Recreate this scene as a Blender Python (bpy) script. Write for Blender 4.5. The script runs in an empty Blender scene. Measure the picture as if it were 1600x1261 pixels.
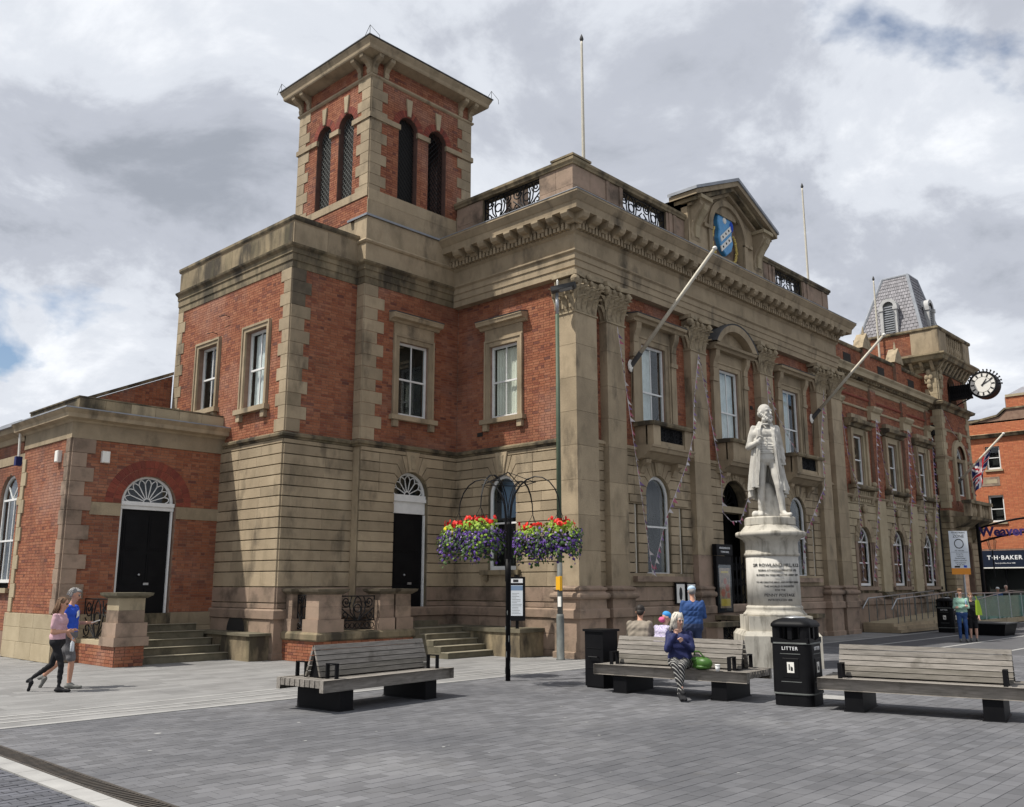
import bpy, bmesh, math, random
import numpy as np
from mathutils import Vector, Matrix
random.seed(11)
S = bpy.context.scene
COL = S.collection
R = math.radians
# ------------------------------------------------------------------ camera
CAM = Vector((-18.39, -15.03, 1.85))
cd = bpy.data.cameras.new('camera'); cam = bpy.data.objects.new('camera', cd); COL.objects.link(cam)
cd.sensor_width = 36; cd.lens = 31.934; cd.clip_end = 3000; cd.clip_start = .05
cam.location = CAM; cam.rotation_euler = (R(90 + 11.27), 0, R(43.44 - 90))
S.camera = cam
# ------------------------------------------------------------------ sky and sun
SUN_EL, SUN_DIR = R(58), Vector((-.87, .49, 0)).normalized()
w = bpy.data.worlds.new('World'); S.world = w; w.use_nodes = True
wn, wl = w.node_tree.nodes, w.node_tree.links
wn.clear()
def N(nt, t, **k):
    n = nt.nodes.new(t)
    for a, b in k.items():
        if a.startswith('i_'):
            key = a[2:]; key = int(key) if key.isdigit() else key
            n.inputs[key].default_value = b
        else: setattr(n, a, b)
    return n
wt = w.node_tree
sky = N(wt, 'ShaderNodeTexSky', sky_type='NISHITA', sun_disc=False, sun_elevation=SUN_EL,
        sun_rotation=math.atan2(SUN_DIR.x, SUN_DIR.y), altitude=50, dust_density=1.0)
tc = N(wt, 'ShaderNodeTexCoord'); sep = N(wt, 'ShaderNodeSeparateXYZ'); wl.new(tc.outputs['Generated'], sep.inputs[0])
zz = N(wt, 'ShaderNodeMath', operation='MAXIMUM', i_1=0.0); wl.new(sep.outputs[2], zz.inputs[0])
za = N(wt, 'ShaderNodeMath', operation='ADD', i_1=.34); wl.new(zz.outputs[0], za.inputs[0])
dx = N(wt, 'ShaderNodeMath', operation='DIVIDE'); wl.new(sep.outputs[0], dx.inputs[0]); wl.new(za.outputs[0], dx.inputs[1])
dy = N(wt, 'ShaderNodeMath', operation='DIVIDE'); wl.new(sep.outputs[1], dy.inputs[0]); wl.new(za.outputs[0], dy.inputs[1])
cv = N(wt, 'ShaderNodeCombineXYZ'); wl.new(dx.outputs[0], cv.inputs[0]); wl.new(dy.outputs[0], cv.inputs[1])
def wnoise(scale, detail, rough, off, dist=0.0):
    m = N(wt, 'ShaderNodeMapping'); m.inputs['Location'].default_value = off
    wl.new(cv.outputs[0], m.inputs[0])
    n = N(wt, 'ShaderNodeTexNoise', i_Scale=scale, i_Detail=detail, i_Roughness=rough, i_Distortion=dist)
    wl.new(m.outputs[0], n.inputs['Vector']); return n
def ramp(nt, stops, interp='LINEAR'):
    r = nt.nodes.new('ShaderNodeValToRGB'); r.color_ramp.interpolation = interp
    el = r.color_ramp.elements
    while len(el) < len(stops): el.new(.5)
    for e, (p, c) in zip(el, stops): e.position = p; e.color = (*c, 1)
    return r
n1 = wnoise(2.3, 12, .60, (1.5, -5.3, 0), .35)          # lit and shaded cloud masses
r1 = ramp(wt, [(.32, (.31, .335, .385)), (.45, (.45, .475, .535)), (.55, (.63, .66, .715)), (.68, (.83, .85, .885))], 'EASE')
wl.new(n1.outputs[0], r1.inputs[0])
n2 = wnoise(2.6, 7, .52, (-4.9, 8.3, 3), .3)           # gaps of blue
r2 = ramp(wt, [(.285, (0, 0, 0)), (.36, (1, 1, 1))]); wl.new(n2.outputs[0], r2.inputs[0])
skm = N(wt, 'ShaderNodeVectorMath', operation='SCALE'); skm.inputs['Scale'].default_value = .10
wl.new(sky.outputs[0], skm.inputs[0])
mx = N(wt, 'ShaderNodeMixRGB'); wl.new(r2.outputs[0], mx.inputs[0]); wl.new(skm.outputs[0], mx.inputs[1]); wl.new(r1.outputs[0], mx.inputs[2])
bg = N(wt, 'ShaderNodeBackground', i_Strength=1.1); wl.new(mx.outputs[0], bg.inputs[0])
wo = N(wt, 'ShaderNodeOutputWorld'); wl.new(bg.outputs[0], wo.inputs[0])
sd = bpy.data.lights.new('sun', 'SUN'); sd.energy = 4.6; sd.angle = R(1.0); sd.color = (1, .95, .87)
so = bpy.data.objects.new('sun', sd); COL.objects.link(so)
sdir = Vector((SUN_DIR.x * math.cos(SUN_EL), SUN_DIR.y * math.cos(SUN_EL), math.sin(SUN_EL)))
so.rotation_euler = sdir.to_track_quat('Z', 'Y').to_euler(); so.location = (-20, 20, 40)
S.view_settings.view_transform = 'Standard'; S.view_settings.look = 'None'
S.view_settings.exposure = 0.14; S.view_settings.gamma = 1; S.view_settings.use_curve_mapping = False
S.cycles.max_bounces = 6; S.cycles.transparent_max_bounces = 12; S.cycles.glossy_bounces = 3; S.cycles.diffuse_bounces = 3

# ------------------------------------------------------------------ materials
MATS = {}
def M(name, c1, c2=None, rough=.8, scale=2.0, isl=0.0, bump=0.0, bscale=40, metal=0.0, spec=.3, stain=None, stretch=(1, 1, 1),
      ramp_isl=None, coords='world', pale=None, detail=6, sstretch=(1, 1, 1)):
    m = bpy.data.materials.new(name); m.use_nodes = True; nt = m.node_tree; L = nt.links
    b = nt.nodes['Principled BSDF']; b.inputs['Roughness'].default_value = rough
    b.inputs['Metallic'].default_value = metal; b.inputs['Specular IOR Level'].default_value = spec
    if coords == 'world': src = N(nt, 'ShaderNodeNewGeometry').outputs['Position']
    else: src = N(nt, 'ShaderNodeTexCoord').outputs['Object']
    def noise(sc, st, det=detail, off=0):
        mp = N(nt, 'ShaderNodeMapping'); mp.inputs['Scale'].default_value = st; mp.inputs['Location'].default_value = (off, off * .7, off * 1.3)
        L.new(src, mp.inputs[0]); n = N(nt, 'ShaderNodeTexNoise', i_Scale=sc, i_Detail=det, i_Roughness=.6); L.new(mp.outputs[0], n.inputs['Vector']); return n.outputs[0]
    rnd = None
    if isl or ramp_isl:
        g = N(nt, 'ShaderNodeNewGeometry'); oi = N(nt, 'ShaderNodeObjectInfo')
        a = N(nt, 'ShaderNodeMath', operation='MULTIPLY', i_1=7.31); L.new(oi.outputs['Random'], a.inputs[0])
        a2 = N(nt, 'ShaderNodeMath', operation='ADD'); L.new(a.outputs[0], a2.inputs[0]); L.new(g.outputs['Random Per Island'], a2.inputs[1])
        a3 = N(nt, 'ShaderNodeMath', operation='FRACT'); L.new(a2.outputs[0], a3.inputs[0]); rnd = a3.outputs[0]
    if ramp_isl:
        r = ramp(nt, ramp_isl); L.new(rnd, r.inputs[0]); col = r.outputs[0]
    elif c2:
        n = noise(scale, stretch); mr = N(nt, 'ShaderNodeMapRange', i_1=.32, i_2=.68); L.new(n, mr.inputs[0])
        x = N(nt, 'ShaderNodeMixRGB'); x.inputs[1].default_value = (*c1, 1); x.inputs[2].default_value = (*c2, 1); L.new(mr.outputs[0], x.inputs[0]); col = x.outputs[0]
    else:
        rg = N(nt, 'ShaderNodeRGB'); rg.outputs[0].default_value = (*c1, 1); col = rg.outputs[0]
    if isl:
        mr = N(nt, 'ShaderNodeMapRange', i_3=1 - isl, i_4=1 + isl); L.new(rnd, mr.inputs[0])
        h = N(nt, 'ShaderNodeHueSaturation'); L.new(mr.outputs[0], h.inputs['Value']); L.new(col, h.inputs['Color']); col = h.outputs[0]
    for k, st in enumerate([stain, pale]):
        if st:
            for q, (c, sc, lo, hi, amt) in enumerate(st if isinstance(st, list) else [st]):
                n = noise(sc, sstretch, 7, 3.3 + 5 * k + 11 * q); mr = N(nt, 'ShaderNodeMapRange', i_1=lo, i_2=hi, i_3=0.0, i_4=amt); L.new(n, mr.inputs[0])
                x = N(nt, 'ShaderNodeMixRGB'); x.inputs[2].default_value = (*c, 1); L.new(col, x.inputs[1]); L.new(mr.outputs[0], x.inputs[0]); col = x.outputs[0]
    L.new(col, b.inputs['Base Color'])
    if bump:
        n = noise(bscale, stretch, 4, 9.1); bp = N(nt, 'ShaderNodeBump', i_Strength=bump, i_Distance=.02); L.new(n, bp.inputs['Height']); L.new(bp.outputs[0], b.inputs['Normal'])
    MATS[name] = m; return m
SOOT = (.035, .03, .024)
M('stone', (.39, .310, .206), (.295, .233, .155), .9, 1.3, isl=.15, bump=.4, bscale=22, stain=[(SOOT, 1.3, .56, .74, .8), ((.16, .13, .082), 2.3, .50, .74, .55)], pale=((.47, .39, .275), 1.7, .58, .8, .4), sstretch=(1, 1, .42))
M('stone_dirty', (.30, .24, .15), (.22, .175, .112), .92, 1.6, isl=.16, bump=.45, bscale=20, stain=[(SOOT, 1.6, .43, .60, .88), ((.13, .115, .065), 2.6, .48, .7, .5)], sstretch=(1, 1, .35))
M('stone_pink', (.335, .24, .18), (.24, .18, .13), .9, 1.8, isl=.16, bump=.35, bscale=22, stain=[(SOOT, 1.3, .50, .70, .75)])
M('stone_light', (.42, .35, .235), (.33, .27, .175), .9, 1.4, isl=.12, bump=.3, bscale=22, stain=[(SOOT, 1.5, .56, .76, .7)], sstretch=(1, 1, .4))
M('stone_carved', (.40, .325, .215), (.28, .225, .15), .92, 5.0, bump=.4, bscale=25, stain=[(SOOT, 3.0, .52, .72, .75)])
M('soot_stone', (.09, .075, .055), (.16, .13, .09), .95, 3, bump=.4)
M('lit_edge', (.30, .27, .20), (.23, .205, .15), .9, 3, isl=.1)  # pale step edges: the light on them is put into the colour
M('step_stone', (.19, .165, .115), (.12, .11, .075), .92, 2.5, isl=.12, bump=.4, stain=[(SOOT, 2.0, .5, .7, .6)])
BR = [(0, (.215, .072, .042)), (.15, (.27, .095, .050)), (.45, (.31, .117, .061)), (.78, (.35, .145, .079)), (.93, (.24, .084, .050)), (1, (.14, .055, .042))]
M('brick', (.3, .1, .06), rough=.9, ramp_isl=BR, bump=.5, bscale=55, stain=[((.085, .045, .036), .6, .50, .72, .6)], pale=[((.40, .255, .20), .5, .52, .74, .5)])
M('brick_bright', (.3, .1, .06), rough=.9, ramp_isl=[(0, (.42, .13, .06)), (.5, (.52, .19, .09)), (1, (.45, .14, .07))], bump=.4, bscale=55)
M('brick_dark', (.2, .05, .04), rough=.9, ramp_isl=[(0, (.17, .045, .035)), (.6, (.27, .07, .045)), (1, (.13, .045, .035))], bump=.5, bscale=55)
M('mortar', (.30, .20, .145), (.20, .125, .09), .95, 4)
M('mortar_shade', (.16, .09, .07), (.10, .06, .05), .95, 4)  # darker mortar copy, with the shade of the belfry reveals in its colour
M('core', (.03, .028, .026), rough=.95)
M('white_paint', (.78, .78, .76), (.68, .68, .66), .45, 6, spec=.4)
M('black_paint', (.005, .005, .006), (.008, .008, .009), .5, 3, spec=.12)
M('iron', (.008, .008, .009), rough=.55, spec=.2)
M('lead', (.34, .36, .39), (.25, .265, .29), .6, 3)
M('dormer_paint', (.50, .50, .49), (.40, .40, .395), .6, 4)
M('slate', (.26, .25, .265), (.20, .195, .21), .6, 3, isl=.2, bump=.2)
M('dark_roof', (.06, .06, .06), (.10, .10, .10), .8, 3)
M('pole_white', (.60, .56, .46), (.50, .46, .38), .5, 4)
M('metal_grey', (.42, .43, .44), rough=.4, metal=.7)
M('lamp_green', (.085, .115, .075), (.065, .09, .06), .55, 4)
M('pole_grey', (.16, .17, .16), (.10, .105, .10), .6, 5)
M('yellow', (.80, .42, .02), rough=.5)
M('curtain', (.80, .80, .77), (.66, .66, .63), .9, 5)
M('blind', (.80, .77, .66), rough=.9)
M('wood', (.29, .265, .235), (.17, .155, .135), .85, 3.0, isl=.14, bump=.4, bscale=14, stretch=(1, 9, 9), coords='obj', stain=[((.075, .065, .05), 3, .55, .75, .8)])
M('wood_dark', (.21, .19, .165), (.12, .11, .09), .85, 3.0, isl=.16, bump=.4, bscale=14, stretch=(1, 9, 9), coords='obj')
M('marble', (.56, .54, .49), (.46, .44, .40), .7, 5, bump=.2, stain=[((.16, .15, .125), 2.6, .50, .72, .6)], sstretch=(2.2, 2.2, .7))
M('marble_soiled', (.52, .49, .42), (.42, .39, .33), .75, 3, stain=[((.10, .09, .07), 2.6, .48, .70, .8)], sstretch=(2, 2, .5))
M('letter', (.03, .03, .03), rough=.7)
M('paving', (.155, .155, .162), (.120, .121, .129), .72, .5, isl=.2, bump=.3, bscale=60, stain=[((.075, .077, .085), .28, .46, .64, .6), ((.09, .085, .08), 2.2, .60, .75, .5)], pale=[((.24, .24, .24), .5, .56, .78, .45)])
M('paving_bed', (.15, .15, .152), (.10, .10, .104), .9, 3)
M('flags', (.25, .246, .24), (.19, .188, .184), .8, .6, isl=.14, bump=.25, bscale=50, stain=[((.15, .145, .14), .9, .52, .75, .5)], pale=[((.33, .325, .315), 1.2, .56, .78, .5)])
M('flag_bed', (.17, .165, .16), rough=.9)
M('pale_strip', (.38, .375, .36), (.30, .295, .285), .8, 3, isl=.06)
M('setts', (.115, .118, .135), (.085, .088, .10), .7, 2, isl=.22, bump=.3)
M('asphalt', (.11, .11, .115), (.08, .08, .085), .85, 1, bump=.3, bscale=80)
M('drain', (.06, .055, .05), (.10, .085, .07), .6, 8, metal=.3)
M('gum', (.34, .34, .33), rough=.8)
M('shop_navy', (.012, .018, .035), rough=.35, spec=.5)
M('sign_white', (.80, .80, .80), rough=.4)
M('sign_grey', (.66, .70, .74), rough=.4)
M('orange', (.75, .28, .03), rough=.5)
M('purple', (.05, .03, .14), rough=.5)
M('flag_red', (.48, .02, .03), rough=.8); M('flag_blue', (.018, .025, .11), rough=.8); M('flag_white', (.75, .74, .74), rough=.8)
M('blue_enamel', (.10, .36, .66), (.07, .28, .56), .35, 5); M('gold', (.55, .42, .12), rough=.45, metal=.3)
M('clock_white', (.80, .78, .72), rough=.4)
M('screen_blue', (.20, .28, .40), rough=.3)
M('poster_tan', (.45, .28, .16), (.18, .12, .10), .35, 9, coords='obj'); M('poster_red', (.42, .10, .05), rough=.4); M('poster_yellow', (.62, .42, .05), rough=.4)
M('bunt_red', (.45, .14, .20), rough=.8); M('bunt_white', (.62, .58, .58), rough=.8); M('bunt_blue', (.22, .14, .28), rough=.8)
M('leaf_lime', (.30, .42, .04), (.16, .28, .03), .6, 9); M('leaf_green', (.065, .12, .035), (.04, .075, .02), .6, 9)
M('petal_purple', (.05, .02, .14), (.11, .05, .25), .6, 20, isl=.4); M('petal_lilac', (.36, .28, .48), rough=.6); M('petal_red', (.66, .022, .012), rough=.5, isl=.2); M('petal_yellow', (.75, .55, .02), rough=.5)
M('skin', (.52, .28, .19), rough=.55); M('skin_pale', (.60, .36, .27), rough=.55)
M('hair_white', (.66, .62, .54), (.48, .44, .38), .7, 30); M('hair_brown', (.20, .12, .07), (.13, .075, .045), .6, 30); M('hair_dark', (.025, .02, .017), rough=.6); M('hair_grey', (.30, .29, .28), (.2, .19, .18), .7, 30)
M('denim', (.035, .085, .24), (.025, .06, .17), .8, 12); M('denim_dark', (.03, .045, .10), rough=.8); M('navy_coat', (.013, .017, .07), (.02, .026, .10), .65, 9)
M('royal_blue', (.025, .085, .50), rough=.8); M('pink_top', (.60, .38, .42), (.52, .32, .36), .8, 12); M('black_cloth', (.012, .012, .014), rough=.8); M('grey_short', (.15, .145, .15), rough=.85)
M('tan_jacket', (.28, .24, .195), (.22, .19, .15), .85, 8); M('mint_hoodie', (.30, .48, .38), rough=.85); M('white_cloth', (.72, .72, .70), rough=.8); M('lime_bag', (.24, .36, .03), rough=.6)
M('cap_pale', (.42, .55, .68), rough=.8); M('cap_blue', (.05, .28, .62), rough=.7); M('pink_scarf', (.60, .12, .25), rough=.8); M('check_purple', (.30, .24, .42), (.60, .58, .66), .8, 45, detail=1)
M('shoe_grey', (.16, .16, .15), rough=.7); M('bag_green', (.03, .085, .014), (.06, .15, .025), .4, 12); M('cup', (.7, .7, .68), rough=.5); M('lip', (.40, .14, .11), rough=.6)
# striped trousers
def stripes(name, ca, cb, freq):
    m = M(name, ca, rough=.8); nt = m.node_tree; b = nt.nodes['Principled BSDF']
    t = N(nt, 'ShaderNodeTexCoord'); wv = N(nt, 'ShaderNodeTexWave', bands_direction='DIAGONAL', i_Scale=freq); nt.links.new(t.outputs['Object'], wv.inputs[0])
    r = ramp(nt, [(.80, ca), (.86, cb)]); nt.links.new(wv.outputs[1], r.inputs[0]); nt.links.new(r.outputs[0], b.inputs['Base Color'])
stripes('striped', (.02, .02, .022), (.42, .41, .38), 9)
def glassmat(name, tint, refl_rough=.03, base_t=.9):
    m = bpy.data.materials.new(name); m.use_nodes = True; nt = m.node_tree; nt.nodes.clear()
    ge = N(nt, 'ShaderNodeNewGeometry'); dt = N(nt, 'ShaderNodeVectorMath', operation='DOT_PRODUCT'); nt.links.new(ge.outputs['Normal'], dt.inputs[0]); nt.links.new(ge.outputs['Incoming'], dt.inputs[1])
    ab = N(nt, 'ShaderNodeMath', operation='ABSOLUTE'); nt.links.new(dt.outputs['Value'], ab.inputs[0]); su = N(nt, 'ShaderNodeMath', operation='SUBTRACT', i_0=1.0); nt.links.new(ab.outputs[0], su.inputs[1])
    pw = N(nt, 'ShaderNodeMath', operation='POWER', i_1=5.0); nt.links.new(su.outputs[0], pw.inputs[0]); mul = N(nt, 'ShaderNodeMath', operation='MULTIPLY_ADD', i_1=.8, i_2=.03, use_clamp=True); nt.links.new(pw.outputs[0], mul.inputs[0])
    t = N(nt, 'ShaderNodeBsdfTransparent'); t.inputs[0].default_value = (*[c * base_t for c in tint], 1)
    g = N(nt, 'ShaderNodeBsdfGlossy', i_Roughness=refl_rough); g.inputs[0].default_value = (.95, .97, 1, 1)
    x = N(nt, 'ShaderNodeMixShader'); nt.links.new(mul.outputs[0], x.inputs[0]); nt.links.new(t.outputs[0], x.inputs[1]); nt.links.new(g.outputs[0], x.inputs[2])
    o = N(nt, 'ShaderNodeOutputMaterial'); nt.links.new(x.outputs[0], o.inputs[0]); MATS[name] = m
glassmat('glass', (.93, .96, .96), .03, 1.0); glassmat('glass_green', (.50, .78, .70), .05, .95)

_g = MATS['glass_green'].node_tree; _o = [n for n in _g.nodes if n.type == 'OUTPUT_MATERIAL'][0]; _s = _o.inputs[0].links[0].from_socket   # dusty green tint of the thick panels
_d = N(_g, 'ShaderNodeBsdfDiffuse'); _d.inputs[0].default_value = (.34, .52, .46, 1); _x = N(_g, 'ShaderNodeMixShader', i_0=.28); _g.links.new(_s, _x.inputs[1]); _g.links.new(_d.outputs[0], _x.inputs[2]); _g.links.new(_x.outputs[0], _o.inputs[0])
# ------------------------------------------------------------------ builders
WM = {}
I4 = Matrix.Identity(4)
def put(o, parent=None, **tags):
    COL.objects.link(o)
    if parent is not None:
        o.parent = parent; o.matrix_parent_inverse = WM.get(parent.name, I4).inverted()
    for k, v in tags.items():
        if v is not None: o[k] = v
    return o
def thing(name, label, cat, loc=(0, 0, 0), group=None):
    o = bpy.data.objects.new(name, None); o.empty_display_size = .2; o.location = loc
    put(o, None, label=label, category=cat, group=group); WM[o.name] = Matrix.Translation(loc); return o
def tag(o, label, cat, group=None):
    o['label'] = label; o['category'] = cat
    if group: o['group'] = group
    return o
def copy_tree(o, parent=None):
    c = o.copy(); COL.objects.link(c)
    if parent is not None: c.parent = parent; c.matrix_parent_inverse = o.matrix_parent_inverse
    for ch in list(o.children): copy_tree(ch, c)
    return c
class Fr:                                   # wall frame: a along U, b outward along Nn, c up
    def __init__(s, o, U, Nn): s.o, s.U, s.N = Vector(o), Vector(U), Vector(Nn)
    def __call__(s, a, b, c): return s.o + s.U * a + s.N * b + Vector((0, 0, c))
WORLD = Fr((0, 0, 0), (1, 0, 0), (0, 1, 0))
def sub(F, a, b=0): return Fr(F(a, b, 0), F.U, F.N)
class MB:
    def __init__(s, F=WORLD): s.F = F; s.v = []; s.f = []; s.mi = []; s.cur = 0
    def add(s, vs, fs):
        o = len(s.v); s.v += [s.F(*p) for p in vs]; s.f += [tuple(i + o for i in f) for f in fs]; s.mi += [s.cur] * len(fs); return s
    def box(s, a0, a1, b0, b1, c0, c1):
        return s.add([(a0, b0, c0), (a1, b0, c0), (a1, b1, c0), (a0, b1, c0), (a0, b0, c1), (a1, b0, c1), (a1, b1, c1), (a0, b1, c1)],
                     [(0, 3, 2, 1), (4, 5, 6, 7), (0, 1, 5, 4), (1, 2, 6, 5), (2, 3, 7, 6), (3, 0, 4, 7)])
    def cham(s, a0, a1, b0, b1, c0, c1, k=.012):      # block whose outer face has a chamfered rim
        return s.add([(a0, b0, c0), (a1, b0, c0), (a1, b0, c1), (a0, b0, c1), (a0, b1 - k, c0), (a1, b1 - k, c0), (a1, b1 - k, c1), (a0, b1 - k, c1),
                      (a0 + k, b1, c0 + k), (a1 - k, b1, c0 + k), (a1 - k, b1, c1 - k), (a0 + k, b1, c1 - k)],
                     [(0, 1, 5, 4), (1, 2, 6, 5), (2, 3, 7, 6), (3, 0, 4, 7), (4, 5, 9, 8), (5, 6, 10, 9), (6, 7, 11, 10), (7, 4, 8, 11), (8, 9, 10, 11)])
    def prism(s, poly, b0, b1, ax='b'):               # polygon in (a,c) extruded along b, or in (b,c) along a, or (a,b) along c
        n = len(poly)
        def P(p, t): return (p[0], t, p[1]) if ax == 'b' else ((t, p[0], p[1]) if ax == 'a' else (p[0], p[1], t))
        return s.add([P(p, b0) for p in poly] + [P(p, b1) for p in poly],
                     [tuple(range(n))[::-1], tuple(range(n, 2 * n))] + [(i, (i + 1) % n, n + (i + 1) % n, n + i) for i in range(n)])
    def chprism(s, poly, b0, b1, k=.012):
        n = len(poly); q = inset(poly, k)
        return s.add([(p[0], b0, p[1]) for p in poly] + [(p[0], b1 - k, p[1]) for p in poly] + [(p[0], b1, p[1]) for p in q],
                     [tuple(range(2 * n, 3 * n))] + [(i, (i + 1) % n, n + (i + 1) % n, n + i) for i in range(n)] + [(n + i, n + (i + 1) % n, 2 * n + (i + 1) % n, 2 * n + i) for i in range(n)])
    def tube(s, pts, r, n=6, cap=True):
        pts = [Vector(p) for p in pts]; rs = r if isinstance(r, (list, tuple)) else [r] * len(pts); vs = []; fs = []
        up = None
        for i, p in enumerate(pts):
            t = (pts[min(i + 1, len(pts) - 1)] - pts[max(i - 1, 0)]).normalized()
            if up is None: up = Vector((0, 0, 1)) if abs(t.z) < .9 else Vector((1, 0, 0))
            x = t.cross(up).normalized(); y = x.cross(t).normalized(); up = y
            for k in range(n):
                a = 2 * math.pi * (k + .5) / n; vs.append(p + x * (math.cos(a) * rs[i]) + y * (math.sin(a) * rs[i]))
        for i in range(len(pts) - 1):
            for k in range(n): fs.append((i * n + k, i * n + (k + 1) % n, (i + 1) * n + (k + 1) % n, (i + 1) * n + k))
        if cap: fs += [tuple(range(n))[::-1], tuple(range((len(pts) - 1) * n, len(pts) * n))]
        return s.add([tuple(v) for v in vs], fs)
    def lathe(s, prof, c=(0, 0), n=24, a0=0, a1=2 * math.pi):
        full = abs(a1 - a0 - 2 * math.pi) < 1e-6; k = n if full else n + 1
        vs = [(c[0] + r * math.cos(a0 + (a1 - a0) * i / n), c[1] + r * math.sin(a0 + (a1 - a0) * i / n), z) for r, z in prof for i in range(k)]
        fs = [(j * k + i, j * k + (i + 1) % k, (j + 1) * k + (i + 1) % k, (j + 1) * k + i) for j in range(len(prof) - 1) for i in range(n)]
        if full: fs += [tuple(range(k))[::-1], tuple(range((len(prof) - 1) * k, len(prof) * k))]
        return s.add(vs, fs)
    def ell(s, c, r, n=12, m=8, rot=None):
        c = Vector(c); vs = []; fs = []
        for j in range(m + 1):
            t = math.pi * j / m
            for i in range(n):
                a = 2 * math.pi * i / n; p = Vector((r[0] * math.sin(t) * math.cos(a), r[1] * math.sin(t) * math.sin(a), r[2] * math.cos(t)))
                vs.append(tuple(c + (rot @ p if rot else p)))
        fs = [(j * n + i, (j + 1) * n + i, (j + 1) * n + (i + 1) % n, j * n + (i + 1) % n) for j in range(m) for i in range(n)]
        return s.add(vs, fs)
    def sweep(s, path, prof, closed=False, caps=True):  # moulding along a plan path, profile (out, z); out is to the right of travel
        P = [Vector(p) for p in path]; n = len(P); m = len(prof); vs = []
        for i in range(n):
            d0 = (P[i] - P[i - 1]).normalized() if (i > 0 or closed) else None
            d1 = (P[(i + 1) % n] - P[i]).normalized() if (i < n - 1 or closed) else None
            d0 = d0 or d1; d1 = d1 or d0
            n0 = Vector((d0.y, -d0.x)); n1 = Vector((d1.y, -d1.x)); k = (n0 + n1) / max(.2, 1 + n0.dot(n1))
            vs += [(P[i].x + k.x * o, P[i].y + k.y * o, z) for o, z in prof]
        fs = [(i * m + j, i * m + j + 1, ((i + 1) % n) * m + j + 1, ((i + 1) % n) * m + j) for i in range(n if closed else n - 1) for j in range(m - 1)]
        if caps and not closed: fs += [tuple(range(m)), tuple(range((n - 1) * m, n * m))[::-1]]
        return s.add(vs, fs)
    def obj(s, name, mat, parent=None, smooth=False, **tags):
        me = bpy.data.meshes.new(name); me.from_pydata([tuple(v) for v in s.v], [], s.f)
        for mm in (mat if isinstance(mat, (list, tuple)) else [mat]): me.materials.append(MATS[mm])
        if any(s.mi): me.polygons.foreach_set('material_index', s.mi)
        if smooth: me.polygons.foreach_set('use_smooth', [True] * len(me.polygons))
        me.update(); return put(bpy.data.objects.new(name, me), parent, **tags)
def inset(poly, d):
    A = sum(poly[i][0] * poly[(i + 1) % len(poly)][1] - poly[(i + 1) % len(poly)][0] * poly[i][1] for i in range(len(poly)))
    sg = 1 if A > 0 else -1; n = len(poly); out = []
    for i in range(n):
        p0, p1, p2 = Vector(poly[i - 1]), Vector(poly[i]), Vector(poly[(i + 1) % n])
        e0, e1 = (p1 - p0), (p2 - p1)
        if e0.length < 1e-6 or e1.length < 1e-6: out.append(tuple(p1)); continue
        e0.normalize(); e1.normalize(); n0 = Vector((-e0.y, e0.x)) * sg; n1 = Vector((-e1.y, e1.x)) * sg
        k = (n0 + n1) / max(.35, 1 + n0.dot(n1)); out.append((p1.x + k.x * d, p1.y + k.y * d))
    return out
def arc(uc, vc, r, a0, a1, n): return [(uc + r * math.cos(a0 + (a1 - a0) * i / n), vc + r * math.sin(a0 + (a1 - a0) * i / n)) for i in range(n + 1)]
# holes: ('rect', a0, a1, c0, c1) or ('arch', ac, r, c0, spring)
def hrect(a0, a1, c0, c1): return ('rect', a0, a1, c0, c1)
def harch(ac, r, c0, sp): return ('arch', ac, r, c0, sp)
def hspan(h, v):
    if h[0] == 'rect': return (h[1], h[2]) if h[3] < v < h[4] else None
    if h[3] < v <= h[4]: return (h[1] - h[2], h[1] + h[2])
    if h[4] < v < h[4] + h[2]:
        x = math.sqrt(h[2] ** 2 - (v - h[4]) ** 2); return (h[1] - x, h[1] + x)
def spans(u0, u1, v, holes):
    iv = [(u0, u1)]
    for h in holes:
        sp = hspan(h, v)
        if not sp: continue
        nx = []
        for a, b in iv:
            if sp[1] <= a or sp[0] >= b: nx.append((a, b)); continue
            if sp[0] > a: nx.append((a, sp[0]))
            if sp[1] < b: nx.append((sp[1], b))
        iv = nx
    return iv
def sheet(mb, u0, u1, v0, v1, holes=(), w=0.0, depth=.25, NA=14):
    br = {u0, u1}
    for h in holes:
        if h[0] == 'rect': br |= {h[1], h[2]}
        else: br |= {h[1] - h[2] * math.cos(math.pi * i / NA) for i in range(NA + 1)}
    br = sorted(b for b in br if u0 - 1e-6 <= b <= u1 + 1e-6)
    def top(h, u): return h[4] if h[0] == 'rect' else h[4] + math.sqrt(max(0, h[2] ** 2 - (u - h[1]) ** 2))
    for a, b in zip(br, br[1:]):
        if b - a < 1e-5: continue
        um = (a + b) / 2; ca = cb = v0
        for h in sorted([h for h in holes if (h[1] < um < h[2] if h[0] == 'rect' else abs(um - h[1]) < h[2])], key=lambda h: h[3]):
            if h[3] > v0 + 1e-5: mb.add([(a, w, ca), (b, w, cb), (b, w, h[3]), (a, w, h[3])], [(0, 1, 2, 3)])
            ca, cb = top(h, a), top(h, b)
        if min(ca, cb) < v1 - 1e-5: mb.add([(a, w, ca), (b, w, cb), (b, w, v1), (a, w, v1)], [(0, 1, 2, 3)])
    for h in holes:
        if h[0] == 'rect': ol = [(h[1], h[3]), (h[2], h[3]), (h[2], h[4]), (h[1], h[4])]
        else: ol = [(h[1] - h[2], h[3]), (h[1] + h[2], h[3])] + arc(h[1], h[4], h[2], 0, math.pi, 20)
        n = len(ol); mb.add([(p[0], w, p[1]) for p in ol] + [(p[0], w - depth, p[1]) for p in ol], [(i, (i + 1) % n, n + (i + 1) % n, n + i) for i in range(n)])
    return mb
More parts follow.
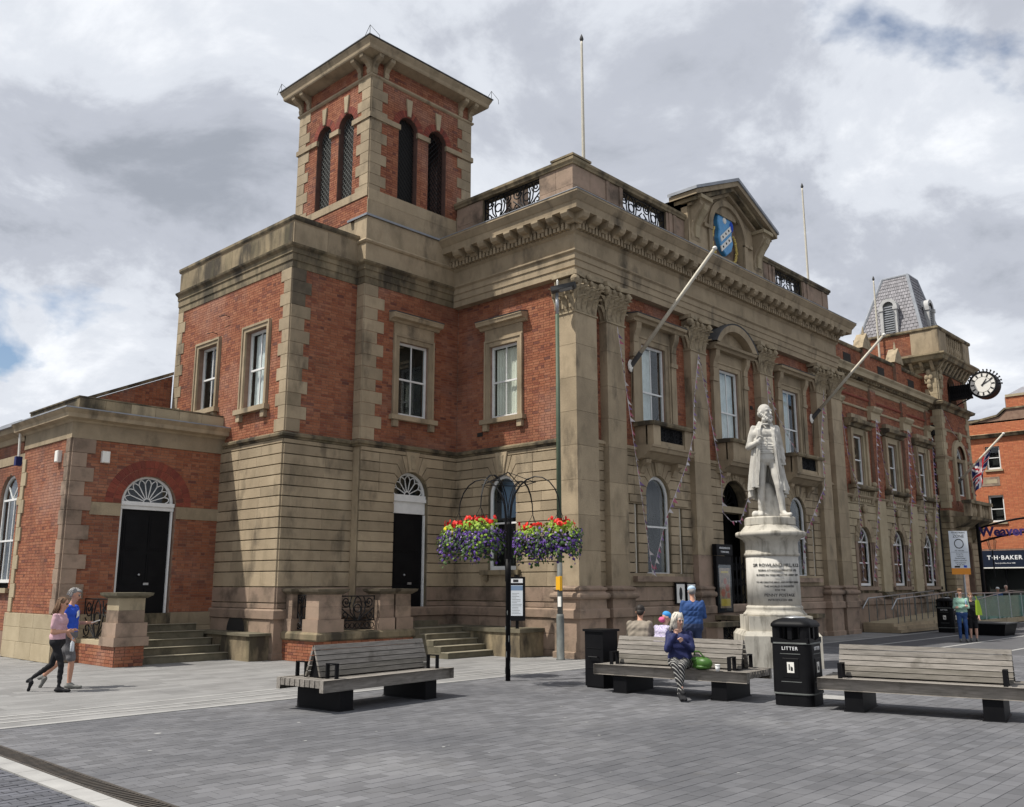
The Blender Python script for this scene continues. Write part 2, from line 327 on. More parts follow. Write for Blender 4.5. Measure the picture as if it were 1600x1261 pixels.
class Bricks:                                # brickwork of one building: the 300 that show largest are objects, the rest one part
    def __init__(s, root, mat, L=.225, H=.075, limit=300, joint=.011, proud=.009): s.root, s.mat, s.L, s.H, s.limit, s.j, s.p = root, mat, L, H, limit, joint, proud; s.items = []
    def lay(s, F, u0, u1, v0, v1, holes=(), w=0.0):
        n = int(round((v1 - v0) / s.H)); H = (v1 - v0) / n; j = s.j / 2
        for k in range(n):
            va = v0 + k * H; vb = va + H; L = s.L if k % 4 else s.L / 2
            off = (k % 2) * L / 2 + (L * .25 if k % 4 == 2 else 0)
            for a, b in spans(u0, u1, (va + vb) / 2, holes):
                i = math.floor((a - off) / L)
                while True:
                    p, q = off + i * L, off + (i + 1) * L; i += 1
                    if p >= b - .02: break
                    p, q = max(p, a), min(q, b)
                    if q - p > .03: s.items.append((F, p + j, q - j, va + j, vb - j, w))
    def finish(s):
        def score(it):
            F, a, b, c, d, w = it; P = F((a + b) / 2, w, (c + d) / 2); e = CAM - P
            return -(b - a) * abs(F.N.dot(e)) / e.length ** 2 * (1 if F.N.dot(e) > 0 else 0)
        s.items.sort(key=score); cache = {}
        for F, a, b, c, d, w in s.items[:s.limit]:
            key = (round(b - a, 3), round(d - c, 3), tuple(F.N)); me = cache.get(key)
            if me is None:
                m = MB(Fr((0, 0, 0), F.U, F.N)).cham(-(b - a) / 2, (b - a) / 2, 0, s.p, -(d - c) / 2, (d - c) / 2, .003)
                me = bpy.data.meshes.new('brick'); me.from_pydata([tuple(v) for v in m.v], [], m.f); me.materials.append(MATS[s.mat]); cache[key] = me
            o = bpy.data.objects.new('brick', me); o.location = F((a + b) / 2, w, (c + d) / 2); put(o, s.root)
        vs = []; fs = []; n = 0
        for F, a, b, c, d, w in s.items[s.limit:]:
            e = w + s.p; vs += [F(a, w, c), F(b, w, c), F(b, w, d), F(a, w, d), F(a, e, c), F(b, e, c), F(b, e, d), F(a, e, d)]
            fs += [(n + 4, n + 5, n + 6, n + 7), (n, n + 1, n + 5, n + 4), (n + 1, n + 2, n + 6, n + 5), (n + 2, n + 3, n + 7, n + 6), (n + 3, n, n + 4, n + 7)]; n += 8
        if vs:
            me = bpy.data.meshes.new('brickwork'); me.from_pydata([tuple(v) for v in vs], [], fs); me.materials.append(MATS[s.mat])
            put(bpy.data.objects.new('brickwork', me), s.root, kind='stuff')
class Blocks:                                # dressed stones of one building
    def __init__(s, root, limit=300): s.root, s.limit = root, limit; s.items = []
    def box(s, F, a0, a1, b0, b1, c0, c1, mat='stone', name='stone_block', k=.012, j=.006, ja=None):
        ja = j if ja is None else ja; s.items.append((MB(F).cham(a0 + ja, a1 - ja, b0, b1, c0 + j, c1 - j, k), mat, name, F((a0 + a1) / 2, b1, (c0 + c1) / 2), max(a1 - a0, c1 - c0), F))
    def poly(s, F, poly, b0, b1, mat='stone', name='stone_block', k=.012, j=.006):
        a = sum(p[0] for p in poly) / len(poly); c = sum(p[1] for p in poly) / len(poly)
        s.items.append((MB(F).chprism(inset(poly, j), b0, b1, k), mat, name, F(a, b1, c), max(max(p[0] for p in poly) - min(p[0] for p in poly), max(p[1] for p in poly) - min(p[1] for p in poly)), F))
    def finish(s, stuff='ashlar'):
        s.items.sort(key=lambda it: -it[4] * max(0, it[5].N.dot(CAM - it[3])) / (CAM - it[3]).length ** 2)
        for mb, mat, name, *_ in s.items[:s.limit]: mb.obj(name, mat, s.root)
        g = {}
        for mb, mat, *_ in s.items[s.limit:]:
            t = g.setdefault(mat, MB()); o = len(t.v); t.v += mb.v; t.f += [tuple(i + o for i in f) for f in mb.f]; t.mi += [0] * len(mb.f)
        for mat, t in g.items(): t.obj(stuff, mat, s.root, kind='stuff')
LINES = [2.18 + .2742 * i for i in range(13)]          # joints of the rusticated ground floor, up to 5.47
SPR = LINES[8]                                         # 4.374, springing line of its arches
def rusticate(BK, F, u0, u1, holes, arches, w0=.0, w1=.045, low=True, mat='stone', keyst=True, seed=0):
    rn = random.Random(seed); lines = ([1.24, 1.39, 1.79] if low else []) + LINES + [5.60]
    for c0, c1 in zip(lines, lines[1:]):
        ho = list(holes) + [hrect(a - (1.2 if c0 >= SPR - .01 else r), a + (1.2 if c0 >= SPR - .01 else r), vb if c0 < SPR - .01 else SPR - .01, 5.47) for a, r, vb in arches]
        pk = 'stone_pink' if (c1 < 2.0 and mat == 'stone') else mat
        for a, b in spans(u0, u1, (c0 + c1) / 2, ho):
            n = max(1, round((b - a) / rn.uniform(.85, 1.25))); cuts = [a] + [a + (b - a) * (i + rn.uniform(-.18, .18)) / n for i in range(1, n)] + [b]
            for p, q in zip(cuts, cuts[1:]): BK.box(F, p, q, w0, w1 + rn.uniform(-.002, .002), c0, c1, pk, k=.006, j=.013, ja=.0008)
    TH = [0, 22, 40, 56, 70]
    for ac, r, vb in arches:
        for sg in (-1, 1):
            def A(t): return (ac + sg * r * math.cos(R(t)), SPR + r * math.sin(R(t)))
            def T(t, z): return (ac + sg * (z - SPR) / math.tan(R(t)), z)
            for i in range(4):
                z0, z1 = LINES[8 + i], LINES[9 + i]; end = ac + sg * 1.2
                poly = [(end, z0)] + ([T(TH[i], z0)] if i else []) + [A(TH[i] + (TH[i + 1] - TH[i]) * k / 4) for k in range(5)] + [T(TH[i + 1], z1), (end, z1)]
                BK.poly(F, poly, w0, w1, mat, 'voussoir', k=.006, j=.010)
            BK.poly(F, [A(70), A(75), A(79), T(79, 5.47), T(70, 5.47)], w0, w1, mat, 'voussoir', k=.006, j=.008)
        if keyst:
            kp = [(ac - r * math.cos(R(79)), SPR + r * math.sin(R(79))), (ac, SPR + r), (ac + r * math.cos(R(79)), SPR + r * math.sin(R(79))), (ac + .26, 5.6), (ac - .26, 5.6)]
            BK.poly(F, kp, w0, w1 + .04, mat, 'keystone'); BK.poly(F, [(ac - .07, SPR + r + .06), (ac + .07, SPR + r + .06), (ac + .12, 5.5), (ac - .12, 5.5)], w1 + .03, w1 + .06, 'stone_carved', 'carved_panel')
def quoins(BK, F, edge, sg, v0, v1, h=.33, long=.55, short=.34, w0=0, w1=.03, mat='stone', flip=0, dark=None):
    n = int(round((v1 - v0) / h)); h = (v1 - v0) / n
    for i in range(n):
        l = long if (i + flip) % 2 else short; a, b = sorted((edge, edge + sg * l))
        BK.box(F, a, b, w0, w1, v0 + i * h, v0 + (i + 1) * h, (dark if dark and random.random() < .55 and i > n * .55 else mat), 'quoin', k=.008, j=.003)
def sash(root, F, uc, hw, vb, vt, spring=None, rec=.22, bars=1, meet=.5, curtain=None, mat='white_paint', fw=.07, name='window', arch_bars=False):
    r = hw; top = spring if spring else vt; b = MB(F); w0, w1 = -rec - .06, -rec
    b.box(uc - hw, uc - hw + fw, w0, w1, vb, top); b.box(uc + hw - fw, uc + hw, w0, w1, vb, top); b.box(uc - hw + fw, uc + hw - fw, w0, w1 + .02, vb, vb + fw * 1.3)
    if spring:
        o = arc(uc, spring, r, 0, math.pi, 20); i = arc(uc, spring, r - fw, 0, math.pi, 20); n = 21
        b.add([(p[0], w1, p[1]) for p in o] + [(p[0], w1, p[1]) for p in i] + [(p[0], w0, p[1]) for p in i], [(k, k + 1, n + k + 1, n + k) for k in range(20)] + [(n + k, n + k + 1, 2 * n + k + 1, 2 * n + k) for k in range(20)])
    else: b.box(uc - hw + fw, uc + hw - fw, w0, w1, vt - fw, vt)
    zm = vb + ((spring or vt) - vb) * meet; hi, lo = -rec - .015, -rec - .05
    b.box(uc - hw + fw, uc + hw - fw, lo, hi + .02, zm - .025, zm + .025)
    if spring and arch_bars: b.box(uc - hw + fw, uc + hw - fw, lo, hi + .01, spring - .03, spring + .03)
    xs = [uc - hw + fw + (2 * hw - 2 * fw) * (k + 1) / (bars + 1) for k in range(bars)]
    for x in xs: b.box(x - .017, x + .017, lo, hi, vb + fw, top - (0 if spring else fw))
    if spring and arch_bars:
        for t in (45, 135): b.tube([(uc, (lo + hi) / 2, spring), (uc + (r - .03) * math.cos(R(t)), (lo + hi) / 2, spring + (r - .03) * math.sin(R(t)))], .018, 4)
    fr = b.obj(name, mat, root); z1 = vt if not spring else spring + r
    rm = MB(F); x0, x1, wb = uc - hw - .02, uc + hw + .02, -rec - .55
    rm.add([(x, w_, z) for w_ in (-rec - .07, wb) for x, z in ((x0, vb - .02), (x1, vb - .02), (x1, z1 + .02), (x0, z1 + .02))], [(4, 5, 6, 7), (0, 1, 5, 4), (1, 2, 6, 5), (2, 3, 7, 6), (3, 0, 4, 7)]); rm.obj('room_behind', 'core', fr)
    cols = [uc - hw + fw] + xs + [uc + hw - fw]; g = -rec - .035
    for p, q in zip(cols, cols[1:]):
        MB(F).box(p, q, g - .004, g, vb + fw, zm - .02).obj('pane', 'glass', fr)
        if not spring: MB(F).box(p, q, g - .004, g, zm + .02, vt - fw).obj('pane', 'glass', fr)
    if spring:
        pl = [(uc - hw + fw, zm + .02), (uc + hw - fw, zm + .02)] + arc(uc, spring, r - fw, 0, math.pi, 16); MB(F).prism(pl, g - .004, g).obj('pane', 'glass', fr)
    if curtain:
        m = MB(F); c = uc - hw + fw; e = {'left': uc + hw * .25, 'full': uc + hw - fw, 'right': uc + hw - fw}[curtain[0]]
        if curtain[0] == 'right': c = uc - hw * .2
        st = curtain[1]; x = c; k = 0; t2 = (top if spring else vt) - fw
        while x < e - 1e-3:
            d = .03 * (k % 2); m.add([(x, g - .1 - d, vb + fw), (min(x + st, e), g - .1 - (.03 - d), vb + fw), (min(x + st, e), g - .1 - (.03 - d), t2), (x, g - .1 - d, t2)], [(0, 1, 2, 3)]); x += st; k += 1
        m.obj('curtain', curtain[2], fr)
    return fr
def fanlight(root, F, uc, r, spring, rec, mat='white_paint', petals=7, glass=True):
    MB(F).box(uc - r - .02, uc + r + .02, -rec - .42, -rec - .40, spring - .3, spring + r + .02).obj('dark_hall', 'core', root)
    b = MB(F); n = 24; o = arc(uc, spring, r, 0, math.pi, n); i = arc(uc, spring, r - .075, 0, math.pi, n); k = n + 1; w1, w0 = -rec, -rec - .06
    b.add([(p[0], w1, p[1]) for p in o] + [(p[0], w1, p[1]) for p in i] + [(p[0], w0, p[1]) for p in i], [(q, q + 1, k + q + 1, k + q) for q in range(n)] + [(k + q, k + q + 1, 2 * k + q + 1, 2 * k + q) for q in range(n)])
    rr = r - .075; wm = -rec - .03; st = math.pi / petals
    for q in range(petals + 1):
        a = st * q
        if 0 < q < petals: b.tube([(uc + .1 * math.cos(a), wm, spring + .1 * math.sin(a)), (uc + rr * .78 * math.cos(a), wm, spring + rr * .78 * math.sin(a))], .016, 4)
        if q < petals:
            am = a + st / 2; pts = []
            for t in range(7):
                th = a + st * t / 6; rad = rr * (.78 + .19 * math.sin(math.pi * t / 6)); pts.append((uc + rad * math.cos(th), wm, spring + rad * math.sin(th)))
            b.tube(pts, .016, 4)
    b.tube([(p[0], wm, p[1]) for p in arc(uc, spring, .1, 0, math.pi, 8)], .018, 4)
    f = b.obj('fanlight', mat, root)
    if glass: MB(F).prism([(uc - rr, spring)] + arc(uc, spring, rr, math.pi, 0, 16)[1:], wm - .012, wm - .008).obj('pane', 'glass', f)
    return f
def panel_door(root, F, uc, hw, vb, vt, rec, mat='black_paint', double=True, frame=True):
    b = MB(F); w = -rec - .04; b.box(uc - hw, uc + hw, w - .05, w, vb, vt); d = b.obj('door', mat, root)
    cs = [(uc - hw, uc - .012), (uc + .012, uc + hw)] if double else [(uc - hw, uc + hw)]
    for a, c in cs:
        H = vt - vb
        for f0, f1 in ((.04, .30), (.34, .60), (.64, .95)):
            m = MB(F); m.box(a + .09, c - .09, w - .002, w + .018, vb + H * f0, vb + H * f1); m.box(a + .14, c - .14, w + .016, w + .03, vb + H * f0 + .06, vb + H * f1 - .06); m.obj('door_panel', mat, d)
    MB(F).ell((uc - .08, w + .04, vb + (vt - vb) * .42), (.035, .035, .035), 8, 6).obj('door_knob', 'metal_grey', d, True)
    MB(F).box(uc + .06, uc + .2, w + .005, w + .03, vb + (vt - vb) * .33, vb + (vt - vb) * .35).obj('letter_plate', 'metal_grey', d)
    if frame:
        f = MB(F)
        for s in (-1, 1): a, c = sorted((uc + s * hw, uc + s * (hw + .05))); f.box(a, c, w - .06, w + .06, vb, vt)
        f.obj('door_frame', 'white_paint', d)
    return d
def spiral(cx, cy, r0, r1, a0, turns, n=18): return [(cx + (r0 + (r1 - r0) * i / n) * math.cos(a0 + turns * 2 * math.pi * i / n), cy + (r0 + (r1 - r0) * i / n) * math.sin(a0 + turns * 2 * math.pi * i / n)) for i in range(n + 1)]
def scroll_grille(root, F, u0, u1, v0, v1, w=0.0, t=.014, name='iron_grille', rails=True):
    m = MB(F); W, H = u1 - u0, v1 - v0; uc = (u0 + u1) / 2
    def ln(p): m.tube([(a, w, c) for a, c in p], t, 5)
    if rails: ln([(u0, v0 + t), (u1, v0 + t)]); ln([(u0, v1 - t), (u1, v1 - t)])
    ln([(u0 + t, v0), (u0 + t, v1)]); ln([(u1 - t, v0), (u1 - t, v1)])
    k = max(1, round(W / (H * 1.75))); cw = W / k
    for c in range(k):
        x0 = u0 + c * cw; xc = x0 + cw / 2
        for s in (-1, 1):
            R1 = min(H * .24, cw * .2)
            ln(spiral(xc + s * cw * .33, v1 - R1 * 1.05, R1 * .95, R1 * .12, math.pi * (.5 + .5 * s), s * 1.6, 22))
            ln(spiral(xc + s * cw * .36, v0 + R1 * .95, R1 * .85, R1 * .15, math.pi * (.5 - .5 * s) , -s * 1.4, 20))
            ln([(xc + s * cw * .02, v0 + .02), (xc + s * cw * .10, v0 + H * .3), (xc + s * cw * .13, v0 + H * .6), (xc + s * cw * .08, v0 + H * .85), (xc, v1 - .03)])
            ln([(xc + s * cw * .03, v0 + .02), (xc + s * cw * .2, v0 + H * .35), (xc + s * cw * .24, v0 + H * .7), (xc + s * cw * .17, v0 + H * .95)])
            ln([(xc + s * cw * .05, v0 + .02), (xc + s * cw * .28, v0 + H * .28), (xc + s * cw * .46, v0 + H * .5)])
        ln(arc(xc, v0 + H * .5, H * .16, 0, 2 * math.pi, 12))
    return m.obj(name, 'iron', root)
def capital(root, F, a0, a1, b1, c0, c1, b0=0.0, sides='lfr'):    # carved leaf capital on a pilaster
    H = c1 - c0; m = MB(F); k = .10
    m.add([(a0, b0, c0), (a1, b0, c0), (a1, b1, c0), (a0, b1, c0), (a0 - k * .6, b0, c1 - .16), (a1 + k * .6, b0, c1 - .16), (a1 + k * .6, b1 + k * .6, c1 - .16), (a0 - k * .6, b1 + k * .6, c1 - .16)],
          [(0, 1, 2, 3), (4, 5, 6, 7), (0, 1, 5, 4), (1, 2, 6, 5), (2, 3, 7, 6), (3, 0, 4, 7)])
    m.box(a0 - .03, a1 + .03, b0, b1 + .03, c0 - .05, c0)
    ab = c1 - .13; q = .17; mid = (a0 + a1) / 2            # abacus with hollow sides and horned corners
    pl = [(a0 - q, b0), (a0 - q, b1 + q * .4), (a0 - q * .8, b1 + q), (a0 - q * .2, b1 + q * .9), (mid - .1, b1 + q * .42), (mid + .1, b1 + q * .42), (a1 + q * .2, b1 + q * .9), (a1 + q * .8, b1 + q), (a1 + q, b1 + q * .4), (a1 + q, b0)]
    m.prism(pl, ab, c1, 'c')
    def leaf(p, out, side, h, wd):
        P, O, S_ = Vector(p), Vector(out), Vector(side); pr = [(0, .012, .5), (.45, .04, 1), (.78, .09, .95), (.97, .15, .75), (1.0, .19, .5), (.9, .20, .25)]; vs = []
        for f, o, ww in pr:
            z = h * f
            for s in (-1, 0, 1): v = P + O * (o * (1.5 if s == 0 else .7) * (h / .38)) + S_ * (s * wd * ww / 2) + Vector((0, 0, z)); vs.append(tuple(v))
        m.add(vs, [(3 * i + s, 3 * i + s + 1, 3 * i + s + 4, 3 * i + s + 3) for i in range(5) for s in (0, 1)])
    def face(o, d, nrm, Wd):
        n = max(2, round(Wd / .23))
        for row, hh, z in ((0, .40, c0 + .02), (1, .40, c0 + .30)):
            cnt = n if row == 0 else n + 1
            for i in range(cnt):
                f = (i + .5) / n if row == 0 else i / n
                leaf((o[0] + d[0] * f * Wd, o[1] + d[1] * f * Wd, z), (*nrm, 0), (*d, 0), hh * H / 1.1, Wd / n * .95)
    face((a0, b1), (1, 0), (0, 1), a1 - a0); face((a0, b0), (0, 1), (-1, 0), b1 - b0); face((a1, b0), (0, 1), (1, 0), b1 - b0)
    for s, x in ((-1, a0), (1, a1)):                       # corner volutes and the rosette
        for rr, dep in ((.13, .05), (.085, .07), (.04, .09)):
            cx, cy = x + s * .10, b1 + .09; pts = []
            m.ell((cx, cy, ab - .12), (rr, .05 + dep, rr), 10, 6, Matrix.Rotation(s * -.78, 3, 'Z'))
        m.tube([(x + s * -.12, b1 + .03, c0 + H * .5), (x + s * -.02, b1 + .07, c0 + H * .66), (x + s * .07, b1 + .12, ab - .03)], .028, 5)
    m.ell((mid, b1 + .13, ab + .04), (.09, .06, .09), 8, 6)
    for s in (-1, 1): m.ell((mid + s * .14, b1 + .09, ab - .10), (.075, .06, .075), 8, 6)
    return m.obj('capital', 'stone_carved', root)
def text(root, body, size, mat, name='lettering', ext=.004, align='CENTER', spacing=1.0, sx=1.0, bold=0.0):
    cu = bpy.data.curves.new('t', 'FONT'); cu.body = body; cu.size = size; cu.extrude = ext; cu.align_x = align; cu.align_y = 'CENTER'; cu.resolution_u = 3; cu.space_character = spacing; cu.offset = bold
    o = bpy.data.objects.new('t', cu); COL.objects.link(o); bpy.context.view_layer.update()
    me = bpy.data.meshes.new_from_object(o.evaluated_get(bpy.context.evaluated_depsgraph_get())); bpy.data.objects.remove(o); bpy.data.curves.remove(cu)
    for v in me.vertices: v.co.x *= sx
    me.materials.clear(); me.materials.append(MATS[mat]); return me
def place_text(root, me, F, a, b, c, name='lettering', rot=0.0):   # letters upright on a wall frame, reading along the viewer's left to right
    right = F.U if F.N.cross(F.U).z > 0 else -F.U
    for v in me.vertices:
        p = F(a, b, c) + right * v.co.x + Vector((0, 0, v.co.y)) + F.N * v.co.z; v.co = p
    me.update(); return put(bpy.data.objects.new(name, me), root)
# ------------------------------------------------------------------ the square
def struct(o): o['kind'] = 'structure'; return o
g = MB(); g.add([(-600, -600, -.03), (600, -600, -.03), (600, 600, -.03), (-600, 600, -.03)], [(0, 1, 2, 3)]); struct(g.obj('ground', 'asphalt'))
def inview(x, y, mg=90):
    v = Vector((x, y, 0)) - CAM; f = Vector((math.cos(R(43.44)), math.sin(R(43.44)), 0)); r = Vector((f.y, -f.x, 0)); d = v.dot(f)
    return d > 4 and abs(v.dot(r) / d) < .5637 + .03
def lay(name, piece, x0, x1, y0, y1, L, Wd, mat, bed, zt=0.0, bond=.5, jit=.0, joint=.006, limit=300, skip=lambda x, y: False, seed=1, vary=0.0):
    rn = random.Random(seed); b = MB(); b.add([(x0, y0, zt - .009), (x1, y0, zt - .009), (x1, y1, zt - .009), (x0, y1, zt - .009)], [(0, 1, 2, 3)]); root = struct(b.obj(name, bed))
    items = []; n = int((y1 - y0) / Wd)
    for k in range(n):
        ya = y0 + k * Wd; x = x0 - rn.random() * L if bond is None else x0 - (k % 2) * L * bond
        while x < x1:
            l = L * (1 + rn.uniform(-vary, vary)); p, q = max(x, x0), min(x + l, x1); x += l
            if q - p < .03 or not inview((p + q) / 2, ya) or skip((p + q) / 2, ya + Wd / 2): continue
            items.append((p + joint / 2, q - joint / 2, ya + joint / 2, ya + Wd - joint / 2, zt + rn.uniform(-jit, jit)))
    items.sort(key=lambda i: (i[0] - CAM.x) ** 2 + (i[2] - CAM.y) ** 2)
    cache = {}
    for a, b_, c, d, z in items[:limit]:
        key = (round(b_ - a, 3), round(d - c, 3)); me = cache.get(key)
        if me is None:
            m = MB(Fr((0, 0, 0), (1, 0, 0), (0, 1, 0))); u, v, k = (b_ - a) / 2, (d - c) / 2, .003
            m.add([(-u, -v, -.02), (u, -v, -.02), (u, v, -.02), (-u, v, -.02), (-u, -v, -k), (u, -v, -k), (u, v, -k), (-u, v, -k), (-u + k, -v + k, 0), (u - k, -v + k, 0), (u - k, v - k, 0), (-u + k, v - k, 0)],
                  [(8, 9, 10, 11)] + [(i, (i + 1) % 4, 4 + (i + 1) % 4, 4 + i) for i in range(4)] + [(4 + i, 4 + (i + 1) % 4, 8 + (i + 1) % 4, 8 + i) for i in range(4)])
            me = bpy.data.meshes.new(piece); me.from_pydata([tuple(t) for t in m.v], [], m.f); me.materials.append(MATS[mat]); cache[key] = me
        o = bpy.data.objects.new(piece, me); o.location = ((a + b_) / 2, (c + d) / 2, z); put(o, root)
    if len(items) > limit:
        m = MB()
        for a, b_, c, d, z in items[limit:]:
            m.add([(a, c, z - .012), (b_, c, z - .012), (b_, d, z - .012), (a, d, z - .012), (a, c, z), (b_, c, z), (b_, d, z), (a, d, z)], [(4, 5, 6, 7), (0, 1, 5, 4), (1, 2, 6, 5), (2, 3, 7, 6), (3, 0, 4, 7)])
        m.obj(piece + 's', mat, root, kind='stuff')
    return root
lay('square_paving', 'paving_block', -14.36, 9, -14.5, -1.62, .24, .16, 'paving', 'paving_bed', jit=.0012, seed=3, vary=0)
lay('footway', 'flagstone', -16.5, 18, -1.5, 12.6, .62, .30, 'flags', 'flag_bed', bond=None, jit=.001, seed=5, vary=.25, limit=300,
    skip=lambda x, y: (x > 0 and y > .4) or (x > -5.3 and y > 5) or (x > -9.6 and y > 8.4))
lay('road_setts', 'sett', -17.5, -14.84, -13, 2.0, .20, .10, 'setts', 'paving_bed', jit=.003, joint=.012, seed=7)
b = MB(); b.box(-16.5, 40, -1.62, -1.50, -.02, .0015); struct(b.obj('pale_kerb_line', 'pale_strip'))
for i, (yy, am) in enumerate(((-1.12, .10), (-.72, .13), (-.30, .09))):   # thin wavering pale lines laid in the footway
    m = MB(); xs = [-16 + .5 * k for k in range(36)]
    top = [(x, yy + am * math.sin(x * .8 + i * 1.3) + .035 * x * .2) for x in xs]
    for (xa, ya), (xb, yb) in zip(top, top[1:]): m.add([(xa, ya, .004), (xb, yb, .004), (xb, yb + .085, .004), (xa, ya + .085, .004)], [(0, 1, 2, 3)])
    struct(m.obj('pale_inlay_line', 'pale_strip'))
b = MB()
for k in range(24): b.box(-14.82, -14.605, -12 + k * .6, -12 + k * .6 + .593, -.02, .002)
struct(b.obj('pale_edging', 'pale_strip'))
d = MB(); d.box(-14.6, -14.36, -12, 3, -.06, -.028); dr = struct(d.obj('drain_channel', 'core'))
for s in (-14.6, -14.39): MB().box(s, s + .03, -12, 3, -.05, .003).obj('drain_rim', 'drain', dr)
m = MB()
for k in range(215): yb = -12 + k * .07; m.box(-14.57, -14.39, yb, yb + .034, -.02, .001)
m.obj('drain_bars', 'drain', dr, kind='stuff')
# road and kerb further along the front, chewing gum and litter specks on the paving
b = MB(); b.box(9.0, 60, -30, -1.62, -.029, -.004); struct(b.obj('street', 'asphalt'))
for i in range(4):
    b = MB(); b.box(9.0, 50, -3.2 - i * 1.9, -3.08 - i * 1.9, -.003, .001); struct(b.obj('street_band', 'pale_strip'))
rn = random.Random(4); m = MB()
for i in range(60):
    x, y = rn.uniform(-13.5, 2), rn.uniform(-11, -1.8)
    if not inview(x, y): continue
    r = rn.uniform(.012, .03) * (1.8 if rn.random() < .12 else 1); n = 7; m.add([(x + r * rn.uniform(.6, 1.2) * math.cos(6.283 * k / n), y + r * rn.uniform(.6, 1.2) * math.sin(6.283 * k / n), .0035) for k in range(n)], [tuple(range(n))])
m.obj('trodden_gum', 'gum', None, kind='stuff', label='pale chewing gum spots trodden into the grey paving', category='gum')
# ------------------------------------------------------------------ the town hall
TH = thing('town_hall', 'two storey brick and sandstone town hall with pilasters, pediment and square belfry tower', 'building', (0, 0, 0))
FR = Fr((0, .35, 0), (1, 0, 0), (0, -1, 0)); SD = Fr((.35, 0, 0), (0, 1, 0), (-1, 0, 0)); TW = Fr((0, 5.04, 0), (1, 0, 0), (0, -1, 0))
WF = Fr((0, 5.39, 0), (1, 0, 0), (0, -1, 0)); WS = Fr((-5.47, 0, 0), (0, 1, 0), (-1, 0, 0)); TF = Fr((0, 5.12, 0), (1, 0, 0), (0, -1, 0)); TL = Fr((-3.24, 0, 0), (0, 1, 0), (-1, 0, 0))
BRK = Bricks(TH, 'brick'); STN = Blocks(TH)
XB, XT = 16.92, 8.5                                    # right end and centre line of the front
BAYS = [4.05, 8.5, 12.95]; PIL = [(1.46, 2.30), (5.80, 6.72), (10.28, 11.20), (14.70, 15.54)]
# inner core keeps light out of the rooms
c = MB(); c.box(1.0, 16.4, 1.3, 13, 0, 12.3); c.box(-4.9, .99, 6.1, 11.8, 0, 11.3); c.box(-2.9, .99, 5.75, 6.09, 0, 12.1); c.obj('inner_core', 'core', TH)
# --- upper brick walls
hs = [hrect(2.46, 3.60, 6.62, 8.82)]; ht = [hrect(-2.02, -.88, 6.62, 8.82)]; hws = [hrect(6.45, 7.55, 6.62, 8.85), hrect(9.15, 10.25, 6.9, 8.85)]; hf = [hrect(b - .62, b + .62, 6.45, 8.95) for b in BAYS]
m = MB(SD); sheet(m, .5, 5.04, 5.7, 10.4, hs); m.obj('upper_wall', 'mortar', TH); BRK.lay(SD, .5, 5.03, 5.75, 10.32, [hrect(a - .2, b + .2, c0 - .1, d + .25) for _, a, b, c0, d in hs])
m = MB(TW); sheet(m, -3.3, .35, 5.7, 10.4, ht); m.obj('upper_wall', 'mortar', TH); BRK.lay(TW, -3.3, .34, 5.75, 10.32, [hrect(a - .2, b + .2, c0 - .1, d + .25) for _, a, b, c0, d in ht])
m = MB(WF); sheet(m, -5.47, -3.3, 5.7, 10.4); m.obj('upper_wall', 'mortar', TH); BRK.lay(WF, -5.46, -3.3, 5.75, 10.32)
m = MB(WS); sheet(m, 5.39, 11.8, 5.7, 10.4, hws); m.obj('upper_wall', 'mortar', TH); BRK.lay(WS, 5.4, 11.8, 5.75, 10.32, [hrect(a - .18, b + .18, c0 - .1, d + .18) for _, a, b, c0, d in hws])
m = MB(FR); sheet(m, .5, XB - .3, 5.7, 10.4, hf); m.obj('upper_wall', 'mortar', TH); BRK.lay(FR, 1.0, XB - .95, 5.75, 10.32, [hrect(a - .2, b + .2, c0 - .1, d + .25) for _, a, b, c0, d in hf])
MB().box(-3.3, -3.25, 5.04, 5.4, 0, 10.4).obj('wall_return', 'stone', TH)
# --- ground floor stone
DOOR = (-1.46, .64, .72)
gw_side = (3.05, .56, 2.25)
def gf(F, u0, u1, holes, arches, seed, w=.04):
    m = MB(F); sheet(m, u0, u1, 0, 5.72, holes + [harch(a, r, vb, SPR) for a, r, vb in arches], w=w, depth=.35); m.obj('ground_floor_wall', 'stone_dirty', TH)
    rusticate(STN, F, u0, u1, holes, arches, w, w + .045, seed=seed)
gf(SD, .4, 5.0, [], [gw_side], 1); gf(TW, -3.3, .31, [], [DOOR], 2); gf(WF, -5.51, -3.3, [], [], 3); gf(WS, 5.35, 8.6, [], [], 4)
for i, b in enumerate(BAYS):
    u0 = [2.30, 6.72, 11.20][i]; u1 = [5.80, 10.28, 14.70][i]
    if i == 1: gf(FR, u0, u1, [], [(b, .85, .75)], 11)
    else: gf(FR, u0, u1, [hrect(b - 1.22, b - 1.06, 2.1, 4.15), hrect(b + 1.06, b + 1.22, 2.1, 4.15)], [(b, .62, 2.08)], 10 + i)
MB(FR).box(1.0, 1.46, -.1, .04, 0, 5.7).obj('wall_strip', 'stone', TH); MB(FR).box(15.54, 16.0, -.1, .04, 0, 5.7).obj('wall_strip', 'stone', TH)
for a0, a1 in ((1.0, 1.46), (15.54, 16.0)):
    for c0, c1 in zip([1.24, 1.79] + LINES, [1.79] + LINES + [5.6]): STN.box(FR, a0, a1, .04, .08, c0, c1, 'stone', k=.006, j=.013, ja=.0008)
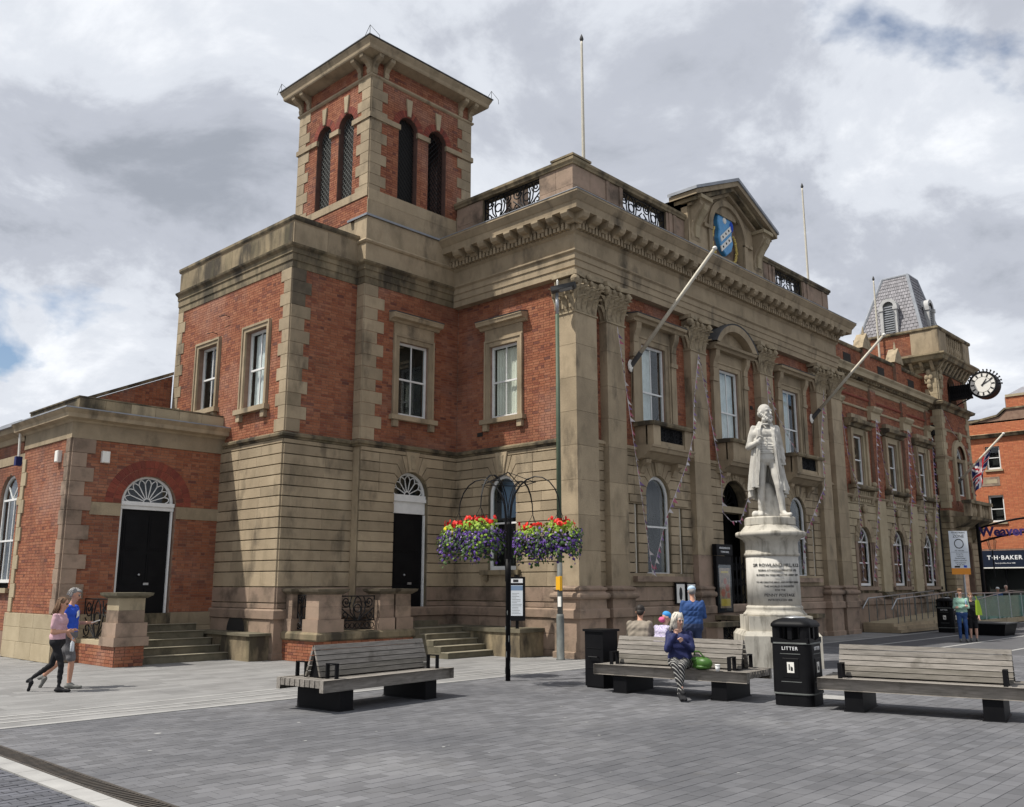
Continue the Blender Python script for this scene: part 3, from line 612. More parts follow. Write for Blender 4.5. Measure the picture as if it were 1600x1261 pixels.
# plinth courses below the rustication
pl = [(0, 0), (.1, 0), (.1, .15), (.07, .17), (.07, .98), (.13, 1.0), (.13, 1.20), (.09, 1.24), (0, 1.24)]
for path, nm in (([(-5.51, 11.8), (-5.51, 5.35), (-3.34, 5.35), (-3.34, 5.0), (.31, 5.0), (.31, .9)], 'plinth'), ([(1.0, .31), (16.0, .31)], 'plinth')): MB().sweep(path, pl).obj(nm, 'stone_pink', TH)
for F, u0, u1, sd in ((WS, 5.42, 8.5, 1), (SD, 1.0, 5.0, 2), (FR, 2.3, 5.8, 3)):
    rn = random.Random(sd)
    for c0, c1 in ((.17, .58), (.58, .98)):
        n = int((u1 - u0) / .9); cu = [u0] + sorted(u0 + (u1 - u0) * (i + rn.uniform(-.2, .2)) / n for i in range(1, n)) + [u1]
        for p, q in zip(cu, cu[1:]): STN.box(F, p, q, .10, .128, c0, c1, rn.choice(['stone_pink', 'stone_dirty', 'stone_pink']))
# string course between the storeys
st = [(-.02, 5.58), (.10, 5.60), (.10, 5.64), (.16, 5.66), (.17, 5.72), (.13, 5.735), (.12, 5.76), (-.02, 5.80)]
MB().sweep([(-5.47, 8.3), (-5.47, 5.39), (-3.3, 5.39), (-3.3, 5.04), (.35, 5.04), (.35, .78)], st).obj('string_course', 'stone_dirty', TH)
for a, b in ((1.0, 1.46), (2.30, 5.80), (6.72, 10.28), (11.20, 14.70), (15.54, 16.0)): MB().sweep([(a, .35), (b, .35)], st).obj('string_course', 'stone', TH)
# --- pilasters
def shaft(F, a0, a1, b1, c0, c1, n=8, root=TH, b0=-.05):
    rn = random.Random(int(a0 * 10)); zs = [c0 + (c1 - c0) * (i + (rn.uniform(-.1, .1) if 0 < i < n else 0)) / n for i in range(n + 1)]
    for z0, z1 in zip(zs, zs[1:]):
        m = MB(F); k = .006; m.box(a0, a1, b0, b1, z0 + .004, z1 - .004); m.obj('pilaster_block', 'stone_pink' if z1 < 2.9 and rn.random() < .6 else 'stone', root)
    MB(F).box(a0 + .012, a1 - .012, b0, b1 - .012, c0, c1).obj('pilaster_core', 'stone_dirty', root)
base = [(0, 0), (.12, 0), (.12, .15), (.08, .17), (.08, .98), (.15, 1.0), (.15, 1.2), (.10, 1.24), (.09, 1.47), (.15, 1.49), (.175, 1.535), (.175, 1.585), (.15, 1.63), (.10, 1.64), (.07, 1.68), (.11, 1.72), (.11, 1.76), (.04, 1.80), (0, 1.82)]
for a0, a1 in PIL:
    shaft(FR, a0, a1, .27, 1.8, 9.2); MB().sweep([(a0, .5), (a0, .08), (a1, .08), (a1, .5)], base).obj('pilaster_base', 'stone_pink', TH); capital(TH, FR, a0, a1, .27, 9.2, 10.30)
# corner pilasters wrap the angles
rn = random.Random(5); zs = [1.8 + 7.4 * i / 8 for i in range(9)]
for z0, z1 in zip(zs, zs[1:]):
    MB().box(.08, 1.0, .08, .78, z0 + .004, z1 - .004).obj('pilaster_block', 'stone', TH); MB().box(16.0, XB, .08, .9, z0 + .004, z1 - .004).obj('pilaster_block', 'stone', TH)
MB().box(.092, .988, .092, .77, 1.8, 9.2).obj('pilaster_core', 'stone_dirty', TH); MB().box(16.012, XB - .012, .092, .9, 1.8, 9.2).obj('pilaster_core', 'stone_dirty', TH)
MB().sweep([(.5, .78), (.08, .78), (.08, .08), (1.0, .08), (1.0, .5)], base).obj('pilaster_base', 'stone_pink', TH); MB().sweep([(16.0, .5), (16.0, .08), (XB, .08), (XB, 1.5)], base).obj('pilaster_base', 'stone_pink', TH)
capital(TH, FR, .08, 1.0, .27, 9.2, 10.30, b0=-.43); capital(TH, FR, 16.0, XB, .27, 9.2, 10.30, b0=-.4)
for s in range(5): MB(SD).box(.2 + s * .13, .26 + s * .13, .27, .33, 9.3, 9.75).obj('capital_leaf', 'stone_carved', TH)
MB().box(XB - .4, XB - .02, .5, 13, 0, 12.3).obj('end_wall', 'brick_dark', TH)
# --- entablature round the front and side
ent = [(-.3, 10.28), (0, 10.30), (0, 10.48), (.03, 10.50), (.03, 10.68), (.06, 10.70), (.06, 10.86), (.12, 10.91), (.12, 10.95), (.0, 10.97), (.0, 11.44), (.06, 11.50), (.07, 11.52), (.07, 11.74), (.16, 11.77), (.16, 11.92), (.50, 11.93), (.50, 11.96), (.52, 12.12), (.55, 12.15), (.64, 12.29), (.66, 12.31), (.66, 12.37), (-.3, 12.41)]
EP = [(.12, 5.04), (.12, .12), (XB - .04, .12), (XB - .04, 4)]
MB().sweep(EP, ent).obj('entablature', 'stone', TH)
MB().sweep(EP, [(.60, 12.378), (.675, 12.374), (.675, 12.395), (.1, 12.43), (.1, 12.40)]).obj('lead_flashing', 'lead', TH)
MB().box(-.3, XB, -.3, 13, 12.30, 12.375).obj('roof', 'dark_roof', TH)
m = MB()                                               # dentils
y = .15
for k in range(33): yy = .18 + k * .148; m.box(-.035 - .055, .05, yy, yy + .088, 11.535, 11.73)
for k in range(113): xx = .10 + k * .148; m.box(xx, xx + .088, -.035 - .055, .05, 11.535, 11.73)
m.obj('dentil_course', 'stone', TH, kind='stuff')
mp = [(.0, 11.66), (.07, 11.66), (.12, 11.74), (.22, 11.73), (.31, 11.77), (.36, 11.86), (.36, 11.925), (0, 11.925)]
for k in range(9): yy = .05 + k * .545; MB(Fr((-.05, 0, 0), (0, 1, 0), (-1, 0, 0))).prism(mp, yy - .125, yy + .125, 'a').obj('modillion', 'stone', TH)
for k in range(31): xx = .05 + k * .5525; MB(Fr((0, -.05, 0), (1, 0, 0), (0, -1, 0))).prism(mp, xx - .125, xx + .125, 'a').obj('modillion', 'stone', TH)
# entablature of tower base and wing
arch3 = [(-.1, 10.28), (.03, 10.30), (.03, 10.48), (.06, 10.50), (.06, 10.68), (.09, 10.70), (.09, 10.82), (.17, 10.88), (.19, 10.93), (.05, 10.96)]
MB().sweep([(-5.47, 11.8), (-5.47, 5.39), (-3.3, 5.39), (-3.3, 5.04), (.2, 5.04)], arch3).obj('architrave', 'stone_dirty', TH)
MB().sweep([(-3.3, 5.6), (-3.3, 5.04), (.2, 5.04)], [(-.2, 10.95), (.05, 10.95), (.05, 11.50), (.09, 11.52), (.12, 11.57), (.09, 11.62), (.03, 11.64), (.03, 12.34), (-.3, 12.36)]).obj('tower_base', 'stone', TH)
MB().sweep([(-3.3, 5.9), (-3.3, 5.04), (.0, 5.04)], [(.075, 12.335), (.085, 12.395), (-.12, 12.45), (-.12, 12.40)]).obj('lead_flashing', 'lead', TH)
MB().box(-3.25, .9, 5.1, 8.9, 10.3, 12.37).obj('tower_base_core', 'stone', TH)
wp = [(-.25, 10.95), (.03, 10.95), (.03, 11.60), (.05, 11.63), (.05, 11.69), (.09, 11.71), (.09, 11.765), (-.3, 11.79)]
MB().sweep([(-5.47, 11.8), (-5.47, 5.39), (-3.3, 5.39)], wp[:4] + [(-.25, 11.63)]).obj('wing_parapet', 'stone', TH); MB().sweep([(-5.47, 11.85), (-5.47, 5.39), (-3.26, 5.39)], [(-.3, 11.63), (.06, 11.632), (.09, 11.69), (.09, 11.765), (-.3, 11.79)]).obj('wing_coping', 'stone_dirty', TH)
MB().box(-5.3, -3.2, 5.5, 11.8, 11.2, 11.4).obj('roof', 'dark_roof', TH); MB().box(-5.47, .5, 11.78, 11.84, 0, 11.6).obj('rear_wall', 'brick_dark', TH)
for c0, c1, m_ in ((10.98, 11.58, 0),):                 # facing slabs of the wing parapet
    for k in range(6): STN.box(WS, 5.40 + k * 1.066, 5.40 + (k + 1) * 1.066, .03, .045, c0, c1, 'stone_dirty', 'parapet_slab', k=.005, j=.003)
    for k in range(2): STN.box(WF, -5.46 + k * 1.06, -5.46 + (k + 1) * 1.06, .03, .045, c0, c1, 'stone', 'parapet_slab', k=.005, j=.003)
# quoins
quoins(STN, WF, -5.47, 1, 5.8, 10.3, .34, .62, .44, dark='soot_stone'); quoins(STN, WS, 5.39, 1, 5.8, 10.3, .34, .50, .34, flip=1); quoins(STN, TW, -3.3, 1, 5.8, 10.3, .34, .72, .48, w1=.02); quoins(STN, WS, 11.8, -1, 5.8, 10.3, .34, .5, .34)
quoins(STN, Fr((-3.3, 0, 0), (0, 1, 0), (-1, 0, 0)), 5.04, 1, 5.8, 10.3, .34, .34, .34, w1=.02)
# --- parapet, grilles
PP = Fr((0, .25, 0), (1, 0, 0), (0, -1, 0)); PS = Fr((.25, 0, 0), (0, 1, 0), (-1, 0, 0))
def pier(F, a, b, c0=12.38, c1=13.62): 
    n = max(1, round((b - a) / .75))
    MB(F).box(a + .005, b - .005, -.3, -.012, c0, c1).obj('parapet_core', 'stone_dirty', TH)
    for k in range(n):
        for z0, z1 in ((c0, (c0 + c1) / 2), ((c0 + c1) / 2, c1)): STN.box(F, a + (b - a) * k / n, a + (b - a) * (k + 1) / n, -.013, 0, z0, z1, 'stone_pink', 'parapet_block', k=.003, j=.003)
for a, b in ((.25, 1.52), (3.88, 5.05)): pier(PS, a, b)
for a, b in ((.25, 2.6), (4.95, 6.0), (11.0, 12.05), (14.4, 16.75)): pier(PP, a, b)
for x in (1.8, 2.45, 5.1, 5.35, 11.7, 12.0, 14.5, 14.85, 16.2): MB(PP).box(x - .02, x + .14, 0, .03, 12.4, 13.62).obj('parapet_strip', 'stone_pink', TH)
MB(PS).box(1.52, 3.88, -.25, 0, 12.38, 12.80).obj('parapet_base', 'stone_pink', TH); MB(PP).box(2.6, 4.95, -.25, 0, 12.38, 12.80).obj('parapet_base', 'stone_pink', TH); MB(PP).box(12.05, 14.4, -.25, 0, 12.38, 12.80).obj('parapet_base', 'stone_pink', TH)
scroll_grille(TH, PS, 1.52, 3.88, 12.80, 13.62, -.1, .022); scroll_grille(TH, PP, 2.6, 4.95, 12.80, 13.62, -.1, .022); scroll_grille(TH, PP, 12.05, 14.4, 12.80, 13.62, -.1, .022)
cop = [(-.38, 13.62), (.05, 13.62), (.06, 13.68), (.10, 13.72), (.10, 13.80), (-.1, 13.86), (-.38, 13.83)]
MB().sweep([(.25, 5.1), (.25, .25), (6.0, .25)], cop).obj('coping', 'stone_dirty', TH); MB().sweep([(11.0, .25), (16.75, .25), (16.75, 1.2)], cop).obj('coping', 'stone_dirty', TH)
MB().box(.15, 1.0, .15, 1.0, 13.84, 13.90).obj('corner_cap', 'stone_dirty', TH); MB().box(.9, 1.4, 3.0, 3.5, 12.4, 14.1).obj('chimney_stub', 'stone_pink', TH)
# --- pediment with the painted arms
m = MB(PP); sheet(m, 6.0, 11.0, 12.38, 14.45, [harch(XT, 1.08, 12.75, 13.72)], w=.15, depth=.22); m.prism([(6.0, 14.44), (11.0, 14.44), (XT, 15.55)], .10, .15); m.box(6.0, 11.0, -.9, -.1, 12.38, 14.45); pd = m.obj('pediment_wall', 'stone', TH)
for s in (6.0, 10.98): MB(PP).box(s, s + .02, -.9, .15, 12.38, 14.45).obj('pediment_side', 'stone', TH)
def chev(o, t, b0, b1, x0, x1, zt, za, nm, mt): MB(PP).prism([(x0, zt), (XT, za), (x1, zt), (x1, zt - t), (XT, za - t * 1.15), (x0, zt - t)], b0, b1).obj(nm, mt, TH)
chev(0, .10, -.42, .71, 5.70, 11.30, 14.57, 15.77, 'pediment_roof', 'lead'); chev(0, .16, -.40, .66, 5.76, 11.24, 14.475, 15.66, 'raking_cornice', 'stone'); chev(0, .13, -.3, .50, 5.90, 11.10, 14.32, 15.48, 'raking_moulding', 'stone_dirty'); chev(0, .10, -.3, .30, 6.0, 11.0, 14.2, 15.33, 'raking_moulding', 'stone')
ao, ai = arc(XT, 13.72, 1.30, 0, math.pi, 24), arc(XT, 13.72, 1.08, 0, math.pi, 24)
m = MB(PP); m.add([(p[0], .22, p[1]) for p in ao] + [(p[0], .24, p[1]) for p in ai] + [(p[0], .14, p[1]) for p in ao] + [(p[0], .14, p[1]) for p in ai], [(i, i + 1, 26 + i, 25 + i) for i in range(24)] + [(i, i + 1, 51 + i, 50 + i) for i in range(24)] + [(25 + i, 26 + i, 76 + i, 75 + i) for i in range(24)])
for s in (-1, 1): a, b = sorted((XT + s * 1.08, XT + s * 1.30)); m.box(a, b, .14, .22, 12.8, 13.72); a, b = sorted((XT + s * 1.08, XT + s * 1.62)); m.box(a, b, .14, .25, 13.66, 13.78)
m.obj('arch_moulding', 'stone', TH)
prof = [(.1, 13.02), (.16, 13.0), (.20, 13.1), (.17, 13.3), (.22, 13.55), (.36, 13.78), (.50, 13.95), (.58, 14.1), (.55, 14.25), (.58, 14.3), (.1, 14.3)]
for s in (-1, 1):
    a, b = sorted((XT + s * 1.80, XT + s * 2.36)); q = MB(PP).prism(prof, a, b, 'a').obj('console', 'stone', TH); MB(PP).prism([(.14, 13.1), (.24, 13.1), (.27, 13.5), (.42, 13.75), (.60, 13.95), (.64, 14.12), (.5, 14.22), (.14, 14.22)], a + .16, b - .16, 'a').obj('console_scroll', 'stone_light', q)
    MB(PP).box(a - .07, b + .07, .1, .66, 14.3, 14.42).obj('console_cap', 'stone_light', TH)
MB(PP).prism([(XT - 1.08, 12.75), (XT + 1.08, 12.75)] + arc(XT, 13.72, 1.08, 0, math.pi, 20), -.09, -.07).obj('niche_back', 'stone_pink', TH)
sh = [(-.46, 14.52), (-.2, 14.60), (0, 14.53), (.2, 14.60), (.46, 14.52), (.50, 14.2), (.42, 13.9), (.50, 13.6), (.36, 13.3), (0, 13.05), (-.36, 13.3), (-.50, 13.6), (-.42, 13.9), (-.50, 14.2)]
arms = MB(PP).chprism([(XT + x, z) for x, z in sh], -.08, .10, .03).obj('coat_of_arms', 'blue_enamel', TH)
for dz in (.0, -.36):                                  # two white bands with black studs, a disc
    MB(PP).prism([(XT - .40, 13.66 + dz), (XT + .30, 14.22 + dz), (XT + .36, 14.04 + dz), (XT - .34, 13.48 + dz)], .09, .125).obj('arms_band', 'clock_white', arms)
    for t in (.18, .5, .8): MB(PP).ell((XT - .36 + .66 * t, .125, 13.58 + dz + .54 * t), (.045, .02, .045), 8, 4).obj('arms_stud', 'letter', arms)
MB(PP).ell((XT - .05, .10, 14.33), (.12, .04, .12), 12, 6).obj('arms_disc', 'clock_white', arms); MB(PP).ell((XT + .40, .1, 14.22), (.12, .05, .20), 10, 6).obj('arms_boss', 'royal_blue', arms)
rn = random.Random(2)
for s in (-1, 1):
    m = MB(PP)
    for k in range(16): t = k / 15; m.ell((XT + s * (.64 + .18 * math.sin(t * 3.0) + rn.uniform(-.05, .05)), .02, 12.98 + t * .95), (.07, .05, .05), 6, 4, Matrix.Rotation(rn.uniform(-1, 1), 3, 'Y'))
    m.obj('gilded_wreath', 'gold', arms)
MB(PP).box(XT - .85, XT + .85, -.05, .06, 12.80, 12.98).obj('motto_scroll', 'stone_light', arms)
# --- surrounds and windows of the upper floor
def surround(F, uc, hw, vb, vt, kind='hood', aw=.20, scale=1.0, sill=True):
    m = MB(F); a = aw; z = vt + a
    m.box(uc - hw - a, uc - hw, 0, .06, vb, z); m.box(uc + hw, uc + hw + a, 0, .06, vb, z); m.box(uc - hw, uc + hw, 0, .06, vt, z)
    m.box(uc - hw - a, uc - hw - a + .06, .06, .09, vb, z + .002); m.box(uc + hw + a - .06, uc + hw + a, .06, .09, vb, z + .002); m.box(uc - hw - a + .06, uc + hw + a - .06, .06, .09, z - .06, z + .003)
    s = m.obj('window_surround', 'stone', TH)
    if kind != 'plain':
        MB(F).box(uc - hw - a, uc + hw + a, 0, .05, z + .004, z + .34).obj('frieze', 'stone', s)
        e = hw + a + .18; h = [(0, z + .34), (.08, z + .35), (.12, z + .42), (.26, z + .44), (.28, z + .52), (.30, z + .54), (.30, z + .575), (0, z + .62)]
        if kind == 'hood':
            o = F; m = MB(F); m.prism(h, uc - e, uc + e, 'a'); m.obj('hood', 'stone', s); MB(F).prism([(0, z + .62), (.31, z + .576), (.32, z + .60), (0, z + .66)], uc - e - .01, uc + e + .01, 'a').obj('hood_lead', 'dark_roof', s)
    if sill:
        MB(F).box(uc - hw - a - .1, uc + hw + a + .1, 0, .17, vb - .14, vb - .002).obj('sill', 'stone', s)
        for t in (-1, 1): x = uc + t * (hw + a - .08); MB(F).box(x - .09, x + .09, 0, .12, vb - .34, vb - .142).obj('sill_bracket', 'stone', s)
    return s
surround(SD, 3.03, .57, 6.62, 8.82); surround(TW, -1.45, .57, 6.62, 8.82); surround(WS, 7.0, .55, 6.62, 8.85, 'plain', .16); surround(WS, 9.7, .55, 6.9, 8.85, 'plain', .16)
sash(TH, SD, 3.03, .57, 6.62, 8.82, rec=.07, curtain=('full', .055, 'blind')); sash(TH, TW, -1.45, .57, 6.62, 8.82, rec=.07); sash(TH, WS, 7.0, .55, 6.62, 8.85, curtain=('right', .09, 'curtain'), rec=.13); sash(TH, WS, 9.7, .55, 6.9, 8.85, rec=.13)
for i, b in enumerate(BAYS):
    s = surround(FR, b, .62, 6.45, 8.95, 'hood' if i != 1 else 'arch', .22, sill=False); sash(TH, FR, b, .62, 6.45, 8.95, rec=.05, curtain=(('left', 'full', 'left')[i], .12, 'curtain'), meet=.42)
    for t in (-1, 1):                                   # slim pilasters beside the window with brackets
        x = b + t * 1.0; MB(FR).box(x - .13, x + .13, 0, .12, 6.5, 8.45).obj('window_pilaster', 'stone', s); MB(FR).box(x - .17, x + .17, 0, .16, 8.45, 8.58).obj('pilaster_cap', 'stone', s)
        MB(FR).box(x - .12, x + .12, 0, .15, 8.58, 8.9).obj('pilaster_block', 'stone', s); MB(FR).prism([(0, 8.9), (.14, 8.92), (.16, 9.1), (.26, 9.3), (.28, 9.5), (0, 9.5)], x - .12, x + .12, 'a').obj('bracket', 'stone', s)
    MB(FR).box(b - .88, b + .88, 0, .08, 9.15, 9.5).obj('frieze', 'stone', s)
    hp = [(0, 9.5), (.30, 9.5), (.34, 9.58), (.44, 9.60), (.46, 9.68), (0, 9.72)]
    MB(FR).prism(hp, b - 1.32, b + 1.32, 'a').obj('hood', 'stone', s)
    if i == 1:
        o, q = arc(b, 8.92, 1.55, R(31), R(149), 18), arc(b, 8.92, 1.33, R(36.5), R(143.5), 18); m = MB(FR); n = 19
        for w0, w1 in ((0, .46),): m.add([(p[0], w1, p[1]) for p in o] + [(p[0], w1 - .04, p[1]) for p in q] + [(p[0], w0, p[1]) for p in o] + [(p[0], w0, p[1]) for p in q], [(k, k + 1, n + k + 1, n + k) for k in range(18)] + [(k, k + 1, 2 * n + k + 1, 2 * n + k) for k in range(18)] + [(n + k, n + k + 1, 3 * n + k + 1, 3 * n + k) for k in range(18)])
        m.obj('arched_hood', 'stone', s); MB(FR).prism([(b - 1.2, 9.7)] + arc(b, 8.92, 1.33, R(143.5), R(36.5), 12) + [(b + 1.2, 9.7)], 0, .12).obj('tympanum', 'stone', s)
        o2 = arc(b, 8.92, 1.60, R(30), R(150), 18); m = MB(FR); m.add([(p[0], .48, p[1]) for p in o2] + [(p[0], 0, p[1] + .03) for p in o2] + [(p[0], .46, p[1]) for p in o], [(k, k + 1, n + k + 1, n + k) for k in range(18)] + [(k, k + 1, 2 * n + k + 1, 2 * n + k) for k in range(18)]); m.obj('hood_lead', 'dark_roof', s)
    else: MB(FR).prism([(0, 9.72), (.47, 9.685), (.48, 9.71), (0, 9.78)], b - 1.33, b + 1.33, 'a').obj('hood_lead', 'dark_roof', s)
    # balcony
    m = MB(FR); m.prism([(0, 5.36), (.30, 5.42), (.52, 5.58), (.62, 5.60), (.66, 5.70), (.70, 5.72), (.70, 5.78), (0, 5.80)], b - 1.12, b + 1.12, 'a'); bal = m.obj('balcony', 'stone', TH)
    for t in (-1, 1):
        x = b + t * .82; MB(FR).box(x - .18, x + .18, .40, .66, 5.78, 6.36).obj('balcony_pier', 'stone', bal); MB(FR).box(min(b + t * .97, b + t * 1.0), max(b + t * .97, b + t * 1.0), 0, .45, 5.78, 6.36).obj('balcony_side', 'stone', bal)
        MB(FR).prism([(0, 5.0), (.12, 5.02), (.2, 5.2), (.34, 5.3), (.36, 5.4), (0, 5.4)], x - .12, x + .12, 'a').obj('balcony_bracket', 'stone', bal)
    MB(FR).box(b - .64, b + .64, .46, .62, 5.78, 5.92).obj('balcony_plinth', 'stone', bal); m = MB(FR)
    m.prism([(.36, 6.36), (.72, 6.36), (.75, 6.42), (.75, 6.47), (.36, 6.50)], b - 1.08, b + 1.08, 'a'); m.box(b - 1.08, b - .90, 0, .36, 6.36, 6.49); m.box(b + .90, b + 1.08, 0, .36, 6.36, 6.49); m.obj('balcony_rail', 'stone_dirty', bal)
    if i != 1: MB(FR).box(b - .64, b + .64, .50, .52, 5.92, 6.36).obj('grille_back', 'black_paint', bal); scroll_grille(bal, FR, b - .64, b + .64, 5.92, 6.36, .56, .014)
    else: MB(FR).prism([(b - .64, 5.92), (b + .64, 5.92), (b + .64, 6.36), (b - .64, 6.36)], .48, .60).obj('balcony_front', 'stone', bal)
# --- ground floor windows and doors
sash(TH, SD, gw_side[0], .56, 2.25, 4.9, spring=SPR, rec=.04, bars=0, meet=.62, arch_bars=False, fw=.085); MB(SD).box(2.3, 3.8, .03, .22, 2.12, 2.25).obj('sill', 'stone_dirty', TH)
for t in (2.42, 3.62): MB(SD).box(t - .07, t + .07, .05, .16, 1.95, 2.12).obj('sill_bracket', 'stone_dirty', TH)
MB(SD).box(2.57, 3.53, -.44, -.42, 3.75, 4.9).obj('roller_blind', 'screen_blue', TH)
for b in (BAYS[0], BAYS[2]):
    sash(TH, FR, b, .62, 2.08, 4.9, spring=SPR, rec=.03, bars=0, meet=.62, fw=.085); MB(FR).box(b - 1.36, b + 1.36, .05, .24, 1.93, 2.08).obj('sill', 'stone_pink', TH)
    for t in (-1, 1):
        x = b + t * 1.14; w_ = MB(FR).box(x - .08, x + .08, -.20, -.16, 2.1, 4.15).obj('side_light', 'white_paint', TH); MB(FR).box(x - .035, x + .035, -.165, -.155, 2.2, 4.05).obj('pane', 'glass', w_)
        MB(FR).box(x - .33 - .02, x + .33 + .02, .085, .13, 4.16, 4.36).obj('impost', 'stone', TH); MB(FR).tube([(x, .02, 2.1), (x, .02, 4.14)], .035, 6).obj('colonnette', 'pole_white', TH)
fanlight(TH, TW, DOOR[0], .64, SPR, .10); panel_door(TH, TW, DOOR[0], .59, .88, 3.82, .08, double=False); m = MB(TW); m.box(-2.1, -.82, -.2, -.08, 3.84, 4.18); m.box(-2.1, -.82, -.2, -.02, 4.18, 4.28); m.box(-2.1, -.82, -.2, -.05, 4.28, SPR); m.obj('transom', 'white_paint', TH)
fanlight(TH, FR, XT, .85, SPR, .35, mat='iron', petals=9, glass=False); MB(FR).box(XT - .85, XT + .85, -.45, -.05, 4.18, SPR).obj('lintel', 'stone_light', TH); MB(FR).box(XT - .85, XT + .85, -.9, -.85, .6, 4.2).obj('entrance_door', 'black_paint', TH)
gt = MB(FR)
for k in range(14): x = XT - .8 + k * .123; gt.tube([(x, -.12 - .05 * (k % 2), .62), (x, -.12 - .05 * (k % 2), 2.75)], .016, 4)
for k in range(13):
    x = XT - .8 + k * .123
    for z in (.8, 1.3, 1.8, 2.3): gt.tube([(x, -.12, z), (x + .123, -.16, z + .25)], .011, 4); gt.tube([(x, -.16, z + .25), (x + .123, -.12, z)], .011, 4)
gt.obj('folding_gate', 'iron', TH)
# entrance steps with low walls
for k in range(4): MB().box(7.0, 10.0, -1.25 + k * .32, .4, k * .16, (k + 1) * .16).obj('step', 'step_stone', TH)
for x in (6.55, 10.0):
    MB().box(x, x + .45, -1.5, .3, 0, .28).obj('step_wall', 'stone_dirty', TH); MB().box(x, x + .45, -1.55, -1.1, .28, .80).obj('step_pier', 'stone_pink', TH); MB().box(x - .08, x + .53, -1.63, .2, .80, .93).obj('step_rail', 'stone_dirty', TH)
    scroll_grille(TH, Fr((x + .2, 0, 0), (0, 1, 0), (-1, 0, 0)), -1.1, .2, .28, .80, 0, .018)
MB().box(4.0, 6.5, -1.55, -1.2, 0, .26).obj('step_wall', 'stone_dirty', TH); MB().box(3.95, 6.6, -1.6, -1.15, .70, .82).obj('step_rail', 'stone_dirty', TH); scroll_grille(TH, Fr((0, -1.38, 0), (1, 0, 0), (0, -1, 0)), 4.1, 6.45, .26, .70, 0, .018)
for x in (4.0, 5.3): MB().box(x, x + .3, -1.55, -1.2, .26, .70).obj('step_pier', 'stone_pink', TH)
# --- side door steps, landing and balustrade
MB().box(-5.25, -.7, 3.85, 5.0, 0, .71).obj('landing', 'step_stone', TH); MB().box(-2.3, -.7, 4.6, 5.0, .71, .86).obj('step', 'step_stone', TH)
for k in range(5): MB().box(-2.28, -.7, 2.45 + .28 * k, 3.86, .144 * k, .144 * (k + 1) - .004).obj('step', 'step_stone', TH); 
for k in range(5): MB().box(-2.28, -.66, 2.42 + .28 * k, 2.7 + .28 * k + .02, .144 * (k + 1) - .004, .144 * (k + 1) + .012).obj('step_nosing', 'lit_edge', TH)
MB().box(-.70, .25, 1.45, 5.0, 0, .62).obj('area_wall', 'stone_dirty', TH); MB().box(-.74, .26, 1.40, 5.0, .62, .72).obj('area_coping', 'step_stone', TH)
BF = Fr((0, 3.8, 0), (1, 0, 0), (0, -1, 0)); BS = Fr((-5.3, 0, 0), (0, 1, 0), (-1, 0, 0))
MB().box(-5.29, -2.31, 3.81, 5.3, 0, .5).obj('landing_base', 'mortar', TH); BRK.lay(BF, -5.3, -2.3, 0, .5); BRK.lay(BS, 3.8, 5.3, 0, .5)
MB().sweep([(-5.25, 5.3), (-5.25, 3.85), (-2.3, 3.85), (-2.3, 4.3)], [(-.3, .5), (.08, .5), (.12, .54), (.12, .66), (.06, .71), (-.3, .72)]).obj('landing_ledge', 'stone_dirty', TH)
def bpier(x0, x1, y0, y1, root=TH, top=True, z0=.71):
    m = MB(); m.box(x0 - .05, x1 + .05, y0 - .05, y1 + .05, z0, z0 + .30); p = m.obj('pier', 'stone_pink', root); MB().box(x0, x1, y0, y1, z0 + .303, z0 + .60).obj('pier_stone', 'stone_pink', p); MB().box(x0 + .003, x1 - .003, y0 + .003, y1 - .003, z0 + .604, z0 + .90).obj('pier_stone', 'stone_pink', p)
    MB().sweep([(x0, y1), (x0, y0), (x1, y0), (x1, y1)], [(-.2, z0 + .90), (.02, z0 + .90), (.12, z0 + .97), (.14, z0 + 1.03), (-.2, z0 + 1.04)], closed=True).obj('pier_cap', 'soot_stone', p); MB().box(x0 - .1, x1 + .1, y0 - .1, y1 + .1, z0 + .98, z0 + 1.035).obj('pier_top', 'step_stone', p)
bpier(-5.25, -4.58, 3.85, 4.4); bpier(-3.38, -2.92, 3.85, 4.3); bpier(-2.86, -2.35, 3.85, 4.3); bpier(-5.25, -4.8, 5.0, 5.28)
scroll_grille(TH, BF, -4.52, -3.44, .95, 1.58, -.2, .016); m = MB(BF)
for k in range(7): m.tube([(p[0], -.2, p[1]) for p in arc(-4.44 + k * .154, .84, .065, 0, 6.283, 10)], .012, 4)
m.tube([(-4.52, -.2, .75), (-3.44, -.2, .75)], .014, 4); m.obj('iron_ring_rail', 'iron', TH); scroll_grille(TH, BS, 4.42, 4.98, .75, 1.6, -.2, .016)
# half-round vent and stone area block by the annex
MB(WS).prism([(6.62, .67)] + arc(7.05, .67, .43, math.pi, 0, 14)[1:-1] + [(7.48, .67)], .10, .15).obj('cellar_vent', 'core', TH)
b = MB(); b.box(-6.14, -5.6, 5.42, 8.4, 0, .60); b.obj('area_block', 'stone_dirty', TH); MB().box(-6.2, -5.55, 5.36, 8.4, .60, .66).obj('area_coping', 'step_stone', TH)
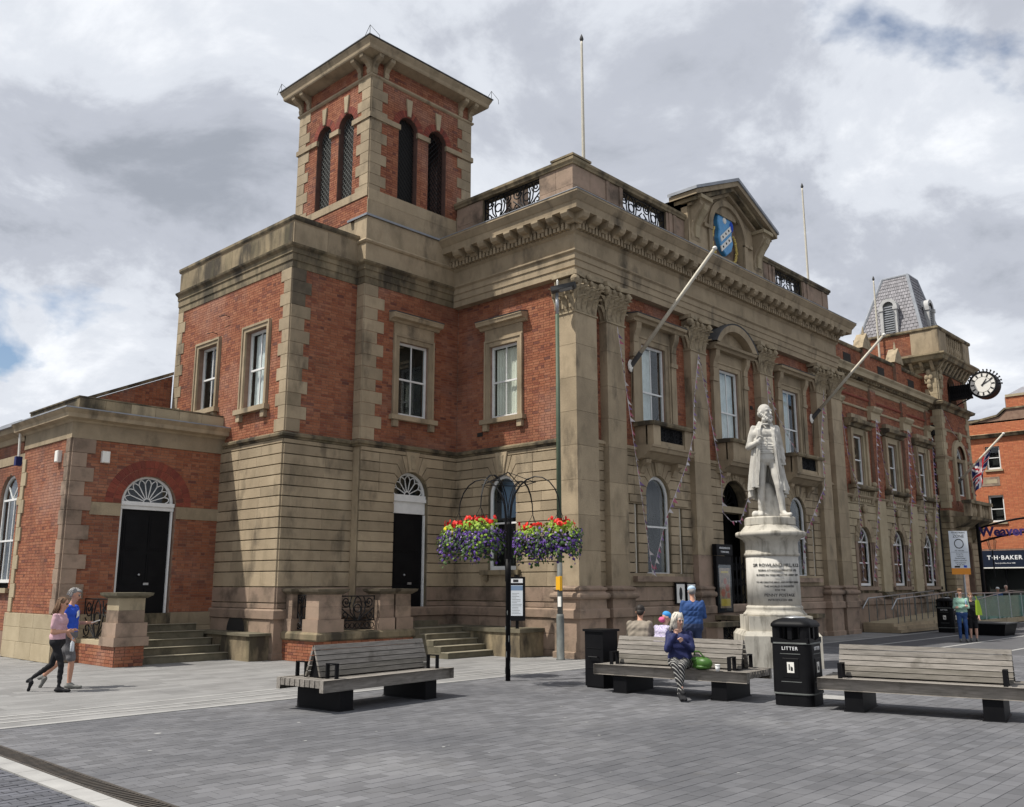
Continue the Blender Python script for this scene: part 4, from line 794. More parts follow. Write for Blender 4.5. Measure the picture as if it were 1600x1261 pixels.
# --- belfry tower
tx0, tx1, ty0, ty1 = -3.24, .90, 5.12, 8.88
RB = Fr((.9, 0, 0), (0, 1, 0), (1, 0, 0)); BB = Fr((0, 8.88, 0), (1, 0, 0), (0, 1, 0))
aF = [harch(-1.78, .37, 13.25, 15.66), harch(-.58, .37, 13.25, 15.66)]; aL = [harch(6.30, .37, 13.25, 15.66), harch(7.45, .37, 13.25, 15.66)]
for F, u0, u1, ar, see in ((TF, tx0, tx1, aF, 1), (TL, ty0, ty1, aL, 1), (RB, ty0, ty1, aL, 0), (BB, tx0, tx1, aF, 0)):
    m = MB(F); sheet(m, u0, u1, 12.37, 17.6, ar, depth=.38); sheet(m, u0 + .38, u1 - .38, 12.37, 17.6, ar, w=-.38, depth=.01); m.obj('belfry_wall', 'mortar_shade', TH)
    if see:
        BRK.lay(F, u0 + .01, u1 - .01, 13.1 if F is TF else 12.4, 17.4, [(a[0], a[1], a[2] + .01, a[3], a[4]) for a in ar])
        quoins(STN, F, u0, 1, 13.05, 16.85, .345, .62, .42, flip=0 if F is TF else 1); quoins(STN, F, u1, -1, 13.05, 16.85, .345, .62, .42, flip=1)
        for a in ar:                                    # brick arch ring, keystone, lattice
            for k in range(17):
                t0, t1 = math.pi * k / 17, math.pi * (k + 1) / 17; STN.poly(F, [(a[1] + rr * math.cos(t), a[4] + rr * math.sin(t)) for rr, t in ((.375, t0), (.375, t1), (.60, t1), (.60, t0))], 0, .018, 'brick_dark', 'arch_brick', k=.003, j=.004)
            STN.poly(F, [(a[1] - .07, a[4] + .40), (a[1] + .07, a[4] + .40), (a[1] + .13, a[4] + .98), (a[1] - .13, a[4] + .98)], 0, .06, 'stone_light', 'keystone')
        xs = [u0] + [e for a in sorted(ar, key=lambda a: a[1]) for e in (a[1] - .37, a[1] + .37)] + [u1]
        for p, q in ((xs[0], xs[1]), (xs[2], xs[3]), (xs[4], xs[5])): MB(F).box(p - .06 if p == u0 else p - .03, q + .06 if q == u1 else q + .03, -.02 if p != u0 and q != u1 else -.02, .065, 15.50, 15.66).obj('impost_band', 'stone', TH)
        MB(F).box(u0, u1, 0, .035, 12.9 if F is TF else 13.02, 13.25).obj('sill_band', 'stone', TH)
        if F is TF: MB(F).box(u0 - .02, u1, 0, .03, 12.37, 12.9).obj('belfry_plinth', 'stone', TH)
    for a in ar:
        m = MB(F); 
        def inside(u, v): return abs(u - a[1]) < .37 and 13.25 < v < (a[4] + math.sqrt(max(0, .137 - (u - a[1]) ** 2)))
        for s in (-1, 1):
            for k in range(26):
                c0 = 12.4 + k * .17; pts = [(a[1] - .37 + .0185 * i, c0 + (s * (-.37 + .0185 * i)) * 1.15 + .2) for i in range(41)]; ins = [p for p in pts if inside(*p)]
                if len(ins) > 2: m.tube([(ins[0][0], -.16, ins[0][1]), (ins[-1][0], -.16, ins[-1][1])], .010, 4, False)
        m.obj('lattice', 'iron' if F is TF else 'pole_grey', TH)  # front bars darker than the others, their shade put into the colour
        if not (F is TF and a[1] > -1) and see: MB(F).box(a[1] - .372, a[1] + .372, -.24, -.22, 13.25, 16.05).obj('shade_sheet', 'core', TH)  # added dark sheet standing for the shade inside the belfry
MB().box(tx0 + .4, tx1 - .4, ty0 + .4, ty1 - .4, 12.38, 12.6).obj('belfry_floor', 'core', TH)
ring = [(tx0, ty1), (tx0, ty0), (tx1, ty0), (tx1, ty1)]
MB().sweep(ring, [(0, 16.82), (.03, 16.83), (.07, 16.87), (.07, 16.92), (.02, 16.94), (0, 16.94)], closed=True).obj('string_band', 'stone', TH)
MB().sweep(ring, [(-.4, 17.40), (.08, 17.40), (.40, 17.46), (.42, 17.50), (.43, 17.58), (.47, 17.66), (.50, 17.72), (.50, 17.77), (-.4, 17.80)], closed=True).obj('eaves_cornice', 'stone', TH)
MB().sweep(ring, [(.50, 17.765), (.53, 17.77), (.53, 17.80), (.4, 17.85), (-2.0, 18.10), (-2.0, 17.9)], closed=True).obj('roof', 'dark_roof', TH)
brp = [(0, 16.94), (.06, 16.95), (.09, 17.05), (.07, 17.14), (.15, 17.24), (.28, 17.30), (.36, 17.36), (.38, 17.45), (0, 17.45)]
for F, u0, u1 in ((TF, tx0, tx1), (TL, ty0, ty1)):
    for x in (u0 + .08, u0 + .52, u1 - .08, u1 - .52): MB(F).prism(brp, x - .08, x + .08, 'a').obj('eaves_bracket', 'stone', TH)
for (x, y) in ((tx0 - .48, ty0 - .48), (tx0 - .48, ty1 + .48), (tx1 + .48, ty0 - .48)):   # wire frames at the eaves corners
    m = MB(); m.tube([(x, y, 17.8), (x, y, 18.1), (x + .45, y + .12, 18.02), (x + .45, y + .1, 17.85)], .008, 4); m.tube([(x, y, 18.1), (x + .1, y + .42, 17.9)], .008, 4); m.obj('corner_wire', 'iron', TH)
# small wall fittings
for F, a, c in ((WS, 8.6, 9.55), (WS, 9.25, 9.15)): m = MB(F); m.tube([(a, 0, c), (a, .16, c + .02), (a + .3, .18, c + .03)], .012, 4); m.obj('wire_bracket', 'iron', TH)
MB(SD).box(3.9, 4.12, .005, .03, 6.16, 6.28).obj('air_brick', 'core', TH)
for a, c in ((7.0, 7.95), (9.92, 7.85)): MB(FR).box(a, a + .16, .005, .03, c, c + .12).obj('air_brick', 'core', TH)
BRK.finish(); STN.finish()
# ------------------------------------------------------------------ annex and rear hall
AN = thing('annex', 'single storey brick annex with stone quoins and black arched double door at left', 'building', (-7.5, 8.47, 0))
AF = Fr((0, 8.47, 0), (1, 0, 0), (0, -1, 0)); AS = Fr((-9.61, 0, 0), (0, 1, 0), (-1, 0, 0)); AB = Bricks(AN, 'brick'); AK = Blocks(AN)
adoor = harch(-7.52, .74, .86, 3.92)
m = MB(AF); sheet(m, -9.61, -5.47, 0, 5.5, [adoor], depth=.3); m.obj('front_wall', 'mortar', AN); m = MB(AS); sheet(m, 8.47, 11.7, 0, 5.5); m.obj('side_wall', 'mortar', AN)
AB.lay(AF, -9.6, -5.48, 1.14, 5.47, [harch(-7.52, .745, .86, 3.92)]); AB.lay(AS, 8.48, 11.7, 1.14, 5.47)
for k in range(27):                                     # two rings of brick on edge round the arch
    t0, t1 = math.pi * k / 27, math.pi * (k + 1) / 27
    for r0, r1 in ((.75, .955), (.96, 1.17)): AK.poly(AF, [(-7.52 + rr * math.cos(t), 3.92 + rr * math.sin(t)) for rr, t in ((r0, t0), (r0, t1), (r1, t1), (r1, t0))], 0, .016, 'brick_dark', 'arch_brick', k=.003, j=.004)
for a, b in ((-9.05, -8.27), (-6.77, -5.48)): MB(AF).box(a, b, -.02, .035, 3.58, 3.90).obj('impost_band', 'stone', AN)
MB(AF).box(-9.64, -5.48, 0, .07, 0, 1.12).obj('plinth', 'stone_dirty', AN); MB(AS).box(8.42, 11.72, 0, .07, 0, 1.12).obj('plinth', 'stone_light', AN)
for c0, c1 in ((.0, .42), (.42, .78), (.78, 1.13)):
    rn = random.Random(int(c0 * 99))
    for F, u0, u1, n in ((AS, 8.41, 11.74, 3), (AF, -9.68, -8.3, 2), (AF, -6.75, -5.5, 1)):
        cu = [u0] + sorted(u0 + (u1 - u0) * (i + rn.uniform(-.2, .2)) / n for i in range(1, n)) + [u1]
        for p, q in zip(cu, cu[1:]): AK.box(F, p, q, .07, .09, c0, c1, 'stone_light' if F is AS else 'stone', k=.006, j=.003)
quoins(AK, AF, -9.61, 1, 1.14, 5.47, .36, .58, .38, w1=.05, mat='stone_pink'); quoins(AK, AS, 8.47, 1, 1.14, 5.47, .36, .34, .26, w1=.05, mat='stone_pink', flip=1); quoins(AK, AS, 11.7, -1, 1.14, 5.2, .36, .36, .24, w1=.05, mat='stone_light')
MB().sweep([(-9.61, 11.7), (-9.61, 8.47), (-5.47, 8.47)], [(-.3, 5.45), (.04, 5.47), (.04, 5.86), (.07, 5.88)]).obj('frieze', 'stone', AN)
MB().sweep([(-9.61, 12.0), (-9.61, 8.47), (-5.3, 8.47)], [(-.3, 5.86), (.06, 5.87), (.10, 5.92), (.25, 5.96), (.26, 6.06), (.34, 6.15), (.34, 6.18), (-.3, 6.22)]).obj('cornice', 'stone', AN)
MB().sweep([(-9.61, 12.0), (-9.61, 8.47), (-5.3, 8.47)], [(.32, 6.18), (.355, 6.17), (.355, 6.20), (.0, 6.26), (.0, 6.22)]).obj('lead_flashing', 'lead', AN)
for k in range(6): AK.box(Fr((0, 8.55, 0), (1, 0, 0), (0, -1, 0)), -9.5 + k * .67, -9.5 + (k + 1) * .67, -.2, 0, 6.22, 6.54, 'stone_dirty' if k < 2 else 'stone_light', 'parapet_slab', k=.005, j=.003)
MB().sweep([(-9.5, 12.0), (-9.5, 8.56), (-5.5, 8.56)], [(-.25, 6.22), (-.02, 6.22), (-.02, 6.54), (.02, 6.545), (.02, 6.58), (-.25, 6.60)]).obj('parapet', 'stone_dirty', AN)
MB().box(-9.4, -5.48, 8.7, 11.9, 5.9, 6.3).obj('roof', 'dark_roof', AN); MB().box(-9.3, -5.6, 9.3, 11.9, 0, 5.9).obj('inner_core', 'core', AN)
fanlight(AN, AF, -7.52, .70, 3.98, .10, petals=9); panel_door(AN, AF, -7.52, .66, .88, 3.78, .10)
m = MB(AF); m.box(-8.24, -6.80, -.2, -.06, 3.78, 3.88); m.box(-8.24, -6.80, -.2, -.02, 3.88, 3.98); m.obj('transom', 'white_paint', AN); MB(AF).box(-8.24, -6.8, -.72, -.70, .8, 4.8).obj('dark_hall', 'core', AN)
for F, a, c in ((AF, -8.78, 5.05), (AS, 9.15, 5.05)): MB(F).cham(a - .1, a + .1, 0, .12, c - .15, c + .15, .02).obj('alarm_box', 'clock_white', AN)
# door steps, pier and railing
for k in range(5): MB().box(-8.42 + .02 * k, -6.14 - .02 * k, 6.45 + .38 * k, 8.4, .168 * k, .168 * (k + 1)).obj('step', 'step_stone', AN); MB().box(-8.42 + .02 * k, -6.12 - .02 * k, 6.42 + .38 * k, 6.60 + .38 * k, .168 * (k + 1), .168 * (k + 1) + .014).obj('step_nosing', 'lit_edge', AN)
P0, P1, Q0, Q1 = -9.08, -8.46, 6.22, 6.86
PB = Fr((0, Q0 - .04, 0), (1, 0, 0), (0, -1, 0)); PL = Fr((P0 - .04, 0, 0), (0, 1, 0), (-1, 0, 0))
MB().box(P0 - .03, P1 + .03, Q0 - .03, 8.4, 0, .46).obj('pier_base', 'mortar', AN); AB.lay(PB, P0 - .04, P1 + .04, 0, .46); AB.lay(PL, Q0 - .04, 8.4, 0, .46)
MB().box(P0 - .02, P1, Q1, 8.42, .46, .56).obj('wall_coping', 'stone_light', AN)
MB().box(P0 - .10, P1 + .10, Q0 - .10, Q1 + .06, .46, .66).obj('pier', 'stone_pink', AN); MB().box(P0 - .06, P1 + .06, Q0 - .06, Q1 + .04, .663, .98).obj('pier_stone', 'stone_pink', AN); MB().box(P0, P1, Q0, Q1, .983, 1.26).obj('pier_stone', 'stone_pink', AN); MB().box(P0 + .003, P1 - .003, Q0 + .003, Q1 - .003, 1.263, 1.54).obj('pier_stone', 'stone_light', AN)
MB().sweep([(P0, Q1), (P0, Q0), (P1, Q0), (P1, Q1)], [(-.2, 1.54), (.02, 1.54), (.12, 1.60), (.14, 1.66), (-.2, 1.67)], closed=True).obj('pier_cap', 'step_stone', AN); MB().box(P0 - .1, P1 + .1, Q0 - .1, Q1 + .1, 1.61, 1.665).obj('pier_top', 'step_stone', AN)
scroll_grille(AN, Fr((P0 + .12, 0, 0), (0, 1, 0), (-1, 0, 0)), Q1 + .02, 8.42, .58, 1.52, 0, .016); scroll_grille(AN, Fr((0, 6.6, 0), (1, 0, 0), (0, -1, 0)), -9.9, P0, .58, 1.5, 0, .016) if False else None
AB.finish(); AK.finish()
RH = thing('rear_hall', 'long brick hall with tall arched windows behind the annex, at far left edge', 'building', (-9.3, 14, 0))
RS = Fr((-9.32, 0, 0), (0, 1, 0), (-1, 0, 0)); RBk = Bricks(RH, 'brick'); rw = [harch(13.55, .72, 1.75, 4.25), harch(17.0, .72, 1.75, 4.25)]
m = MB(RS); sheet(m, 11.7, 30, 0, 6.3, rw, depth=.34); m.obj('side_wall', 'mortar', RH); RBk.lay(RS, 11.71, 20, 0.6, 5.9, rw)
for w_ in rw:
    sash(RH, RS, w_[1], .70, 1.9, 4.9, spring=4.25, rec=.08, bars=2, meet=.5, arch_bars=True); MB(RS).box(w_[1] - .85, w_[1] + .85, -.2, .12, 1.62, 1.75).obj('sill', 'stone_light', RH)
    MB(RS).box(w_[1] - 1.45, w_[1] - .73, 0, .03, 4.05, 4.27).obj('impost_band', 'stone', RH)
MB().sweep([(-9.32, 30), (-9.32, 11.75)], [(0, 5.25), (.03, 5.25), (.03, 5.5), (0, 5.5)]).obj('band', 'stone', RH)
MB().sweep([(-9.32, 30), (-9.32, 11.95)], [(0, 5.85), (.06, 5.86), (.1, 6.0), (.3, 6.1), (.34, 6.25), (0, 6.3)]).obj('cornice', 'stone', RH); MB().sweep([(-9.32, 30), (-9.32, 11.95)], [(.30, 6.24), (.42, 6.24), (.42, 6.34), (.28, 6.36)]).obj('gutter', 'lead', RH)
MB().add([(-9.32, 11.95, 6.3), (-9.32, 30, 6.3), (-4.6, 30, 8.55), (-4.6, 11.95, 8.55)], [(0, 1, 2, 3)]).obj('roof', 'slate', RH)
GF = Fr((0, 11.93, 0), (1, 0, 0), (0, -1, 0))
MB(GF).prism([(-9.3, 5.9), (-5.47, 5.9), (-5.47, 8.30), (-9.3, 6.55)], -.3, 0).obj('gable_wall', 'mortar', RH)
for k in range(31):
    v = 5.95 + k * .075; x0 = max(-9.28, -5.47 - (8.30 - v - .08) / .457); 
    if x0 < -5.6: RBk.lay(GF, x0, -5.48, v, v + .075)
MB(GF).prism([(-9.4, 6.52), (-5.47, 8.32), (-5.47, 8.42), (-9.4, 6.62)], -.35, .06).obj('gable_coping', 'stone_dirty', RH)
MB().box(-9.1, -5.5, 12.4, 30, 0, 6.2).obj('inner_core', 'core', RH); MB().tube([(-9.75, 11.85, 5.95), (-9.72, 11.86, 5.3)], .035, 6).obj('downpipe', 'clock_white', RH); MB().box(-9.8, -9.64, 11.8, 11.95, 5.05, 5.3).obj('pipe_head', 'flag_blue', RH)
RBk.finish()
# ------------------------------------------------------------------ the range to the right of the front
RG = thing('market_hall_range', 'ornate brick and stone range with arched ground floor windows right of the pilasters', 'building', (22, .6, 0))
RW = Fr((0, .6, 0), (1, 0, 0), (0, -1, 0)); GB = Bricks(RG, 'brick'); GK = Blocks(RG)
CW = [19.4, 23.1, 26.8]; X0, X1 = 16.9, 28.3
hg = [harch(c, .62, 1.78, 3.58) for c in CW]; hu = [hrect(c - .5, c + .5, 6.0, 8.05) for c in CW]
m = MB(RW); sheet(m, X0, X1, 0, 5.5, hg, depth=.5); m.obj('ground_floor_wall', 'stone_dirty', RG); m = MB(RW); sheet(m, X0, X1, 5.5, 10.5, hu, depth=.3); m.obj('upper_wall', 'mortar', RG)
GB.lay(RW, X0, X1, 5.5, 10.3, [hrect(a - .3, b + .3, c - .1, d + .5) for _, a, b, c, d in hu]); GB.lay(Fr((0, .75, 0), (1, 0, 0), (0, -1, 0)), X0, X1, 10.95, 12.02)
ln = [1.55 + .29 * i for i in range(8)] + [3.58] + [3.58 + .31 * i for i in range(1, 6)] + [5.45]
for z0, z1 in zip(ln, ln[1:]):
    for a, b in spans(X0, X1, (z0 + z1) / 2, [harch(c, 1.0, 1.5, 3.58) for c in CW]):
        n = max(1, round((b - a) / 1.3))
        for k in range(n): GK.box(RW, a + (b - a) * k / n, a + (b - a) * (k + 1) / n, 0, .05, z0, z1, 'stone_light', k=.008, j=.012, ja=.001)
for c in CW:
    for k in range(13):
        t0, t1 = math.pi * k / 13, math.pi * (k + 1) / 13; GK.poly(RW, [(c + rr * math.cos(t), 3.58 + rr * math.sin(t)) for rr, t in ((.63, t0), (.63, (t0 + t1) / 2), (.63, t1), (1.0, t1), (1.0, t0))], 0, .09, 'stone', 'voussoir')
    for s in (-1, 1):
        for q, (w0, w1) in enumerate(((.62, .74), (.74, .87), (.87, 1.0))): a, b = sorted((c + s * w0, c + s * w1)); MB(RW).box(a, b, -.05, .02 + .035 * q, 1.75, 3.58).obj('jamb_moulding', 'stone_pink', RG)
    GK.poly(RW, [(c - .1, 4.18), (c + .1, 4.18), (c + .17, 4.75), (c - .17, 4.75)], 0, .16, 'stone', 'keystone'); MB(RW).ell((c, .16, 4.95), (.2, .1, .2), 10, 6).obj('carved_boss', 'stone_carved', RG)
    sash(RG, RW, c, .60, 1.8, 4.1, spring=3.58, rec=.08, bars=0, meet=.52, arch_bars=True, fw=.08); MB(RW).box(c - 1.05, c + 1.05, 0, .16, 1.62, 1.76).obj('sill', 'stone_pink', RG)
    s = MB(RW); s.box(c - .86, c - .5, 0, .10, 5.9, 8.1); s.box(c + .5, c + .86, 0, .10, 5.9, 8.1); s.box(c - .86, c + .86, 0, .10, 8.1, 8.36); s = s.obj('window_surround', 'stone_light', RG)
    for q in (-1, 1): a, b = sorted((c + q * .66, c + q * .86)); MB(RW).box(a, b, .10, .17, 5.9, 8.3).obj('surround_strip', 'stone', s)
    MB(RW).prism([(0, 8.36), (.2, 8.38), (.25, 8.48), (.42, 8.52), (.45, 8.66), (0, 8.72)], c - 1.15, c + 1.15, 'a').obj('hood', 'stone_dirty', s); MB(RW).box(c - .8, c + .8, 0, .2, 8.72, 8.92).obj('hood_block', 'stone', s)
    MB(RW).prism([(0, 5.72), (.32, 5.76), (.36, 5.84), (.36, 5.90), (0, 5.92)], c - 1.2, c + 1.2, 'a').obj('sill', 'stone_dirty', s)
    for k in range(8): MB(RW).box(c - .78 + k * .2, c - .64 + k * .2, 0, .12, 5.25, 5.70).obj('sill_flute', 'stone_light', s)
    for q in (-1, 1): x = c + q * 1.0; MB(RW).prism([(0, 5.2), (.1, 5.22), (.2, 5.45), (.3, 5.72), (0, 5.72)], x - .14, x + .14, 'a').obj('sill_bracket', 'stone_carved', s); MB(RW).ell((x, .22, 6.02), (.14, .14, .13), 8, 6).obj('sill_ball', 'stone_carved', s)
    sash(RG, RW, c, .5, 6.0, 8.05, rec=.04, bars=0)
PX = [21.25, 24.95]
for x in PX + [17.3, 28.05]:
    MB(RW).box(x - .42, x + .42, -.02, .14, 5.46, 8.9).obj('brick_pilaster', 'mortar', RG); GB.lay(RW, x - .42, x + .42, 5.5, 8.9, w=.14); MB(RW).box(x - .42, x + .42, 0, .16, 1.5, 5.4).obj('stone_pilaster', 'stone_light', RG)
    MB(RW).prism([(0, 8.9), (.18, 8.9), (.18, 9.25), (.26, 9.3), (.34, 9.42), (.34, 9.50), (0, 9.52)], x - .5, x + .5, 'a').obj('pilaster_cap', 'stone_light', RG); MB(RW).prism([(0, 1.30), (.34, 1.32), (.34, 1.40), (.18, 1.55), (0, 1.58)], x - .5, x + .5, 'a').obj('pilaster_base', 'stone_dirty', RG)
    MB(RW).box(x - .3, x + .3, 0, .12, 9.52, 10.3).obj('pilaster_pier', 'mortar', RG); GB.lay(RW, x - .3, x + .3, 9.52, 10.22, w=.12)
MB().sweep([(X0, .6), (X1, .6)], [(0, 0), (.14, 0), (.14, 1.0), (.2, 1.05), (.2, 1.2), (.1, 1.3), (.05, 1.5), (0, 1.5)]).obj('plinth', 'stone_pink', RG)
MB().sweep([(X0, .6), (X1, .6)], [(0, 5.36), (.14, 5.38), (.2, 5.45), (.2, 5.5), (0, 5.54)]).obj('string_course', 'stone', RG)
for z in (9.3, 9.75): MB().sweep([(X0, .6), (X1, .6)], [(0, z), (.05, z), (.07, z + .05), (.04, z + .1), (0, z + .1)]).obj('string_course', 'stone_light' if z < 9.5 else 'brick_dark', RG)
MB().sweep([(X0, .6), (X1, .6)], [(0, 10.2), (.06, 10.22), (.06, 10.4), (.14, 10.44), (.14, 10.62), (.42, 10.64), (.44, 10.8), (.52, 10.9), (.52, 10.95), (-.2, 11.0)]).obj('cornice', 'stone_light', RG)
for k in range(38): x = X0 + .25 + k * .295; MB(RW).ell((x, .24, 10.54), (.075, .12, .085), 6, 4).obj('cornice_bracket', 'stone_dirty', RG)
MB().box(X0, X1, .76, 1.05, 10.9, 12.0).obj('parapet', 'mortar', RG); MB().sweep([(X0, .75), (X1, .75)], [(-.4, 12.0), (.06, 12.0), (.1, 12.06), (.1, 12.14), (-.4, 12.2)]).obj('parapet_coping', 'stone_dirty', RG)
for c in CW: MB(Fr((0, .75, 0), (1, 0, 0), (0, -1, 0))).box(c - .38, c + .38, 0, .025, 11.3, 11.72).obj('parapet_vent', 'core', RG)
for x in PX:
    MB().box(x - .35, x + .35, .60, 1.1, 10.98, 12.3).obj('parapet_pier', 'mortar', RG); GB.lay(RW, x - .35, x + .35, 11.0, 12.25); m = MB(Fr((0, .6, 0), (1, 0, 0), (0, -1, 0))); m.prism([(x - .55, 12.2), (x - .35, 12.55), (x, 12.95), (x + .35, 12.55), (x + .55, 12.2)], -.4, .06); m.tube([(x, -.1, 12.9), (x, -.1, 13.3)], [.08, .01], 5); m.obj('parapet_finial', 'stone_carved', RG)
MB().box(X0, X1, 1.25, 12, 0, 11.6).obj('inner_core', 'core', RG); MB().tube([(28.2, .45, 0), (28.2, .45, 9.6)], .07, 8).obj('downpipe', 'iron', RG); MB().box(28.05, 28.4, .3, .58, 9.1, 9.6).obj('pipe_head', 'iron', RG)
GB.finish(); GK.finish()
# ------------------------------------------------------------------ corner tower with clock
CT = thing('clock_tower', 'stone and brick corner tower with slated mansard roof and small balcony', 'building', (30.3, 0, 0))
CF = Fr((0, 0, 0), (1, 0, 0), (0, -1, 0)); CS = Fr((28.35, 0, 0), (0, 1, 0), (-1, 0, 0)); a0, a1 = 28.35, 32.5; CB = Bricks(CT, 'brick', limit=200); CK = Blocks(CT, limit=200)
ha = [harch(30.4, .62, 6.2, 8.1)]; hn = [harch(30.4, .62, 10.9, 11.7)]; hd = [harch(30.4, .75, .6, 3.3)]
m = MB(CF); sheet(m, a0, a1, 0, 5.4, hd); sheet(m, a0, a1, 5.4, 10.5, ha); sheet(m, a0, a1, 10.5, 13.1, hn); m.obj('front_wall', 'mortar', CT); m = MB(CS); sheet(m, 0, 3.9, 0, 13.1); m.obj('side_wall', 'mortar', CT)
CB.lay(CF, a0, a1, 5.4, 10.4, ha); CB.lay(CS, 0.02, .7, 5.4, 10.4); CB.lay(CF, a0, a1, 10.9, 12.5, hn); CB.lay(CS, .02, 3.8, 10.9, 12.5)
for k in range(15):
    z0 = .9 + k * .30
    for a, b in spans(a0, a1, z0 + .15, [harch(30.4, .8, .6, 3.3)]): CK.box(CF, a, b, 0, .05, z0, z0 + .30, 'stone', j=.012, ja=.001)
    CK.box(CS, .0, .6, 0, .05, z0, z0 + .30, 'stone_dirty', j=.012, ja=.001)
for F, e, s in ((CF, a0, 1), (CF, a1, -1), (CS, 0, 1)): quoins(CK, F, e, s, 5.5, 10.4, .33, .55, .36, w1=.05, mat='stone_light'); quoins(CK, F, e, s, 10.9, 12.6, .30, .6, .4, w1=.05, mat='stone_light')
loop = [(a0, 4), (a0, 0), (a1, 0), (a1, 4)]
MB().sweep(loop, [(0, 0), (.12, 0), (.12, .8), (.05, .9), (0, .9)]).obj('plinth', 'stone_dirty', CT); MB().sweep(loop, [(0, 7.9), (.05, 7.92), (.10, 8.05), (.02, 8.1), (0, 8.1)]).obj('impost_band', 'stone', CT)
MB().sweep(loop, [(0, 9.35), (.05, 9.36), (.07, 9.45), (0, 9.5)]).obj('string_course', 'stone', CT); MB().sweep(loop, [(-.1, 10.38), (.08, 10.4), (.12, 10.55), (.30, 10.62), (.34, 10.74), (-.1, 10.9)]).obj('belt_cornice', 'stone_dirty', CT)
MB().sweep(loop, [(-.1, 12.3), (.06, 12.32), (.1, 12.5), (.22, 12.6), (.26, 12.75), (.52, 12.85), (.58, 13.0), (.66, 13.08), (.66, 13.16), (-.2, 13.24)]).obj('cornice', 'stone_dirty', CT)
for k in range(9): x = a0 + .1 + k * .5; MB(CF).prism([(.05, 12.35), (.14, 12.4), (.3, 12.66), (.44, 12.84), (.05, 12.84)], x - .08, x + .08, 'a').obj('cornice_bracket', 'stone_carved', CT)
for k in range(6): x = .1 + k * .5; MB(CS).prism([(.05, 12.35), (.14, 12.4), (.3, 12.66), (.44, 12.84), (.05, 12.84)], x - .08, x + .08, 'a').obj('cornice_bracket', 'stone_carved', CT)
for F, e in ((CF, a0 + .3), (CF, a1 - .3), (CS, .35)): m = MB(F); [m.ell((e + dx, .1, 12.3 - dz), (.12, .09, .16), 8, 6) for dx, dz in ((0, 0), (-.1, .25), (.1, .25), (0, .5), (.0, .7))]; m.obj('carved_swag', 'stone_carved', CT)
for F, u0, u1 in ((CF, a0 - .35, a0 + .9), (CF, a1 - .7, a1 + .3), (CS, -.35, 1.0)): MB(F).box(u0, u1, .05, .33, 13.2, 14.5).obj('parapet_pier', 'stone', CT)
MB(CS).box(1.0, 3.9, .02, .28, 13.2, 14.4).obj('parapet_wall', 'mortar', CT); CB.lay(CS, 1.0, 3.9, 13.3, 14.4, w=.28); MB(CF).box(a0 + .9, a1 - .7, .1, .3, 13.2, 13.42).obj('balustrade_base', 'stone', CT)
for k in range(8): x = a0 + 1.06 + k * .31; m = MB(); m.lathe([(.06, 13.42), (.06, 13.48), (.10, 13.65), (.05, 13.95), (.07, 14.2), (.07, 14.35)], (x, -.2), 8); m.obj('baluster', 'stone', CT, True)
MB().sweep([(a0 + .0, 3.9), (a0, 0), (a1, 0), (a1, 3.9)], [(-.05, 14.38), (.36, 14.40), (.40, 14.46), (.40, 14.56), (-.05, 14.6)]).obj('parapet_coping', 'stone_dirty', CT)
# mansard in slates
bz, tz = 14.0, 18.05; Bm = [(28.7, .5), (32.0, .5), (32.0, 4.25), (28.7, 4.25)]; Tm = [(29.6, 1.41), (30.9, 1.41), (30.9, 2.73), (29.6, 2.73)]
def lerp(i, t, s): p, q = Bm[i % 4], Bm[(i + 1) % 4]; a, b = Tm[i % 4], Tm[(i + 1) % 4]; x0 = p[0] + (q[0] - p[0]) * s; y0 = p[1] + (q[1] - p[1]) * s; x1 = a[0] + (b[0] - a[0]) * s; y1 = a[1] + (b[1] - a[1]) * s; return (x0 + (x1 - x0) * t, y0 + (y1 - y0) * t, bz + (tz - bz) * t)
m = MB(); m.add([(*p, bz) for p in Bm] + [(*p, tz) for p in Tm], [(0, 1, 5, 4), (1, 2, 6, 5), (2, 3, 7, 6), (3, 0, 4, 7), (4, 5, 6, 7)]); mans = m.obj('mansard', 'slate', CT)
rn = random.Random(9); m = MB()
for i in (0, 3):
    nx = Vector((0, -1, .2)) if i == 0 else Vector((-1, 0, .2))
    for r_ in range(21):
        t0, t1 = r_ / 21, (r_ + 1.25) / 21; n = 14; o = .5 * (r_ % 2)
        for k in range(-1, n):
            s0, s1 = max(0, (k + o) / n + .004), min(1, (k + o + 1) / n - .004)
            if s1 - s0 < .02: continue
            q = [Vector(lerp(i, t, s)) for t, s in ((t0, s0), (t0, s1), (min(1, t1), s1), (min(1, t1), s0))]; e0 = .035 + rn.uniform(0, .008)
            m.add([tuple(q[0] + nx * e0), tuple(q[1] + nx * e0), tuple(q[2] + nx * .012), tuple(q[3] + nx * .012)], [(0, 1, 2, 3)])
m.obj('slates', 'slate', CT, kind='stuff')
m = MB()
for i in range(4): m.tube([(*Bm[i], bz), (*Tm[i], tz)], .09, 6); m.tube([(*Tm[i], tz), (*Tm[(i + 1) % 4], tz)], .07, 6)
m.obj('lead_hips', 'lead', CT)
